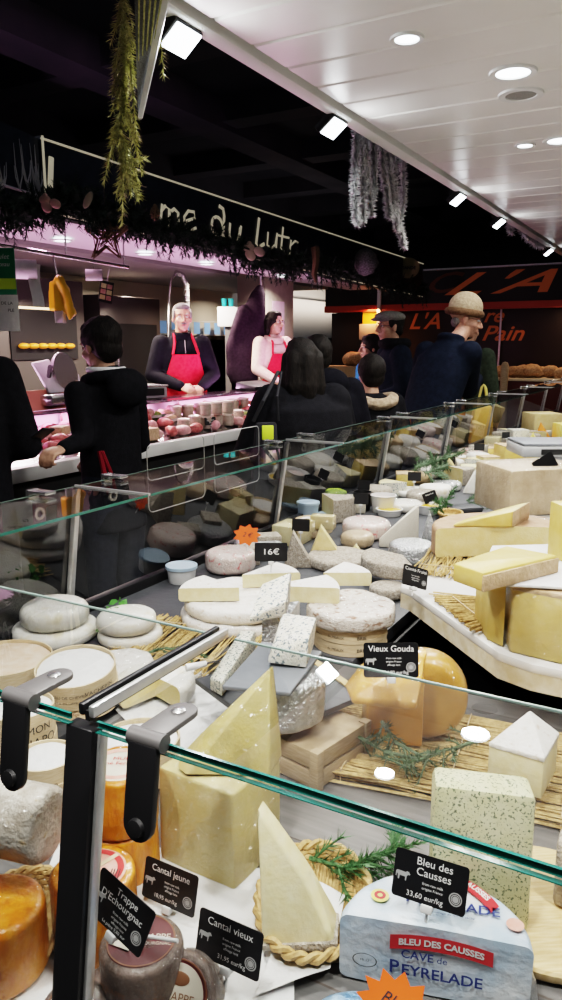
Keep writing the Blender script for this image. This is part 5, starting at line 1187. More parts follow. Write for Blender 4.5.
def hand_into(mb, w, d, n, side, curl=.5, s=1.0):
    # w wrist, d towards the fingers, n out of the back of the hand, side = +1 thumb on x side
    d = Vc(d).normalized(); n = Vc(n); n = (n - d * n.dot(d)).normalized(); x = d.cross(n) * side; w = Vc(w)
    pc = w + d * .045 * s
    R = Mx((x, d, n)).transposed().to_4x4(); mb.ball((0, 0, 0), (.041 * s, .050 * s, .016 * s), 0, TL(*pc) @ R, 14, 10)
    for k, (o, l) in enumerate(((.030, .072), (.010, .080), (-.010, .075), (-.029, .060))):
        b = w + d * .080 * s + x * o * s; a = curl * (1 + .12 * k); p = b; pts = [b - d * .02 * s, b]; ang = 0
        for f in (.45, .32, .25):
            ang += a; p = p + (d * math.cos(ang) - n * math.sin(ang)) * l * f * s; pts.append(p)
        limb(mb, pts, [.010 * s, .0098 * s, .0092 * s, .0085 * s, .0072 * s])
    b = w + d * .022 * s + x * .030 * s; p1 = b + (x * .7 + d * .6 - n * .25).normalized() * .036 * s; p2 = p1 + (d * .9 - n * .45 + x * .05).normalized() * .030 * s
    limb(mb, [b, p1, p2], [.013 * s, .011 * s, .0085 * s])
def person(label, pos, heading, H=1.75, lean=0.0, arms=None, headyaw=0, headpitch=0, skin='skin', coat='cloth_black', coat_len=.55, bulk=1.0, collar=True, hair=None, hands=(True, True), curl=(.5, .5), hand_n=None, zroot=0, headoff=(0, 0)):
    k = H / 1.75
    t = empty('person', (pos[0], pos[1], zroot), math.atan2(-heading[0], heading[1]), label, 'person'); t.scale = (k, k, k)
    ln = lambda z: lean * max(0, (z - .95) / .5) ** 1.2
    sh = [Vc((s * .180, ln(1.42), 1.42)) for s in (-1, 1)]
    A = arms or {}
    el = [Vc(A.get('el', (-.26, -.02 + lean * .7, 1.14))), Vc(A.get('er', (.26, -.02 + lean * .7, 1.14)))]
    wr = [Vc(A.get('wl', (-.25, .10 + lean * .6, .90))), Vc(A.get('wr', (.25, .10 + lean * .6, .90)))]
    hc = Vc((headoff[0], ln(1.6) + .025 + headoff[1], 1.625)); HT = TL(*hc) @ RZ(headyaw) @ RX(headpitch)
    b = MB()
    loft(b, [((0, ln(z) + y, z), rx, ry) for z, rx, ry, y in ((.84, .13, .09, 0), (.92, .155, .105, 0), (1.02, .135, .09, 0), (1.12, .135, .09, 0), (1.26, .155, .10, 0), (1.36, .155, .09, 0), (1.43, .12, .065, -.005), (1.47, .06, .05, -.005))])
    limb(b, [(0, ln(1.45) - .005, 1.44), (hc.x * .6, hc.y * .75 + ln(1.5) * .25 - .02, 1.52), (hc.x, hc.y - .015, 1.58)], [.062, .052, .053])
    head_into(b, HT)
    for i, s in enumerate((-1, 1)):
        limb(b, [sh[i], el[i], wr[i]], [.050, .038, .026])
        if hands[i]:
            d = (wr[i] - el[i]).normalized(); hn = Vc((hand_n or {}).get(i, (s * .8, .1, .6)))
            x = d.cross((hn - d * hn.dot(d)).normalized()); side = 1 if (x.dot(Vc((-s, .4, .5)))) > 0 else -1
            hand_into(b, wr[i], d, hn, side, curl[i])
        limb(b, [(s * .088, 0, .90), (s * .095, .012, .49), (s * .10, -.01, .09)], [.080, .052, .036]); limb(b, [(s * .10, -.02, .045), (s * .112, .13, .032)], [.042, .032])
    me = solid(b, .0062, 5); me.materials.append(M[skin]); body = link('body', me, t)
    # face
    for s in (-1, 1):
        e = MB().ball((.031 * s, .0755, .006), (.0125, .0085, .0075), 0, HT, 12, 8).build('eye', M['eye_white'], t); MB().ball((.031 * s, .0832, .006), (.0055, .0022, .0055), 0, HT, 10, 6).build('iris', M['iris'], e)
        MB().tube([(.016 * s, .0855, .024), (.034 * s, .085, .030), (.050 * s, .073, .024)], [.003, .0042, .002], 6, 0, HT).build('eyebrow', M['hair_grey' if hair == 'hair_grey' else 'hair_dark'], t)
    MB().ball((0, .0885, -.061), (.020, .006, .0035), 0, HT, 12, 6).ball((0, .0875, -.0675), (.017, .006, .0045), 0, HT, 12, 6).build('mouth', M['lips'], t)
    # trousers and shoes
    g = MB(); loft(g, [((0, 0, z), rx, ry) for z, rx, ry in ((.80, .16, .12), (.92, .172, .122), (1.04, .158, .112))])
    for s in (-1, 1): limb(g, [(s * .09, 0, .88), (s * .096, .01, .49), (s * .10, -.01, .10)], [.098, .072, .062])
    me = solid(g, .014, 5); me.materials.append(M['jean']); link('trousers', me, t)
    for s in (-1, 1):
        g = MB(); limb(g, [(s * .10, -.03, .048), (s * .113, .14, .038)], [.050, .040]); g.box((s * .107, .055, .012), (.085, .25, .022)); me = solid(g, .011, 4); me.materials.append(M['black']); link('shoe', me, t)
    # coat
    g = MB(); B = bulk; z0 = 1.02 - coat_len
    rings = [(z0, .215 * B, .155 * B, .0), (max(z0 + .05, .80), .205 * B, .15 * B, 0), (.98, .195 * B, .145 * B, 0), (1.12, .195 * B, .142 * B, 0), (1.28, .205 * B, .142 * B, 0), (1.38, .195 * B, .12 * B, -.005), (1.445, .135, .085, -.01), (1.49, .078, .072, -.008)]
    loft(g, [((0, ln(z) + y, z), rx, ry) for z, rx, ry, y in rings])
    for i in (0, 1):
        d = (wr[i] - el[i]).normalized()
        limb(g, [sh[i] + Vc((0, 0, -.012)), el[i], wr[i] - d * .012], [.078 * B, .062 * B, .046 * B])
    if collar: g.tube([(.075 * math.cos(a * PI / 6 + .5), ln(1.5) + .072 * math.sin(a * PI / 6 + .5) - .01, 1.50 - .018 * math.sin(a * PI / 6 + .5)) for a in range(12)], .022, 8, closed=True)
    me = solid(g, .012, 7); me.materials.append(M[coat]); link('coat', me, t)
    t['_h'] = 0; del t['_h']
    return t, HT, ln
def part(t, name, mb, m, vox=.008, it=3, jit=None):
    if jit: mb.jit(*jit)
    me = solid(mb, vox, it); me.materials.append(M[m]); return link(name, me, t)
def short_hair(t, HT, m, vol=1.0, jit=(.006, 30)):
    g = MB(); g.ball((0, -.030, .038), (.083 * vol, .096 * vol, .090 * vol), 0, HT, 24, 16); g.ball((0, -.055, -.01), (.074 * vol, .058 * vol, .075 * vol), 0, HT, 20, 12); g.ball((0, .028, .088), (.062, .052, .034), 0, HT)
    for s in (-1, 1): g.ball((.070 * s, .012, .03), (.014, .026, .04), 0, HT)
    return part(t, 'hair', g, m, .006, 2, jit)
def long_hair(t, HT, m, drop=.22):
    g = MB(); g.ball((0, -.026, .036), (.090, .102, .094), 0, HT, 24, 16); g.ball((0, .02, .092), (.066, .056, .034), 0, HT)
    for x, y, l, r in ((0, -.085, drop, .055), (-.055, -.062, drop, .05), (.055, -.062, drop, .05), (-.082, -.015, drop * .8, .032), (.082, -.015, drop * .8, .032)):
        limb(g, [(x, y, .02), (x * 1.15, y - .01, -drop * .5), (x * 1.1, y - .015, -l)], [r, r * 1.05, r * .55], HT)
    return part(t, 'hair', g, m, .008, 3, (.006, 28))
def glasses(t, HT):
    g = MB()
    for s in (-1, 1):
        g.tube([(.032 * s + .021 * math.cos(a * PI / 8), .094, .004 + .016 * math.sin(a * PI / 8)) for a in range(16)], .0016, 6, 0, HT, closed=True); g.tube([(.053 * s, .092, .008), (.078 * s, .03, .008), (.079 * s, -.02, .004)], .0016, 6, 0, HT)
    g.tube([(-.011, .095, .006), (.011, .095, .006)], .0016, 6, 0, HT); return g.build('glasses', M['black'], t)
def apron(t, ln, m='cloth_red', top=1.32):
    def fn(u, v):
        z = .55 + (top - .55) * v; w = (.20 if v < .62 else .20 - .085 * (v - .62) / .38); x = (u * 2 - 1) * w
        yy = .150 * math.sqrt(max(.02, 1 - (x / .235) ** 2)) + .012; return Vc((x, yy + ln(z) + .004 * math.sin(x * 40 + v * 3), z))
    g = MB().sheet(fn, 20, 24); g2 = MB().sheet(lambda u, v: fn(u, v) - Vc((0, .004, 0)), 20, 24); g.add(g2.v, [tuple(reversed(f)) for f in g2.f])
    o = g.build('apron', M[m], t)
    s = MB()
    for k in (-1, 1): s.tube([fn(.5 + .5 * k * .98, 1) , Vc((k * .085, .105 + ln(1.42), 1.42)), Vc((k * .075, .03 + ln(1.5), 1.49)), Vc((k * .05, -.06 + ln(1.5), 1.50))], .011, 6)
    for k in (-1, 1): pass
    s.build('apron_strap', M[m], o)
    b = MB().tube([(x, fn(.5 + x / .4 * .5 * 1.0, .47).y + .004, .90 + .0) for x in [-.19 + .038 * i for i in range(11)]], .006, 6); b.build('apron_tie', M[m], o); return o
def hdg(px_right, away_): return (RT.x * px_right + math.cos(TH) * away_, RT.y * px_right + math.sin(TH) * away_)
PLAT = .22
# grey haired seller
hp = atd(180, 318, 6.45); H = 1.76; z0 = hp.z - 1.625 * H / 1.75
t, HT, ln = person('grey-haired man in a black jacket and red apron with folded hands behind the meat counter', (hp.x, hp.y), (-.62, -.78), H, .03, dict(el=(-.27, .06, 1.15), er=(.27, .06, 1.15), wl=(-.10, .27, 1.05), wr=(.08, .29, 1.06)), headyaw=-.12, skin='skin2', coat='cloth_jacket', coat_len=.12, bulk=1.02, hair='hair_grey', zroot=z0, hand_n={0: (-.3, .5, .8), 1: (.3, .6, .7)})
short_hair(t, HT, 'hair_grey', .97, (.004, 30)); apron(t, ln); MB().tube([(0, .135, 1.44), (.0, .155, 1.33)], .004, 6).build('zip', M['steel'], t)
MB().ball((0, .092, -.049), (.026, .008, .007), 0, HT, 12, 6).build('moustache', M['hair_grey'], t)
SELL = [(hp, z0)]
hp = atd(271, 323, 7.7); H = 1.66; z0 = hp.z - 1.625 * H / 1.75
t, HT, ln = person('dark-haired woman with glasses in a beige hooded top and red apron behind the meat counter', (hp.x, hp.y), (-.35, -.94), H, .03, dict(el=(-.26, .05, 1.14), er=(.26, .08, 1.14), wl=(-.16, .26, 1.02), wr=(.16, .28, 1.02)), headyaw=.18, coat='cloth_beige', coat_len=.14, bulk=1.04, zroot=z0)
long_hair(t, HT, 'hair_dark', .14); glasses(t, HT); apron(t, ln, top=1.30)
g = MB(); g.tube([(.10 * math.cos(a * PI / 8), ln(1.48) - .01 + .10 * math.sin(a * PI / 8), 1.465 + (-.03 * math.sin(a * PI / 8))) for a in range(16)], .034, 8, closed=True); part(t, 'hood', g, 'cloth_beige', .01, 3)
SELL.append((hp, z0))
for (p, z), lab in zip(SELL, ('raised wooden duckboard under the grey-haired seller', 'raised wooden duckboard under the seller with glasses')):
    MB().box((0, 0, (z - .002) / 2), (.62, .44, z - .002), bev=.005).build('duckboard', M['crate'], None, (p.x, p.y + .03, 0), 0, lab, 'platform', 'duckboards behind the meat counter')
# woman seen from behind, with bag
hp = atd(304, 362, 3.75)
H = hp.z / 1.625 * 1.75
t, HT, ln = person('long dark-haired woman in a black coat seen from behind, bag on her shoulder', (hp.x, hp.y), (.62, .78), H, .02, dict(el=(-.32, .02, 1.12), er=(.29, .06, 1.14), wl=(-.33, .18, .98), wr=(.12, .25, 1.02)), coat='cloth_black', coat_len=.75, bulk=1.38)
long_hair(t, HT, 'hair_dark', .25)
wx, wy = hp.x, hp.y
b0 = atd(266, 432, 3.45)
g = empty('shoulder_bag', b0, TH - PI / 2 + .3, 'dark grey shoulder bag with a neon yellow panel hanging at the back-turned woman', 'bag')
MB().hull([(x, y, z) for x, y, z in ((-.07, -.03, -.22), (.06, -.03, -.22), (-.07, .03, -.22), (.06, .03, -.22), (-.05, -.015, .045), (.05, -.015, .045), (-.05, .015, .045), (.05, .015, .045))], bev=.012).build('bag_body', mat('grey_canvas', (.03, .03, .034), rough=.85, spec=.1), g)
MB().box((.0, -.026, -.0), (.055, .012, .065), bev=.004).build('neon_panel', mat('neon_yellow', (.62, .80, .05), rough=.6), g)
s1 = atd(278, 372, 3.58) - b0; s1 = RZ(-(TH - PI / 2 + .3)) @ s1
MB().tube([(-.06, 0, .05), (-.02, -.02, .14), s1, (s1.x + .04, s1.y + .10, s1.z - .01)], .009, 8).tube([(.06, 0, .05), (.05, -.01, .16), s1 + Vc((.02, .01, 0))], .006, 8).build('strap', bpy.data.materials['grey_canvas'], g)
# second customer half hidden behind her
hp = atd(324, 356, 4.3); H = hp.z / 1.625 * 1.75
t, HT, ln = person('person in a black padded jacket half hidden behind the long-haired woman', (hp.x, hp.y), (.7, .7), H, .02, None, coat='cloth_jacket', coat_len=.45, bulk=1.18, headoff=(-.03, 0)); short_hair(t, HT, 'hair_dark', 1.05)
g = MB(); g.ball((0, -.10, 1.46), (.13, .09, .10)); part(t, 'hood', g, 'cloth_jacket', .012, 3)
# young man with phone
hp = atd(107, 346, 3.5); H = hp.z / 1.625 * 1.75
hb = atd(62, 449, 3.28); wb = (RZ(math.atan2(-.08, 1.0)).inverted() @ (hb - Vc((hp.x, hp.y, 0)))) / (H / 1.75); wb = wb * 1.0; eb = (Vc((-.18, .02, 1.42)) + wb) / 2 + Vc((.06, -.02, -.10))
t, HT, ln = person('young man in a black hooded top holding a phone at the meat counter', (hp.x, hp.y), (.08, 1.0), H, .02, dict(el=eb, er=(.25, .05, 1.13), wl=wb, wr=(.16, .24, 1.05)), headyaw=.0, headpitch=-.22, coat='cloth_black', coat_len=.28, bulk=.82, hand_n={0: (-.6, -.2, .7)}, curl=(.7, .5))
short_hair(t, HT, 'hair_dark', 1.10, (.009, 36))
g = MB(); g.tube([(.085 * math.cos(a * PI / 8), ln(1.5) + .080 * math.sin(a * PI / 8) - .01, 1.515) for a in range(16)], .016, 8, closed=True); part(t, 'collar', g, 'cloth_beige', .008, 2).data.materials[0] = M['white_plastic']
g = MB(); g.ball((0, -.125, 1.43), (.125, .06, .095)); g.tube([(.115 * math.cos(a * PI / 8), ln(1.5) - .03 + .105 * math.sin(a * PI / 8), 1.475 - .02 * math.sin(a * PI / 8)) for a in range(16)], .032, 8, closed=True); part(t, 'hood', g, 'cloth_black', .012, 4)
g = MB(); g.tube([(-.17, -.10, 1.15), (-.175, -.13, 1.05), (-.16, -.14, .95)], .012, 6).tube([(-.165, -.11, 1.15), (-.14, -.135, 1.05), (-.12, -.14, .95)], .010, 6); g.build('red_strap', mat('dark_red_strap', (.16, .01, .02), rough=.8, spec=.1), t)
k = H / 1.75; hw = atd(37, 438, 3.17)
g = empty('smartphone', hw, 0, 'dark smartphone in the hand of the young man in the black hooded top', 'phone'); g.rotation_euler = (math.radians(-35), math.radians(10), t.rotation_euler.z + .2)
MB().box((0, 0, .0), (.074, .15, .009), bev=.003).build('case', M['black'], g); MB().box((0, 0, .0052), (.067, .140, .001)).build('screen', mat('phone_screen', (.06, .06, .08), rough=.1, emit=.3), g)
# customer cut by the left edge
hp = atd(-54, 318, 3.0); H = hp.z / 1.625 * 1.75
t, HT, ln = person('person in a long black coat seen from behind, cut by the left edge', (hp.x, hp.y), (.62, .78), H, .02, dict(el=(-.27, -.02, 1.13), er=(.26, -.02, 1.13), wl=(-.05, .27, 1.05), wr=(.05, .29, 1.05)), coat='cloth_black', coat_len=.8, bulk=1.0); short_hair(t, HT, 'hair_dark', 1.0)
# man in the knitted hat leaning towards the counter
hp = atd(464, 322, 5.5); hd = (.93, -.37); lean = .20
fwd = Vc((hd[0], hd[1], 0)).normalized(); Hs = hp.z / 1.605
base = hp - fwd * (lean * 1.36 + .07) * Hs
hand_w = aty(483, 381, 1.60); Rz = RZ(math.atan2(-hd[0], hd[1])); wl_ = (Rz.inverted() @ (hand_w - Vc((base.x, base.y, 0)))) / Hs
wl_ = wl_ + Vc((0, -.07, .02)); elr = (Vc((.18, lean, 1.42)) + wl_) / 2 + Vc((.035, -.10, -.16))
t, HT, ln = person('older man in a tan knitted hat and navy coat bending towards the cheese counter', (base.x, base.y), hd, Hs * 1.75, lean, dict(er=elr, wr=wl_, el=(-.26, .2, 1.12), wl=(-.12, .38, 1.08)), headyaw=-.85, headpitch=-.25, skin='skin2', coat='cloth_navy', coat_len=.62, bulk=1.0, hair='hair_grey', headoff=(0, .07), curl=(.8, .9))
g = MB(); g.ball((0, -.028, .070), (.094, .114, .104), 0, HT, 28, 18); hat = part(t, 'knitted_hat', g, 'knit_tan', .007, 2)
g = MB(); g.tube([(.090 * math.cos(a * PI / 12), -.026 + .108 * math.sin(a * PI / 12), (.036 + .012 * math.sin(a * PI / 12))) for a in range(24)], .026, 8, 0, HT, closed=True); me = solid(g, .007, 2); me.materials.append(M['knit_brown']); link('brim_band', me, hat)
glasses(t, HT)
g = MB(); g.ball((0, -.062, -.03), (.064, .034, .042), 0, HT); part(t, 'hair', g, 'hair_grey', .007, 2, (.004, 30))
hw = hand_w + Vc((.01, 0, -.03))
g = empty('carrier_bag', hw, TH - PI / 2, 'yellow carrier bag hanging from the hand of the man in the knitted hat', 'bag')
MB().tube([(-.04, 0, -.16), (-.012, 0, -.02), (.004, 0, .0), (.015, 0, -.02), (.045, 0, -.16)], .0085, 6).tube([(-.03, .02, -.16), (-.004, .012, -.02), (.012, .0, -.004), (.03, .01, -.03), (.055, .02, -.16)], .0075, 6).build('handle', M['bright_yellow'], g)
mb = MB().hull([(-.07, -.05, -.17), (.08, -.05, -.17), (-.07, .05, -.17), (.08, .05, -.17), (-.09, -.07, -.50), (.10, -.07, -.50), (-.09, .07, -.50), (.10, .07, -.50)], bev=.02).jit(.012, 14, 2); mb.build('bag_body', mat('orange_yellow_plastic', (.95, .52, .03), (.98, .62, .08), scale=5, rough=.4), g)
# man in flat cap
hp = atd(398, 327, 6.3); H = hp.z / 1.625 * 1.75
t, HT, ln = person('man in a grey flat cap and dark overcoat facing left in the aisle', (hp.x, hp.y), hdg(-.95, -.15), H, .03, dict(el=(-.27, .02, 1.13), er=(.27, .04, 1.13), wl=(-.16, .26, 1.08), wr=(.16, .28, 1.08)), coat='cloth_navy', coat_len=.75, bulk=1.1, headyaw=0.1)
g = MB(); g.ball((0, .0, .075), (.096, .125, .048), 0, HT, 24, 14); g.ball((0, .10, .055), (.066, .055, .014), 0, HT); part(t, 'flat_cap', g, 'cap_grey', .007, 2)
short_hair(t, HT, 'hair_dark', .92); glasses(t, HT)
g = MB(); g.tube([(.10 * math.cos(a * PI / 8), ln(1.5) + .09 * math.sin(a * PI / 8) - .01, 1.50) for a in range(16)], .042, 8, closed=True); part(t, 'scarf', g, 'cloth_black', .01, 3)
# person with fur collar
hp = atd(373, 374, 4.75); H = hp.z / 1.625 * 1.75
t, HT, ln = person('black-haired person in a black coat with a beige fur collar, seen from behind', (hp.x, hp.y), hdg(-.3, .95), H, .02, None, coat='cloth_black', coat_len=.6, bulk=1.1, collar=False); short_hair(t, HT, 'hair_dark', 1.22)
g = MB(); g.tube([(.15 * math.cos(a * PI / 10), ln(1.5) - .03 + .12 * math.sin(a * PI / 10), 1.435 + .02 * math.cos(2 * a * PI / 10)) for a in range(20)], .042, 10, closed=True); part(t, 'fur_collar', g, 'fur', .009, 1, (.012, 60))
hp = atd(374, 348, 7.3); H = hp.z / 1.625 * 1.75
t, HT, ln = person('dark-haired person in a bright blue jacket far back beside the capped man', (hp.x, hp.y), hdg(-.8, -.3), H, .02, None, coat='cloth_blue', coat_len=.3, bulk=1.1); short_hair(t, HT, 'hair_dark', 1.15)
hp = atd(466, 330, 6.6); H = hp.z / 1.625 * 1.75
t, HT, ln = person('person in a dark green coat mostly hidden behind the man in the knitted hat', (hp.x, hp.y), hdg(.6, .7), H, .02, None, coat='cloth_green', coat_len=.5, bulk=1.0); short_hair(t, HT, 'hair_dark', 1.0)
# ------------------------------------------------------------------ meat counter
YB = 2.95
t = empty('meat_counter', (4.6, 3.3, 0), 0, 'long black meat counter with a pale front ledge across the aisle', 'display counter')
def L(*p): return Vc(p) - Vc((4.6, 3.3, 0))
MB().box(L(4.6, 3.32, .46), (6.6, .66, .92), bev=.004).build('cabinet', M['black'], t)
MB().box(L(4.6, YB + .02, .965), (6.6, .06, .075), bev=.006).build('front_ledge', M['white_paint'], t)
MB().hull([L(x, y, z) for x in (1.3, 7.9) for y, z in ((YB + .055, .955), (YB + .055, .985), (3.44, 1.135), (3.44, 1.10))]).build('tray', M['steel'], t)
MB().box(L(4.6, 3.57, 1.06), (6.6, .16, .28), bev=.006).build('back_shelf', M['scale'], t)
MB().box(L(4.6, 3.48, 1.215), (6.6, .34, .010), bev=.003).build('glass_shelf', mat('dark_glass', (.10, .06, .09), rough=.06, coat=.6), t)
for x in (2.2, 3.4, 4.6, 5.8, 7.0): MB().box(L(x, 3.48, 1.12), (.02, .02, .20)).build('shelf_post', M['steel'], t)
for x in (3.2, 5.6):
    l = bpy.data.lights.new('case_tube', 'AREA'); l.shape = 'RECTANGLE'; l.size = 2.2; l.size_y = .05; l.energy = 15; l.color = (1, .40, .72)
    lo = bpy.data.objects.new('case_tube', l); COL.objects.link(lo); lo.location = (x, 3.42, 1.20); 
    l = bpy.data.lights.new('soffit_fill_uplight', 'AREA'); l.shape = 'RECTANGLE'; l.size = 2.2; l.size_y = .06; l.energy = 38; l.color = (1, .55, .85)  # added upward lamp that brightens the pale soffit
    lo = bpy.data.objects.new('soffit_fill_uplight', l); COL.objects.link(lo); lo.location = (x, 3.60, 1.235); lo.rotation_euler = (PI, 0, 0)
M['meat_pink'] = mat('cooked_meat', (.60, .26, .27), (.74, .44, .42), scale=10, rough=.35, bump=.3); M['meat_red'] = mat('raw_meat', (.42, .06, .06), (.60, .20, .18), scale=9, rough=.3, bump=.3)
M['sausage'] = mat('sausage', (.50, .18, .12), (.66, .30, .22), scale=8, rough=.35); M['glass_jar'] = mat('terrine_jar', (.42, .34, .28), (.52, .43, .36), scale=12, rough=.25, coat=.5); M['pate'] = mat('pate', (.46, .30, .18), (.60, .43, .28), scale=18, rough=.5)
M['salad'] = mat('green_salad', (.20, .30, .06), (.40, .45, .14), scale=18, rough=.5, bump=.6)
SLP = .15 / (3.44 - YB - .055)
ztray = lambda y: .985 + (y - YB - .055) * SLP + .003
def onslope(px, py):
    r = ray(px, py); t = (.985 - CZ - SLP * (YB + .055)) / (r.z - SLP * r.y); p = CAM + r * t; p.y = min(max(p.y, YB + .11), 3.36); return p
def tin(label, px, py, w, kind, grp, seed=0, stack=0):
    p = onslope(px, py); k = dep(p) / F_PX; r = w * k / 2; z = ztray(p.y) + stack
    if kind == 'jar':
        t = empty('terrine_jar', (p.x, p.y, z), 0, label, 'jar', grp)
        MB().lathe([(0, 0), (r * .9, 0), (r, .006), (r, .07), (r * .92, .078)], 24).build('pot', M['glass_jar'], t); MB().lathe([(r * 1.04, .076), (r * 1.04, .088), (r * .5, .094), (0, .094)], 24).build('lid', M['pinkwrap'], t); return t
    if kind == 'meat': return MB().ball((0, 0, .035), (r, r * .7, .038), seg=20).jit(.012, 16, seed).build('meat_piece', M['meat_pink' if seed % 2 else 'meat_red'], None, (p.x, p.y, z), seed, label, 'meat', grp)
    if kind == 'sausage':
        g = MB()
        g.tube([(r * math.cos(a * .7), r * .7 * math.sin(a * .7), .014 + .002 * a) for a in range(9)], .015, 8); return g.build('sausage_coil', M['sausage'], None, (p.x, p.y, z), seed, label, 'sausage', grp)
    if kind == 'tray':
        t = empty('meat_tray', (p.x, p.y, z), seed * .3, label, 'tray', grp)
        MB().lathe([(0, 0), (r * .9, 0), (r, .018), (r * 1.05, .02), (r * .93, .012), (0, .006)], 28, T=Mx.Diagonal((1, .7, 1, 1))).build('dish', M['white_plastic'], t)
        MB().ball((0, 0, .018), (r * .85, r * .6, .028), seg=20).jit(.012, 25, seed).build('filling', M[('salad', 'meat_pink', 'pate', 'meat_red')[seed % 4]], t); return t
    if kind == 'terrine': return MB().box((0, 0, .04), (r * 2, r * 1.3, .08), bev=.012).jit(.004, 20, seed).build('terrine_loaf', M['pate'], None, (p.x, p.y, z), seed * .4, label, 'terrine', grp)
rnd = random.Random(4)
for k, px in enumerate((184, 195, 206, 217, 228, 238)): tin('grey terrine jar in the front row before the sausages', px, 432 - (k % 2) * 2 - k * 1.6, 12, 'jar', 'terrine jars on the meat counter')
for k, px in enumerate((176, 188, 200, 211, 222, 233, 243)): tin('grey terrine jar in the back row before the sausages', px, 419 - k * 1.7, 11.5, 'jar', 'terrine jars at the back')
for k, px in enumerate((206, 217, 228)): tin('grey terrine jar standing on another jar', px, 430 - k * 1.6 - 1, 11.5, 'jar', 'stacked terrine jars', stack=.096)
for k, (px, py) in enumerate(((60, 446), (75, 449), (52, 454), (158, 441), (172, 437), (190, 440), (205, 438), (222, 434), (165, 428), (150, 432), (146, 424), (240, 428), (248, 425), (44, 442))): tin(f'pink cut of meat at the front of the counter, {ORD[k]} piece from the first tray', px, py, 18, 'meat', 'cuts of meat on the counter', k)
for k, (px, py) in enumerate(((152, 417), (162, 414), (170, 421), (48, 432), (64, 434), (58, 424), (150, 409), (250, 412), (242, 417))): tin(f'white dish of prepared food on the meat counter, {ORD[k]} of the dishes', px, py, 22, 'tray', 'prepared dishes on the counter', k)
for k, (px, py) in enumerate(((176, 408), (188, 405), (200, 403), (212, 402), (224, 400), (236, 401), (205, 399), (218, 397))): tin('coil of red sausage behind the terrine jars', px, py, 17, 'sausage', 'sausage coils', k)
for k, (px, py) in enumerate(((148, 441), (60, 440))): tin(('brown terrine loaf at the front right of the young man', 'brown terrine loaf left of the young man')[k], px, py, 22, 'terrine', 'terrine loaves', k)
for k in range(20): tin(f'cut of pink meat heaped at the back of the counter, {ORD[k]} from the left', 52 + 10 * k, 418 - k * 1.0 + (k % 3) * 4 - 8, 17, 'meat', 'meat heaped at the back', k + 30)
for k, (px, py) in enumerate(((48, 440), (56, 447), (68, 441), (40, 446), (66, 432), (54, 432))): tin(f'dish of pink meat between the two black-coated customers, {ORD[k]} dish', px, py, 20, 'tray', 'dishes between the customers', k * 2 + 1)
p = at(203, 420, 1.08); card([('LOT DE 3', .016, 0, .006, 1), ('9,90 €', .012, 0, -.012, 1)], 'black sign with white lines among the terrine jars', (p.x, 3.06, 1.075), (math.radians(-14), 0, math.radians(-12)), w=.11, h=.055, cow=False, stamp=False, stem=.05)
# things on the glass shelf: slicer, scale, coral sheet, black tray
zs = 1.221
p = at(118, 392, zs); t = empty('meat_slicer', (aty(58, 392, 3.52).x, 3.52, zs), math.radians(10), 'pinkish lit metal meat slicer left of the young man', 'slicer')
MB().box((0, 0, .06), (.42, .22, .07), bev=.02).build('base', M['steel'], t); MB().lathe([(0, -.012), (.12, -.012), (.125, 0), (.12, .012), (0, .012)], 36, T=TL(.05, -.02, .22) @ RX(PI / 2 - .2)).build('blade_guard', M['steel'], t)
MB().hull([(-.16, -.06, .10), (.0, -.06, .10), (-.20, .02, .28), (-.04, .02, .30), (-.16, -.04, .10), (.0, -.04, .10), (-.20, .04, .28), (-.04, .04, .30)], bev=.006).build('carriage', M['scale'], t); MB().box((.15, .03, .14), (.14, .12, .14), bev=.03).build('motor_housing', M['scale'], t); MB().tube([(-.15, -.05, .2), (-.2, -.1, .26)], .014, 8).build('handle', M['black'], t)
p = at(143, 392, zs); t = empty('counter_scale', (aty(146, 390, 3.55).x, 3.55, zs), math.radians(-20), 'small grey counter scale right of the slicer', 'scale')
MB().box((0, 0, .05), (.24, .2, .08), bev=.012).build('body', M['scale'], t); MB().box((0, 0, .098), (.25, .21, .012), bev=.003).build('plate', M['steel'], t); MB().box((0, -.103, .055), (.18, .004, .05)).build('display', M['black'], t)
q = aty(17, 349, 3.62); MB().hull([(x, y + z * .2, z) for x in (-.16, .16) for y in (-.004, .004) for z in (0, .12)]).build('coral_tray', mat('coral_card', (.75, .25, .20), rough=.5), None, (q.x + .05, 3.45, zs + .001), .0, 'coral coloured tray standing on the meat counter at far left', 'tray')
q = aty(262, 372, 3.45); t = MB().hull([(-.20, -.10, .03), (.22, -.10, .03), (-.20, .10, .07), (.22, .10, .07), (-.20, -.10, .0), (.22, -.10, .0), (-.20, .10, .0), (.22, .10, .0)], bev=.006).build('counter_scale', M['black'], None, (q.x, 3.5, zs + .001), 0, 'black counter scale in front of the seller with glasses', 'scale')
# rail with hanging things
zrl = 2.16
a, b2 = aty(-30, 240, 3.36), aty(128, 267, 3.36)
t = empty('hanging_rail', (a + b2) / 2, 0, 'metal rail under the soffit with paper rolls and gloves hung on it', 'rail')
MB().tube([a - (a + b2) / 2, b2 - (a + b2) / 2], .012, 8).build('bar', M['steel'], t)
for u in (.1, .55, .97): 
    q = a.lerp(b2, u); MB().tube([q - (a + b2) / 2, q - (a + b2) / 2 + Vc((0, 0, 2.34 - q.z))], .006, 6).build('hanger', M['steel'], t)
yr = 3.33
q = aty(19, 269, yr); t = empty('paper_roll', q, 0, 'white paper roll hanging under the rail with its sheet pulled down', 'paper roll')
MB().lathe([(.018, -.09), (.052, -.09), (.052, .09), (.018, .09)], 28, T=RZ(.9) @ RX(PI / 2)).build('roll', M['paper'], t)
def fn(u, v): return Vc((.02 + .085 * u, -.055 + .012 * math.sin(v * 5), .03 - .23 * v))
MB().sheet(fn, 4, 12).build('loose_sheet', M['paper'], t)
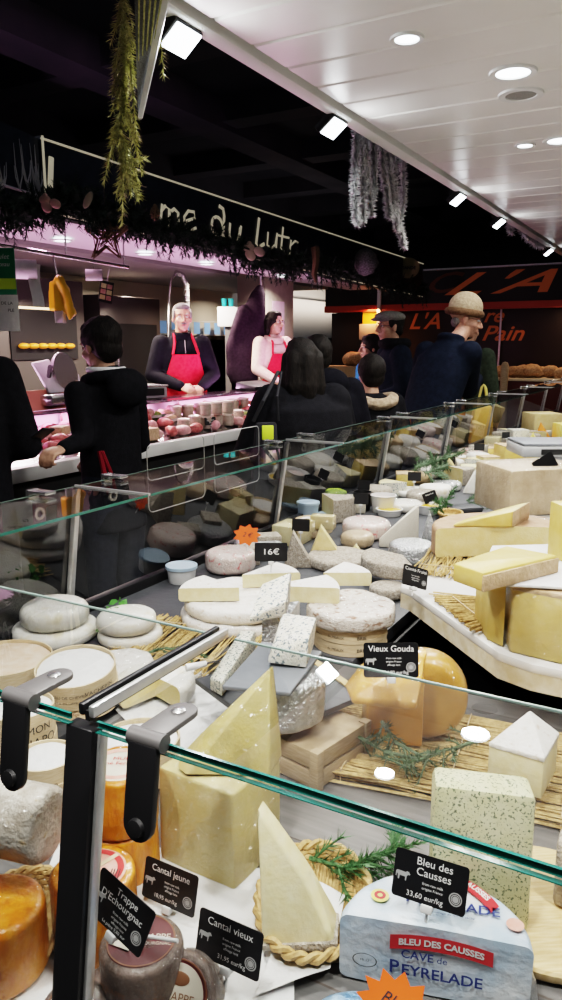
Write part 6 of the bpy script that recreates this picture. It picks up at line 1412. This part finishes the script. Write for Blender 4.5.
q = aty(57, 282, yr); t = empty('rubber_gloves', q, 0, 'yellow rubber gloves hanging from a hook on the rail', 'gloves')
g = MB()
g.hull([(-.045, -.02, 0), (.05, -.02, -.01), (-.045, .02, 0), (.05, .02, -.01), (-.055, -.025, -.16), (.035, -.025, -.17), (-.055, .025, -.16), (.035, .025, -.17)])
limb(g, [(-.01, -.03, .01), (.02, -.035, -.06), (.06, -.035, -.17)], [.03, .032, .026]); limb(g, [(.02, -.02, -.01), (.05, -.03, -.05), (.055, -.03, -.09)], [.022, .02, .014])
for k in range(4): limb(g, [(.035 + .013 * k, -.04, -.15), (.045 + .016 * k, -.04, -.21 + .012 * k)], [.012, .009])
me = solid(g.jit(.008, 30), .007, 2); me.materials.append(mat('yellow_rubber', (.80, .48, .02), rough=.5)); link('glove', me, t)
MB().sheet(lambda u, v: Vc((-.04 + .09 * u, -.01 + .015 * math.sin(u * 9), -.16 - .07 * v)), 8, 3).build('lining_paper', PINKW, t); MB().tube([(0, 0, .0), (0, .0, .05), (.0, .02, aty(57, 254, yr).z - q.z)], .005, 6).build('hook', M['steel'], t)
q = aty(106, 292, yr); t = empty('leaflet', q, math.radians(-14), 'black leaflet with small food pictures hanging from the rail', 'leaflet'); t.rotation_euler = (0, math.radians(10), math.radians(-25))
MB().box((0, 0, 0), (.09, .003, .13)).build('sheet', M['card'], t)
for i in range(2):
    for j in range(3): MB().box((-.02 + .04 * i, -.0025, -.035 + .035 * j), (.034, .001, .028)).build('picture', M['meat_pink' if (i + j) % 2 else 'cream'], t)
MB().tube([(0, 0, .065), (.01, .01, .16)], .0025, 5).build('string', M['steel'], t)
q = aty(94, 275, yr); t = empty('string_roll', q, .7, 'small clear roll on the rail beside the leaflet', 'roll'); MB().lathe([(.014, -.05), (.034, -.05), (.034, .05), (.014, .05)], 24, T=RX(PI / 2)).build('roll', M['scale'], t); MB().tube([(0, 0, .03), (0, 0, .07)], .004, 5).build('hook', M['steel'], t)
q = aty(3, 272, 3.0); t = empty('poster', q, TH - PI / 2, 'green and white poster cut by the left edge above the black-coated customer', 'poster')
MB().box((0, 0, .0), (.12, .006, .22)).build('green_sheet', mat('poster_green', (.02, .22, .10), rough=.4), t); MB().box((.0, -.004, -.055), (.118, .002, .05)).build('lime_band', M['lime'], t)
text('Poulet', .034, M['clip'], t, TL(-.01, -.0045, .07) @ RX(PI / 2), shear=.25); text('Couteau', .030, M['clip'], t, TL(-.018, -.0045, .035) @ RX(PI / 2), shear=.25); MB().lathe([(0, 0), (.02, .0)], 20, T=TL(-.045, -.0045, -.005) @ RX(PI / 2)).build('red_spot', M['ink_red'], t)
q = aty(4, 313, 2.98); t = empty('notice_sheet', q, TH - PI / 2 + .15, 'white notice with capital letters under the green poster', 'notice'); MB().sheet(lambda u, v: Vc((-.08 + .15 * u, .006 * math.sin(u * 6), -.085 + .17 * v)), 8, 8).build('sheet', M['paper'], t)
text('ONS DE LA', .020, M['ink'], t, TL(-.005, -.010, .045) @ RX(PI / 2)); text('PLE', .020, M['ink'], t, TL(.035, -.010, .012) @ RX(PI / 2))
# star, garland, ornaments on the sign
q = aty(106, 236, 3.18); t = empty('twig_star', q, TH - PI / 2, 'brown woven twig star hanging under the pine branch', 'star ornament'); g = MB(); rnd = random.Random(2)
pts = [Vc((math.sin(PI * k / 5) * (.13 if k % 2 == 0 else .052), 0, math.cos(PI * k / 5) * (.145 if k % 2 == 0 else .055) )) for k in range(10)]
for j in range(9):
    o = [Vc((rnd.gauss(0, .006), rnd.gauss(0, .012), rnd.gauss(0, .006))) for _ in range(10)]; g.tube([p + d for p, d in zip(pts, o)], .004, 5, closed=True)
for j in range(70):
    a, b2 = rnd.choice(pts) * rnd.random(), rnd.choice(pts) * rnd.random(); g.tube([a, (a + b2) / 2 + Vc((0, rnd.gauss(0, .015), 0)), b2], .0028, 4)
g.build('woven_twigs', M['cone'], t); MB().tube([(0, 0, .145), (0, 0, .35)], .002, 5).build('string', M['cone'], t)
g = MB(); pth = [(-10, 208), (15, 212), (50, 205), (75, 198), (100, 212), (130, 221), (165, 233), (190, 240), (215, 240), (232, 250), (255, 262), (280, 264), (300, 262), (330, 268), (360, 275), (395, 288), (425, 290)]
P = [aty(px, py, YS - .12) for px, py in pth]
rnd = random.Random(8)
for i in range(len(P) - 1):
    for k in range(60):
        u = rnd.random(); q = P[i].lerp(P[i + 1], u); s = dep(q) / 4.4
        d = Vc((rnd.gauss(0, 1), -abs(rnd.gauss(0, .5)), rnd.gauss(0, .8) - .1)).normalized() * rnd.uniform(.08, .16) * s ** .4
        twig(g, q + d * .1, q + d,   .055, 230, .02, .003, .005, 0, i * 99 + k)
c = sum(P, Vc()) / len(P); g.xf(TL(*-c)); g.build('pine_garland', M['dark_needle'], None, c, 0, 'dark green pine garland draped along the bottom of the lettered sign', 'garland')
def orn(name, label, px, py, m, fn, y=YS - .27): 
    q = aty(px, py, y); g = MB(); fn(g, dep(q) / F_PX); return g.build(name, M[m] if isinstance(m, str) else m, None, q, TH - PI / 2, label, 'ornament')
def cone(g, k):
    for j in range(40):
        z = -8 * k + 16 * k * j / 40; a = j * 2.4; r = 5.5 * k * math.sin(PI * (j + 4) / 46); g.hull([Vc((0, 0, z)), Vc((r * math.cos(a), r * math.sin(a), z - 1.5 * k)), Vc((r * math.cos(a + .6), r * math.sin(a + .6), z - 1.5 * k)), Vc((r * .9 * math.cos(a + .3), r * .9 * math.sin(a + .3), z + .5 * k))])
    g.ball((0, 0, 0), (3 * k, 3 * k, 8 * k))
orn('pine_cone', 'brown pine cone ornament on the garland right of the pine branch', 155, 212, 'cone', cone)
def petals(g, k):
    for j, (x, z, r) in enumerate(((-5, 3, 6), (5, 2, 6), (1, -5, 6.5), (-6, -4, 4))): g.ball((x * k, 0, z * k), (r * k, 1.6 * k, r * .75 * k), 0, RY(.5 * j), 14, 8)
orn('fabric_flower', 'pale pink fabric flower on the garland at the left of the sign', 50, 203, mat('dusty_pink', (.42, .27, .23), rough=.8), petals)
orn('fabric_flower', 'pale bow ornament on the garland under the lettering', 254, 251, mat('dusty_cream', (.45, .35, .28), rough=.8), petals)
orn('fabric_flower', 'small beige leaf ornament beside the twig star', 88, 200, mat('dusty_beige', (.30, .27, .20), rough=.8), lambda g, k: g.ball((0, 0, 0), (4 * k, 1.5 * k, 9 * k), 0, RY(.5)))
def ribbon(g, k): g.tube([(0, 0, 14 * k), (1 * k, -1 * k, 0), (-1 * k, 0, -12 * k), (1 * k, 0, -20 * k)], [5 * k, 4 * k, 3 * k, 1 * k], 6)
orn('brown_ribbon', 'hanging brown ribbon ornament near the right end of the lettered sign', 315, 262, 'cone', ribbon)
orn('silver_ball', 'frosted silver ball of twigs on the right end of the garland', 366, 262, mat('frosted', (.10, .10, .11), (.30, .30, .31), scale=20, rough=.8, bump=1), lambda g, k: g.ball((0, 0, 0), (12 * k, 10 * k, 13 * k)).jit(.02, 24))
def disc(g, k): g.lathe([(0, -.01), (10.5 * k, -.01), (10.5 * k, .01), (0, .01)], 28, T=RX(PI / 2) @ Mx.Diagonal((1.1, .95, 1, 1)))
o = orn('round_plaque', 'round gold plaque with dark lettering at the right end of the sign', 408, 268, mat('gold_plaque', (.38, .33, .16), rough=.5), disc, YS - .08); text('VIANDE', .05, M['ink'], o, TL(0, -.014, 0) @ RX(PI / 2), 1, bold=.002)

# behind the sellers: ovens, hanging coat, hose, boxes
t = empty('rotisserie_oven', (aty(52, 330, 5.2).x, 5.2, 0), 0, 'dark oven with glowing shelf of golden loaves at the back left', 'oven')
MB().box((0, .35, 1.1), (1.05, .5, 2.2), bev=.01).build('cabinet', mat('oven_grey', (.10, .09, .085), rough=.4, metal=.4), t)
MB().box((.0, .095, 1.70), (.80, .02, .44)).build('window', M['black'], t); MB().box((0, .08, 1.93), (.7, .01, .02)).build('lamp_strip', emis('oven_glow', (1, .75, .45), 3), t)
for k in range(6): MB().ball((-.28 + .11 * k, .06, 1.60), (.055, .04, .026), seg=14).build('loaf', mat('golden_loaf', (.70, .28, .03), rough=.5, emit=.5) if k == 0 else bpy.data.materials['golden_loaf'], t)
t = empty('steel_oven', (aty(140, 340, 5.2).x, 5.2, 0), 0, 'grey steel oven with black door behind the young man', 'oven')
MB().box((0, .35, 1.05), (.95, .5, 2.1), bev=.01).build('cabinet', bpy.data.materials['oven_grey'], t); MB().box((.08, .095, 1.45), (.62, .02, .75)).build('door', M['black'], t); MB().tube([(-.28, .06, 1.2), (-.28, .06, 1.75)], .014, 8).build('handle', M['steel'], t)
g = MB(); q = [aty(187, 306, 4.6), aty(186, 285, 4.6), aty(182, 275, 4.6), aty(176, 273, 4.6), aty(171, 280, 4.6), aty(169, 296, 4.6), aty(168, 380, 4.6)]
c = q[-1]; g.tube([v - c for v in q[:4]], .028, 10); g.tube([v - c for v in q[3:]], .010, 8)
for i in range(3):
    for u in (0, .25, .5, .75):
        v = q[i].lerp(q[i + 1], u) - c; g.ball(v, (.034, .034, .010), seg=10, rings=6)
g.build('spray_hose', M['steel'], None, c, 0, 'curved steel spring hose behind the grey-haired seller', 'hose')
q = aty(250, 385, 4.12); t = empty('hanging_coat', q, TH - PI / 2, 'black padded coat hanging on the cream column between the sellers', 'coat')
k = dep(q) / F_PX; g = MB(); loft(g, [((x * k, y * k, z * k), a * k, b2 * k) for x, y, z, a, b2 in ((-4, 0, 2, 17, 9), (-5, 0, 30, 19, 10), (0, 0, 55, 16, 9), (5, 2, 75, 11, 8), (9, 5, 90, 6, 6), (11, 8, 97, 2.5, 3))])
limb(g, [(-6 * k, -6 * k, 70 * k), (-16 * k, -4 * k, 40 * k), (-18 * k, -2 * k, 12 * k)], [7 * k, 7 * k, 6 * k]); me = solid(g.jit(.02, 9), .02, 4); me.materials.append(FAB('padded_black', (.020, .012, .020))); link('coat_body', me, t)
MB().tube([(11 * k, 8 * k, 95 * k), (11 * k, 10 * k, 112 * k)], .01, 6).build('hook', M['steel'], t)
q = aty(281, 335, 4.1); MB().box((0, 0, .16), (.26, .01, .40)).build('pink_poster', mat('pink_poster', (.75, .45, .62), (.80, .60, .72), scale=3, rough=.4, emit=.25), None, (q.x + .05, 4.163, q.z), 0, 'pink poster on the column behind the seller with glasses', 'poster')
q = aty(232, 332, 4.4); t = empty('grey_cabinet', (q.x, 4.45, 0), TH - PI / 2, 'grey box cabinet between the sellers with two teal cups on top', 'cabinet'); k = dep(q) / F_PX; zt = aty(232, 307, 4.4).z
MB().box((0, 0, zt - .1), (20 * k, .12, .20), bev=.008).build('box', M['scale'], t); MB().box((0, 0, (zt - .2) / 2), (.06, .06, zt - .2)).build('stand', M['grey_metal'], t)
for s in (-1, 1): MB().lathe([(0, 0), (.022, 0), (.03, .085), (.027, .085), (.02, .01), (0, .01)], 20).build('paper_cup', mat('teal', (.02, .35, .38), rough=.5) if s < 0 else bpy.data.materials['teal'], None, (q.x + s * .035 * RT.x, 4.45 + s * .035 * RT.y, zt + .001), 0, 'teal paper cup on the grey box, ' + ('left one' if s < 0 else 'right one'), 'cup', 'teal cups')
t = empty('bunting', (7.0, 5.9, 1.93), 0, 'string of pale blue paper flags behind the sellers', 'bunting')
g = MB().tube([(-2.6, 0, .0), (0, 0, -.03), (2.6, 0, 0)], .004, 5); g.build('string', M['white_plastic'], t)
g = MB()
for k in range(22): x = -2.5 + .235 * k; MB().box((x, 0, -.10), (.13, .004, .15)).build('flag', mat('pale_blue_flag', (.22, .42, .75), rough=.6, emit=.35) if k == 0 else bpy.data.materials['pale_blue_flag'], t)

# ------------------------------------------------------------------ bakery at the end of the aisle
XB = 10.2
def bx(px, py, x=XB): return atx(px, py, x)
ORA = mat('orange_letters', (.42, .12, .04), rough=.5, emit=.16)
t = empty('bakery_stall', (XB, 1.5, 0), 0, 'dark bakery front with orange italic lettering and a red band', 'shop front')
def L(*p): return Vc(p) - Vc((XB, 1.5, 0))
ztop, zb1, zb2 = bx(480, 268).z, bx(480, 302).z, bx(480, 309).z
MB().box(L(XB + .10, 1.0, (ztop + zb1) / 2), (.12, 8.0, ztop - zb1)).build('fascia', mat('maroon_black', (.018, .012, .012), rough=.3), t)
MB().box(L(XB + .06, 1.0, ztop + .01), (.16, 8.0, .02)).build('fascia_edge', M['alu'], t)
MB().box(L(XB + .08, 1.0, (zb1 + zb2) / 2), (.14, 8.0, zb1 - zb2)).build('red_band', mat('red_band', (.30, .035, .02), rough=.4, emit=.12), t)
MB().box(L(XB + .30, 1.0, zb2 / 2), (.06, 8.0, zb2)).build('back_panel', mat('dark_maroon', (.016, .010, .010), rough=.35), t)
for px in (455, 496): 
    p = bx(px, 340); MB().box(L(XB + .2, p.y, (zb2 + .9) / 2 + .0), (.02, .022, zb2 - .9)).build('glass_edge_post', M['alu'], t)
TT = lambda p: TL(*(p - Vc((XB, 1.5, 0)))) @ RZ(-PI / 2) @ RX(PI / 2)
def btext(s, px, py, h, x, xs=1, sh=.35, tilt=0): 
    p = atx(px, py, x); k = dep(p) / F_PX; return text(s, h * k * 1.38, ORA, t, TT(p) @ RZ(tilt), xs, bold=.004, shear=sh)
btext("L'A", 492, 284, 22, XB + .03, 2.6, .6); btext('C', 437, 284, 20, XB + .03, 1.6, .5).data.materials[0] = mat('dim_orange', (.16, .045, .02), rough=.5)
btext("L'A", 424, 322, 16, XB + .26, 1.1); btext('re', 493, 316, 14, XB + .26, 1.15); btext('bre', 465, 318, 14, XB + .26, 1.0)
btext('à Pain', 493, 334, 15, XB + .26, 1.2)
p = bx(392, 305, XB - .02); l = bpy.data.lights.new('bakery_lamp', 'AREA'); l.shape = 'DISK'; l.size = .25; l.energy = 14; l.color = (1, .35, .12); lo = bpy.data.objects.new('bakery_lamp', l); COL.objects.link(lo); lo.location = (XB - .1, p.y + .3, p.z - .05)
l = bpy.data.lights.new('bakery_lamp', 'AREA'); l.shape = 'DISK'; l.size = .2; l.energy = 10; l.color = (1, .6, .35); lo = bpy.data.objects.new('bakery_lamp', l); COL.objects.link(lo); lo.location = (XB - .3, 1.6, 2.1)
t = empty('bakery_counter', (XB - .6, .9, 0), 0, 'dark bakery counter below the orange lettering', 'counter'); zc = atx(540, 378, XB - .6).z
MB().box((0, 0, (zc - .03) / 2), (.6, 5.0, zc - .03)).build('cabinet', mat('maroon_cabinet', (.10, .02, .015), rough=.4), t); MB().box((0, 0, zc - .015), (.62, 5.0, .03), bev=.004).build('top', M['boxwood'], t)
BR = mat('bread_crust', (.30, .16, .07), (.50, .32, .17), scale=12, rough=.7, bump=.5)
for k, (px, py, w, h) in enumerate(((532, 376, 22, 17), (550, 375, 20, 16), (512, 377, 18, 11), (498, 379, 18, 10), (520, 380, 20, 9), (486, 380, 16, 8), (560, 378, 18, 13), (541, 379, 18, 9))):
    p = atx(px, py, XB - .62); s = w * dep(p) / F_PX / 2; MB().ball((0, 0, s * .6), (s * .9, s, s * .65), seg=20).jit(.03, 9, k).build('bread_loaf', BR, None, (XB - .62 + .04 * (k % 2), p.y, zc), k, f'round brown loaf on the bakery counter, {ORD[k]} of the pile', 'bread', 'loaves on the bakery counter')
p = atx(508, 363, XB - .8); t = MB().lathe([(.05, 0), (.045, .1), (.05, .4), (.03, .44), (0, .45)], 16).build('wooden_post', M['crate'], None, (XB - .95, p.y, zc - .25), 0, 'short wooden post in front of the bakery loaves', 'post'); MB().box((0, 0, -(zc - .25) / 2), (.09, .09, zc - .25)).build('foot', M['crate'], t)
# yellow lit stall at the back of the aisle, far windows
t = empty('yellow_stall', (XB + .3, 5.2, 0), 0, 'yellow wall panel with a grey meter box far back between the customers', 'wall panel'); a, b2 = atx(361, 302, XB), atx(386, 365, XB)
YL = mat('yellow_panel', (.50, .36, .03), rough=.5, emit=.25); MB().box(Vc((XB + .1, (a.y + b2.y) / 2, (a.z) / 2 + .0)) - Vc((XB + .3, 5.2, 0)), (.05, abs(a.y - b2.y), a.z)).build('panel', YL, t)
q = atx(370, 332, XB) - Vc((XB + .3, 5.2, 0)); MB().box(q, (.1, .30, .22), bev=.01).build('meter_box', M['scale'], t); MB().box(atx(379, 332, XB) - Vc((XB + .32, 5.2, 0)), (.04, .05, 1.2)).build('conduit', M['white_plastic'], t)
t = MB().box((0, 0, 0), (.02, .28, .36)).build('white_notice', M['paper'], None, atx(372, 350, XB - .4), 0, 'white sheet standing on the stall under the yellow panel', 'notice')
t = empty('market_table', (XB - .4, atx(358, 362, XB - .4).y, 0), 0, 'low stall table with brown loaves under the yellow panel', 'table'); z = atx(358, 366, XB - .4).z; MB().box((0, 0, z / 2), (.5, 1.3, z)).build('cabinet', M['crate'], t)
for k, px in enumerate((352, 358, 364)): p = atx(px, 362, XB - .45); MB().ball((0, 0, .09), (.12, .14, .10), seg=16).jit(.03, 9, k).build('bread_loaf', BR, None, (XB - .45, p.y, z), 0, ('left', 'middle', 'right')[k] + ' loaf on the low stall table under the yellow panel', 'bread', 'loaves on the low table')
GW = emis('green_daylight', (.55, .75, .28), .9)
for k, (x0, x1) in enumerate(((322, 333), (336, 347), (350, 356), (358, 361))):
    a, b2 = atx(x0, 322, 16), atx(x1, 336, 16); struct(MB().box((0, 0, 0), (.04, abs(a.y - b2.y), a.z - b2.z)), f'window_{k + 1}', GW, loc=(16, (a.y + b2.y) / 2, (a.z + b2.z) / 2))
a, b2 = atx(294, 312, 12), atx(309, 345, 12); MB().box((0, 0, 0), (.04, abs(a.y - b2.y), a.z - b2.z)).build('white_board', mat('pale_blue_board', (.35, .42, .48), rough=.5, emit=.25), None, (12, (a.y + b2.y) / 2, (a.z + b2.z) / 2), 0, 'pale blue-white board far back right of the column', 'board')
# ------------------------------------------------------------------ camera, world, view
cd = bpy.data.cameras.new('camera'); co = bpy.data.objects.new('camera', cd); COL.objects.link(co)
cd.sensor_fit = 'VERTICAL'; cd.sensor_height = 36; cd.lens = 36 * F_PX / 1000; cd.clip_start = .02
R = Mx((RT, UP, -FW)).transposed()
co.matrix_world = Mx.Translation(CAM) @ R.to_4x4()
scene.camera = co
w = bpy.data.worlds.new('world'); scene.world = w; w.use_nodes = True
w.node_tree.nodes['Background'].inputs[0].default_value = (.5, .55, .7, 1); w.node_tree.nodes['Background'].inputs[1].default_value = .02
for loc, e, s, colr in (((10.5, 5.5, 4.0), 50, 2.5, (.8, .85, 1)), ((1, 5.5, 4.0), 30, 2.5, (.8, .85, 1)), ((3, 2.3, 4.1), 9, 2.0, (.85, .9, 1))):
    l = bpy.data.lights.new('hall_fill_lamp', 'AREA'); l.shape = 'DISK'; l.size = s; l.energy = e; l.color = colr  # unseen broad lamps added as general fill for the hall
    lo = bpy.data.objects.new('hall_fill_lamp', l); COL.objects.link(lo); lo.location = loc
scene.view_settings.view_transform = 'Filmic'
scene.view_settings.look = 'High Contrast'
scene.view_settings.exposure = -0.5
scene.cycles.max_bounces = 10; scene.cycles.transparent_max_bounces = 24; scene.cycles.diffuse_bounces = 3; scene.cycles.glossy_bounces = 4
scene.cycles.caustics_reflective = False; scene.cycles.caustics_refractive = False; scene.cycles.sample_clamp_indirect = 4
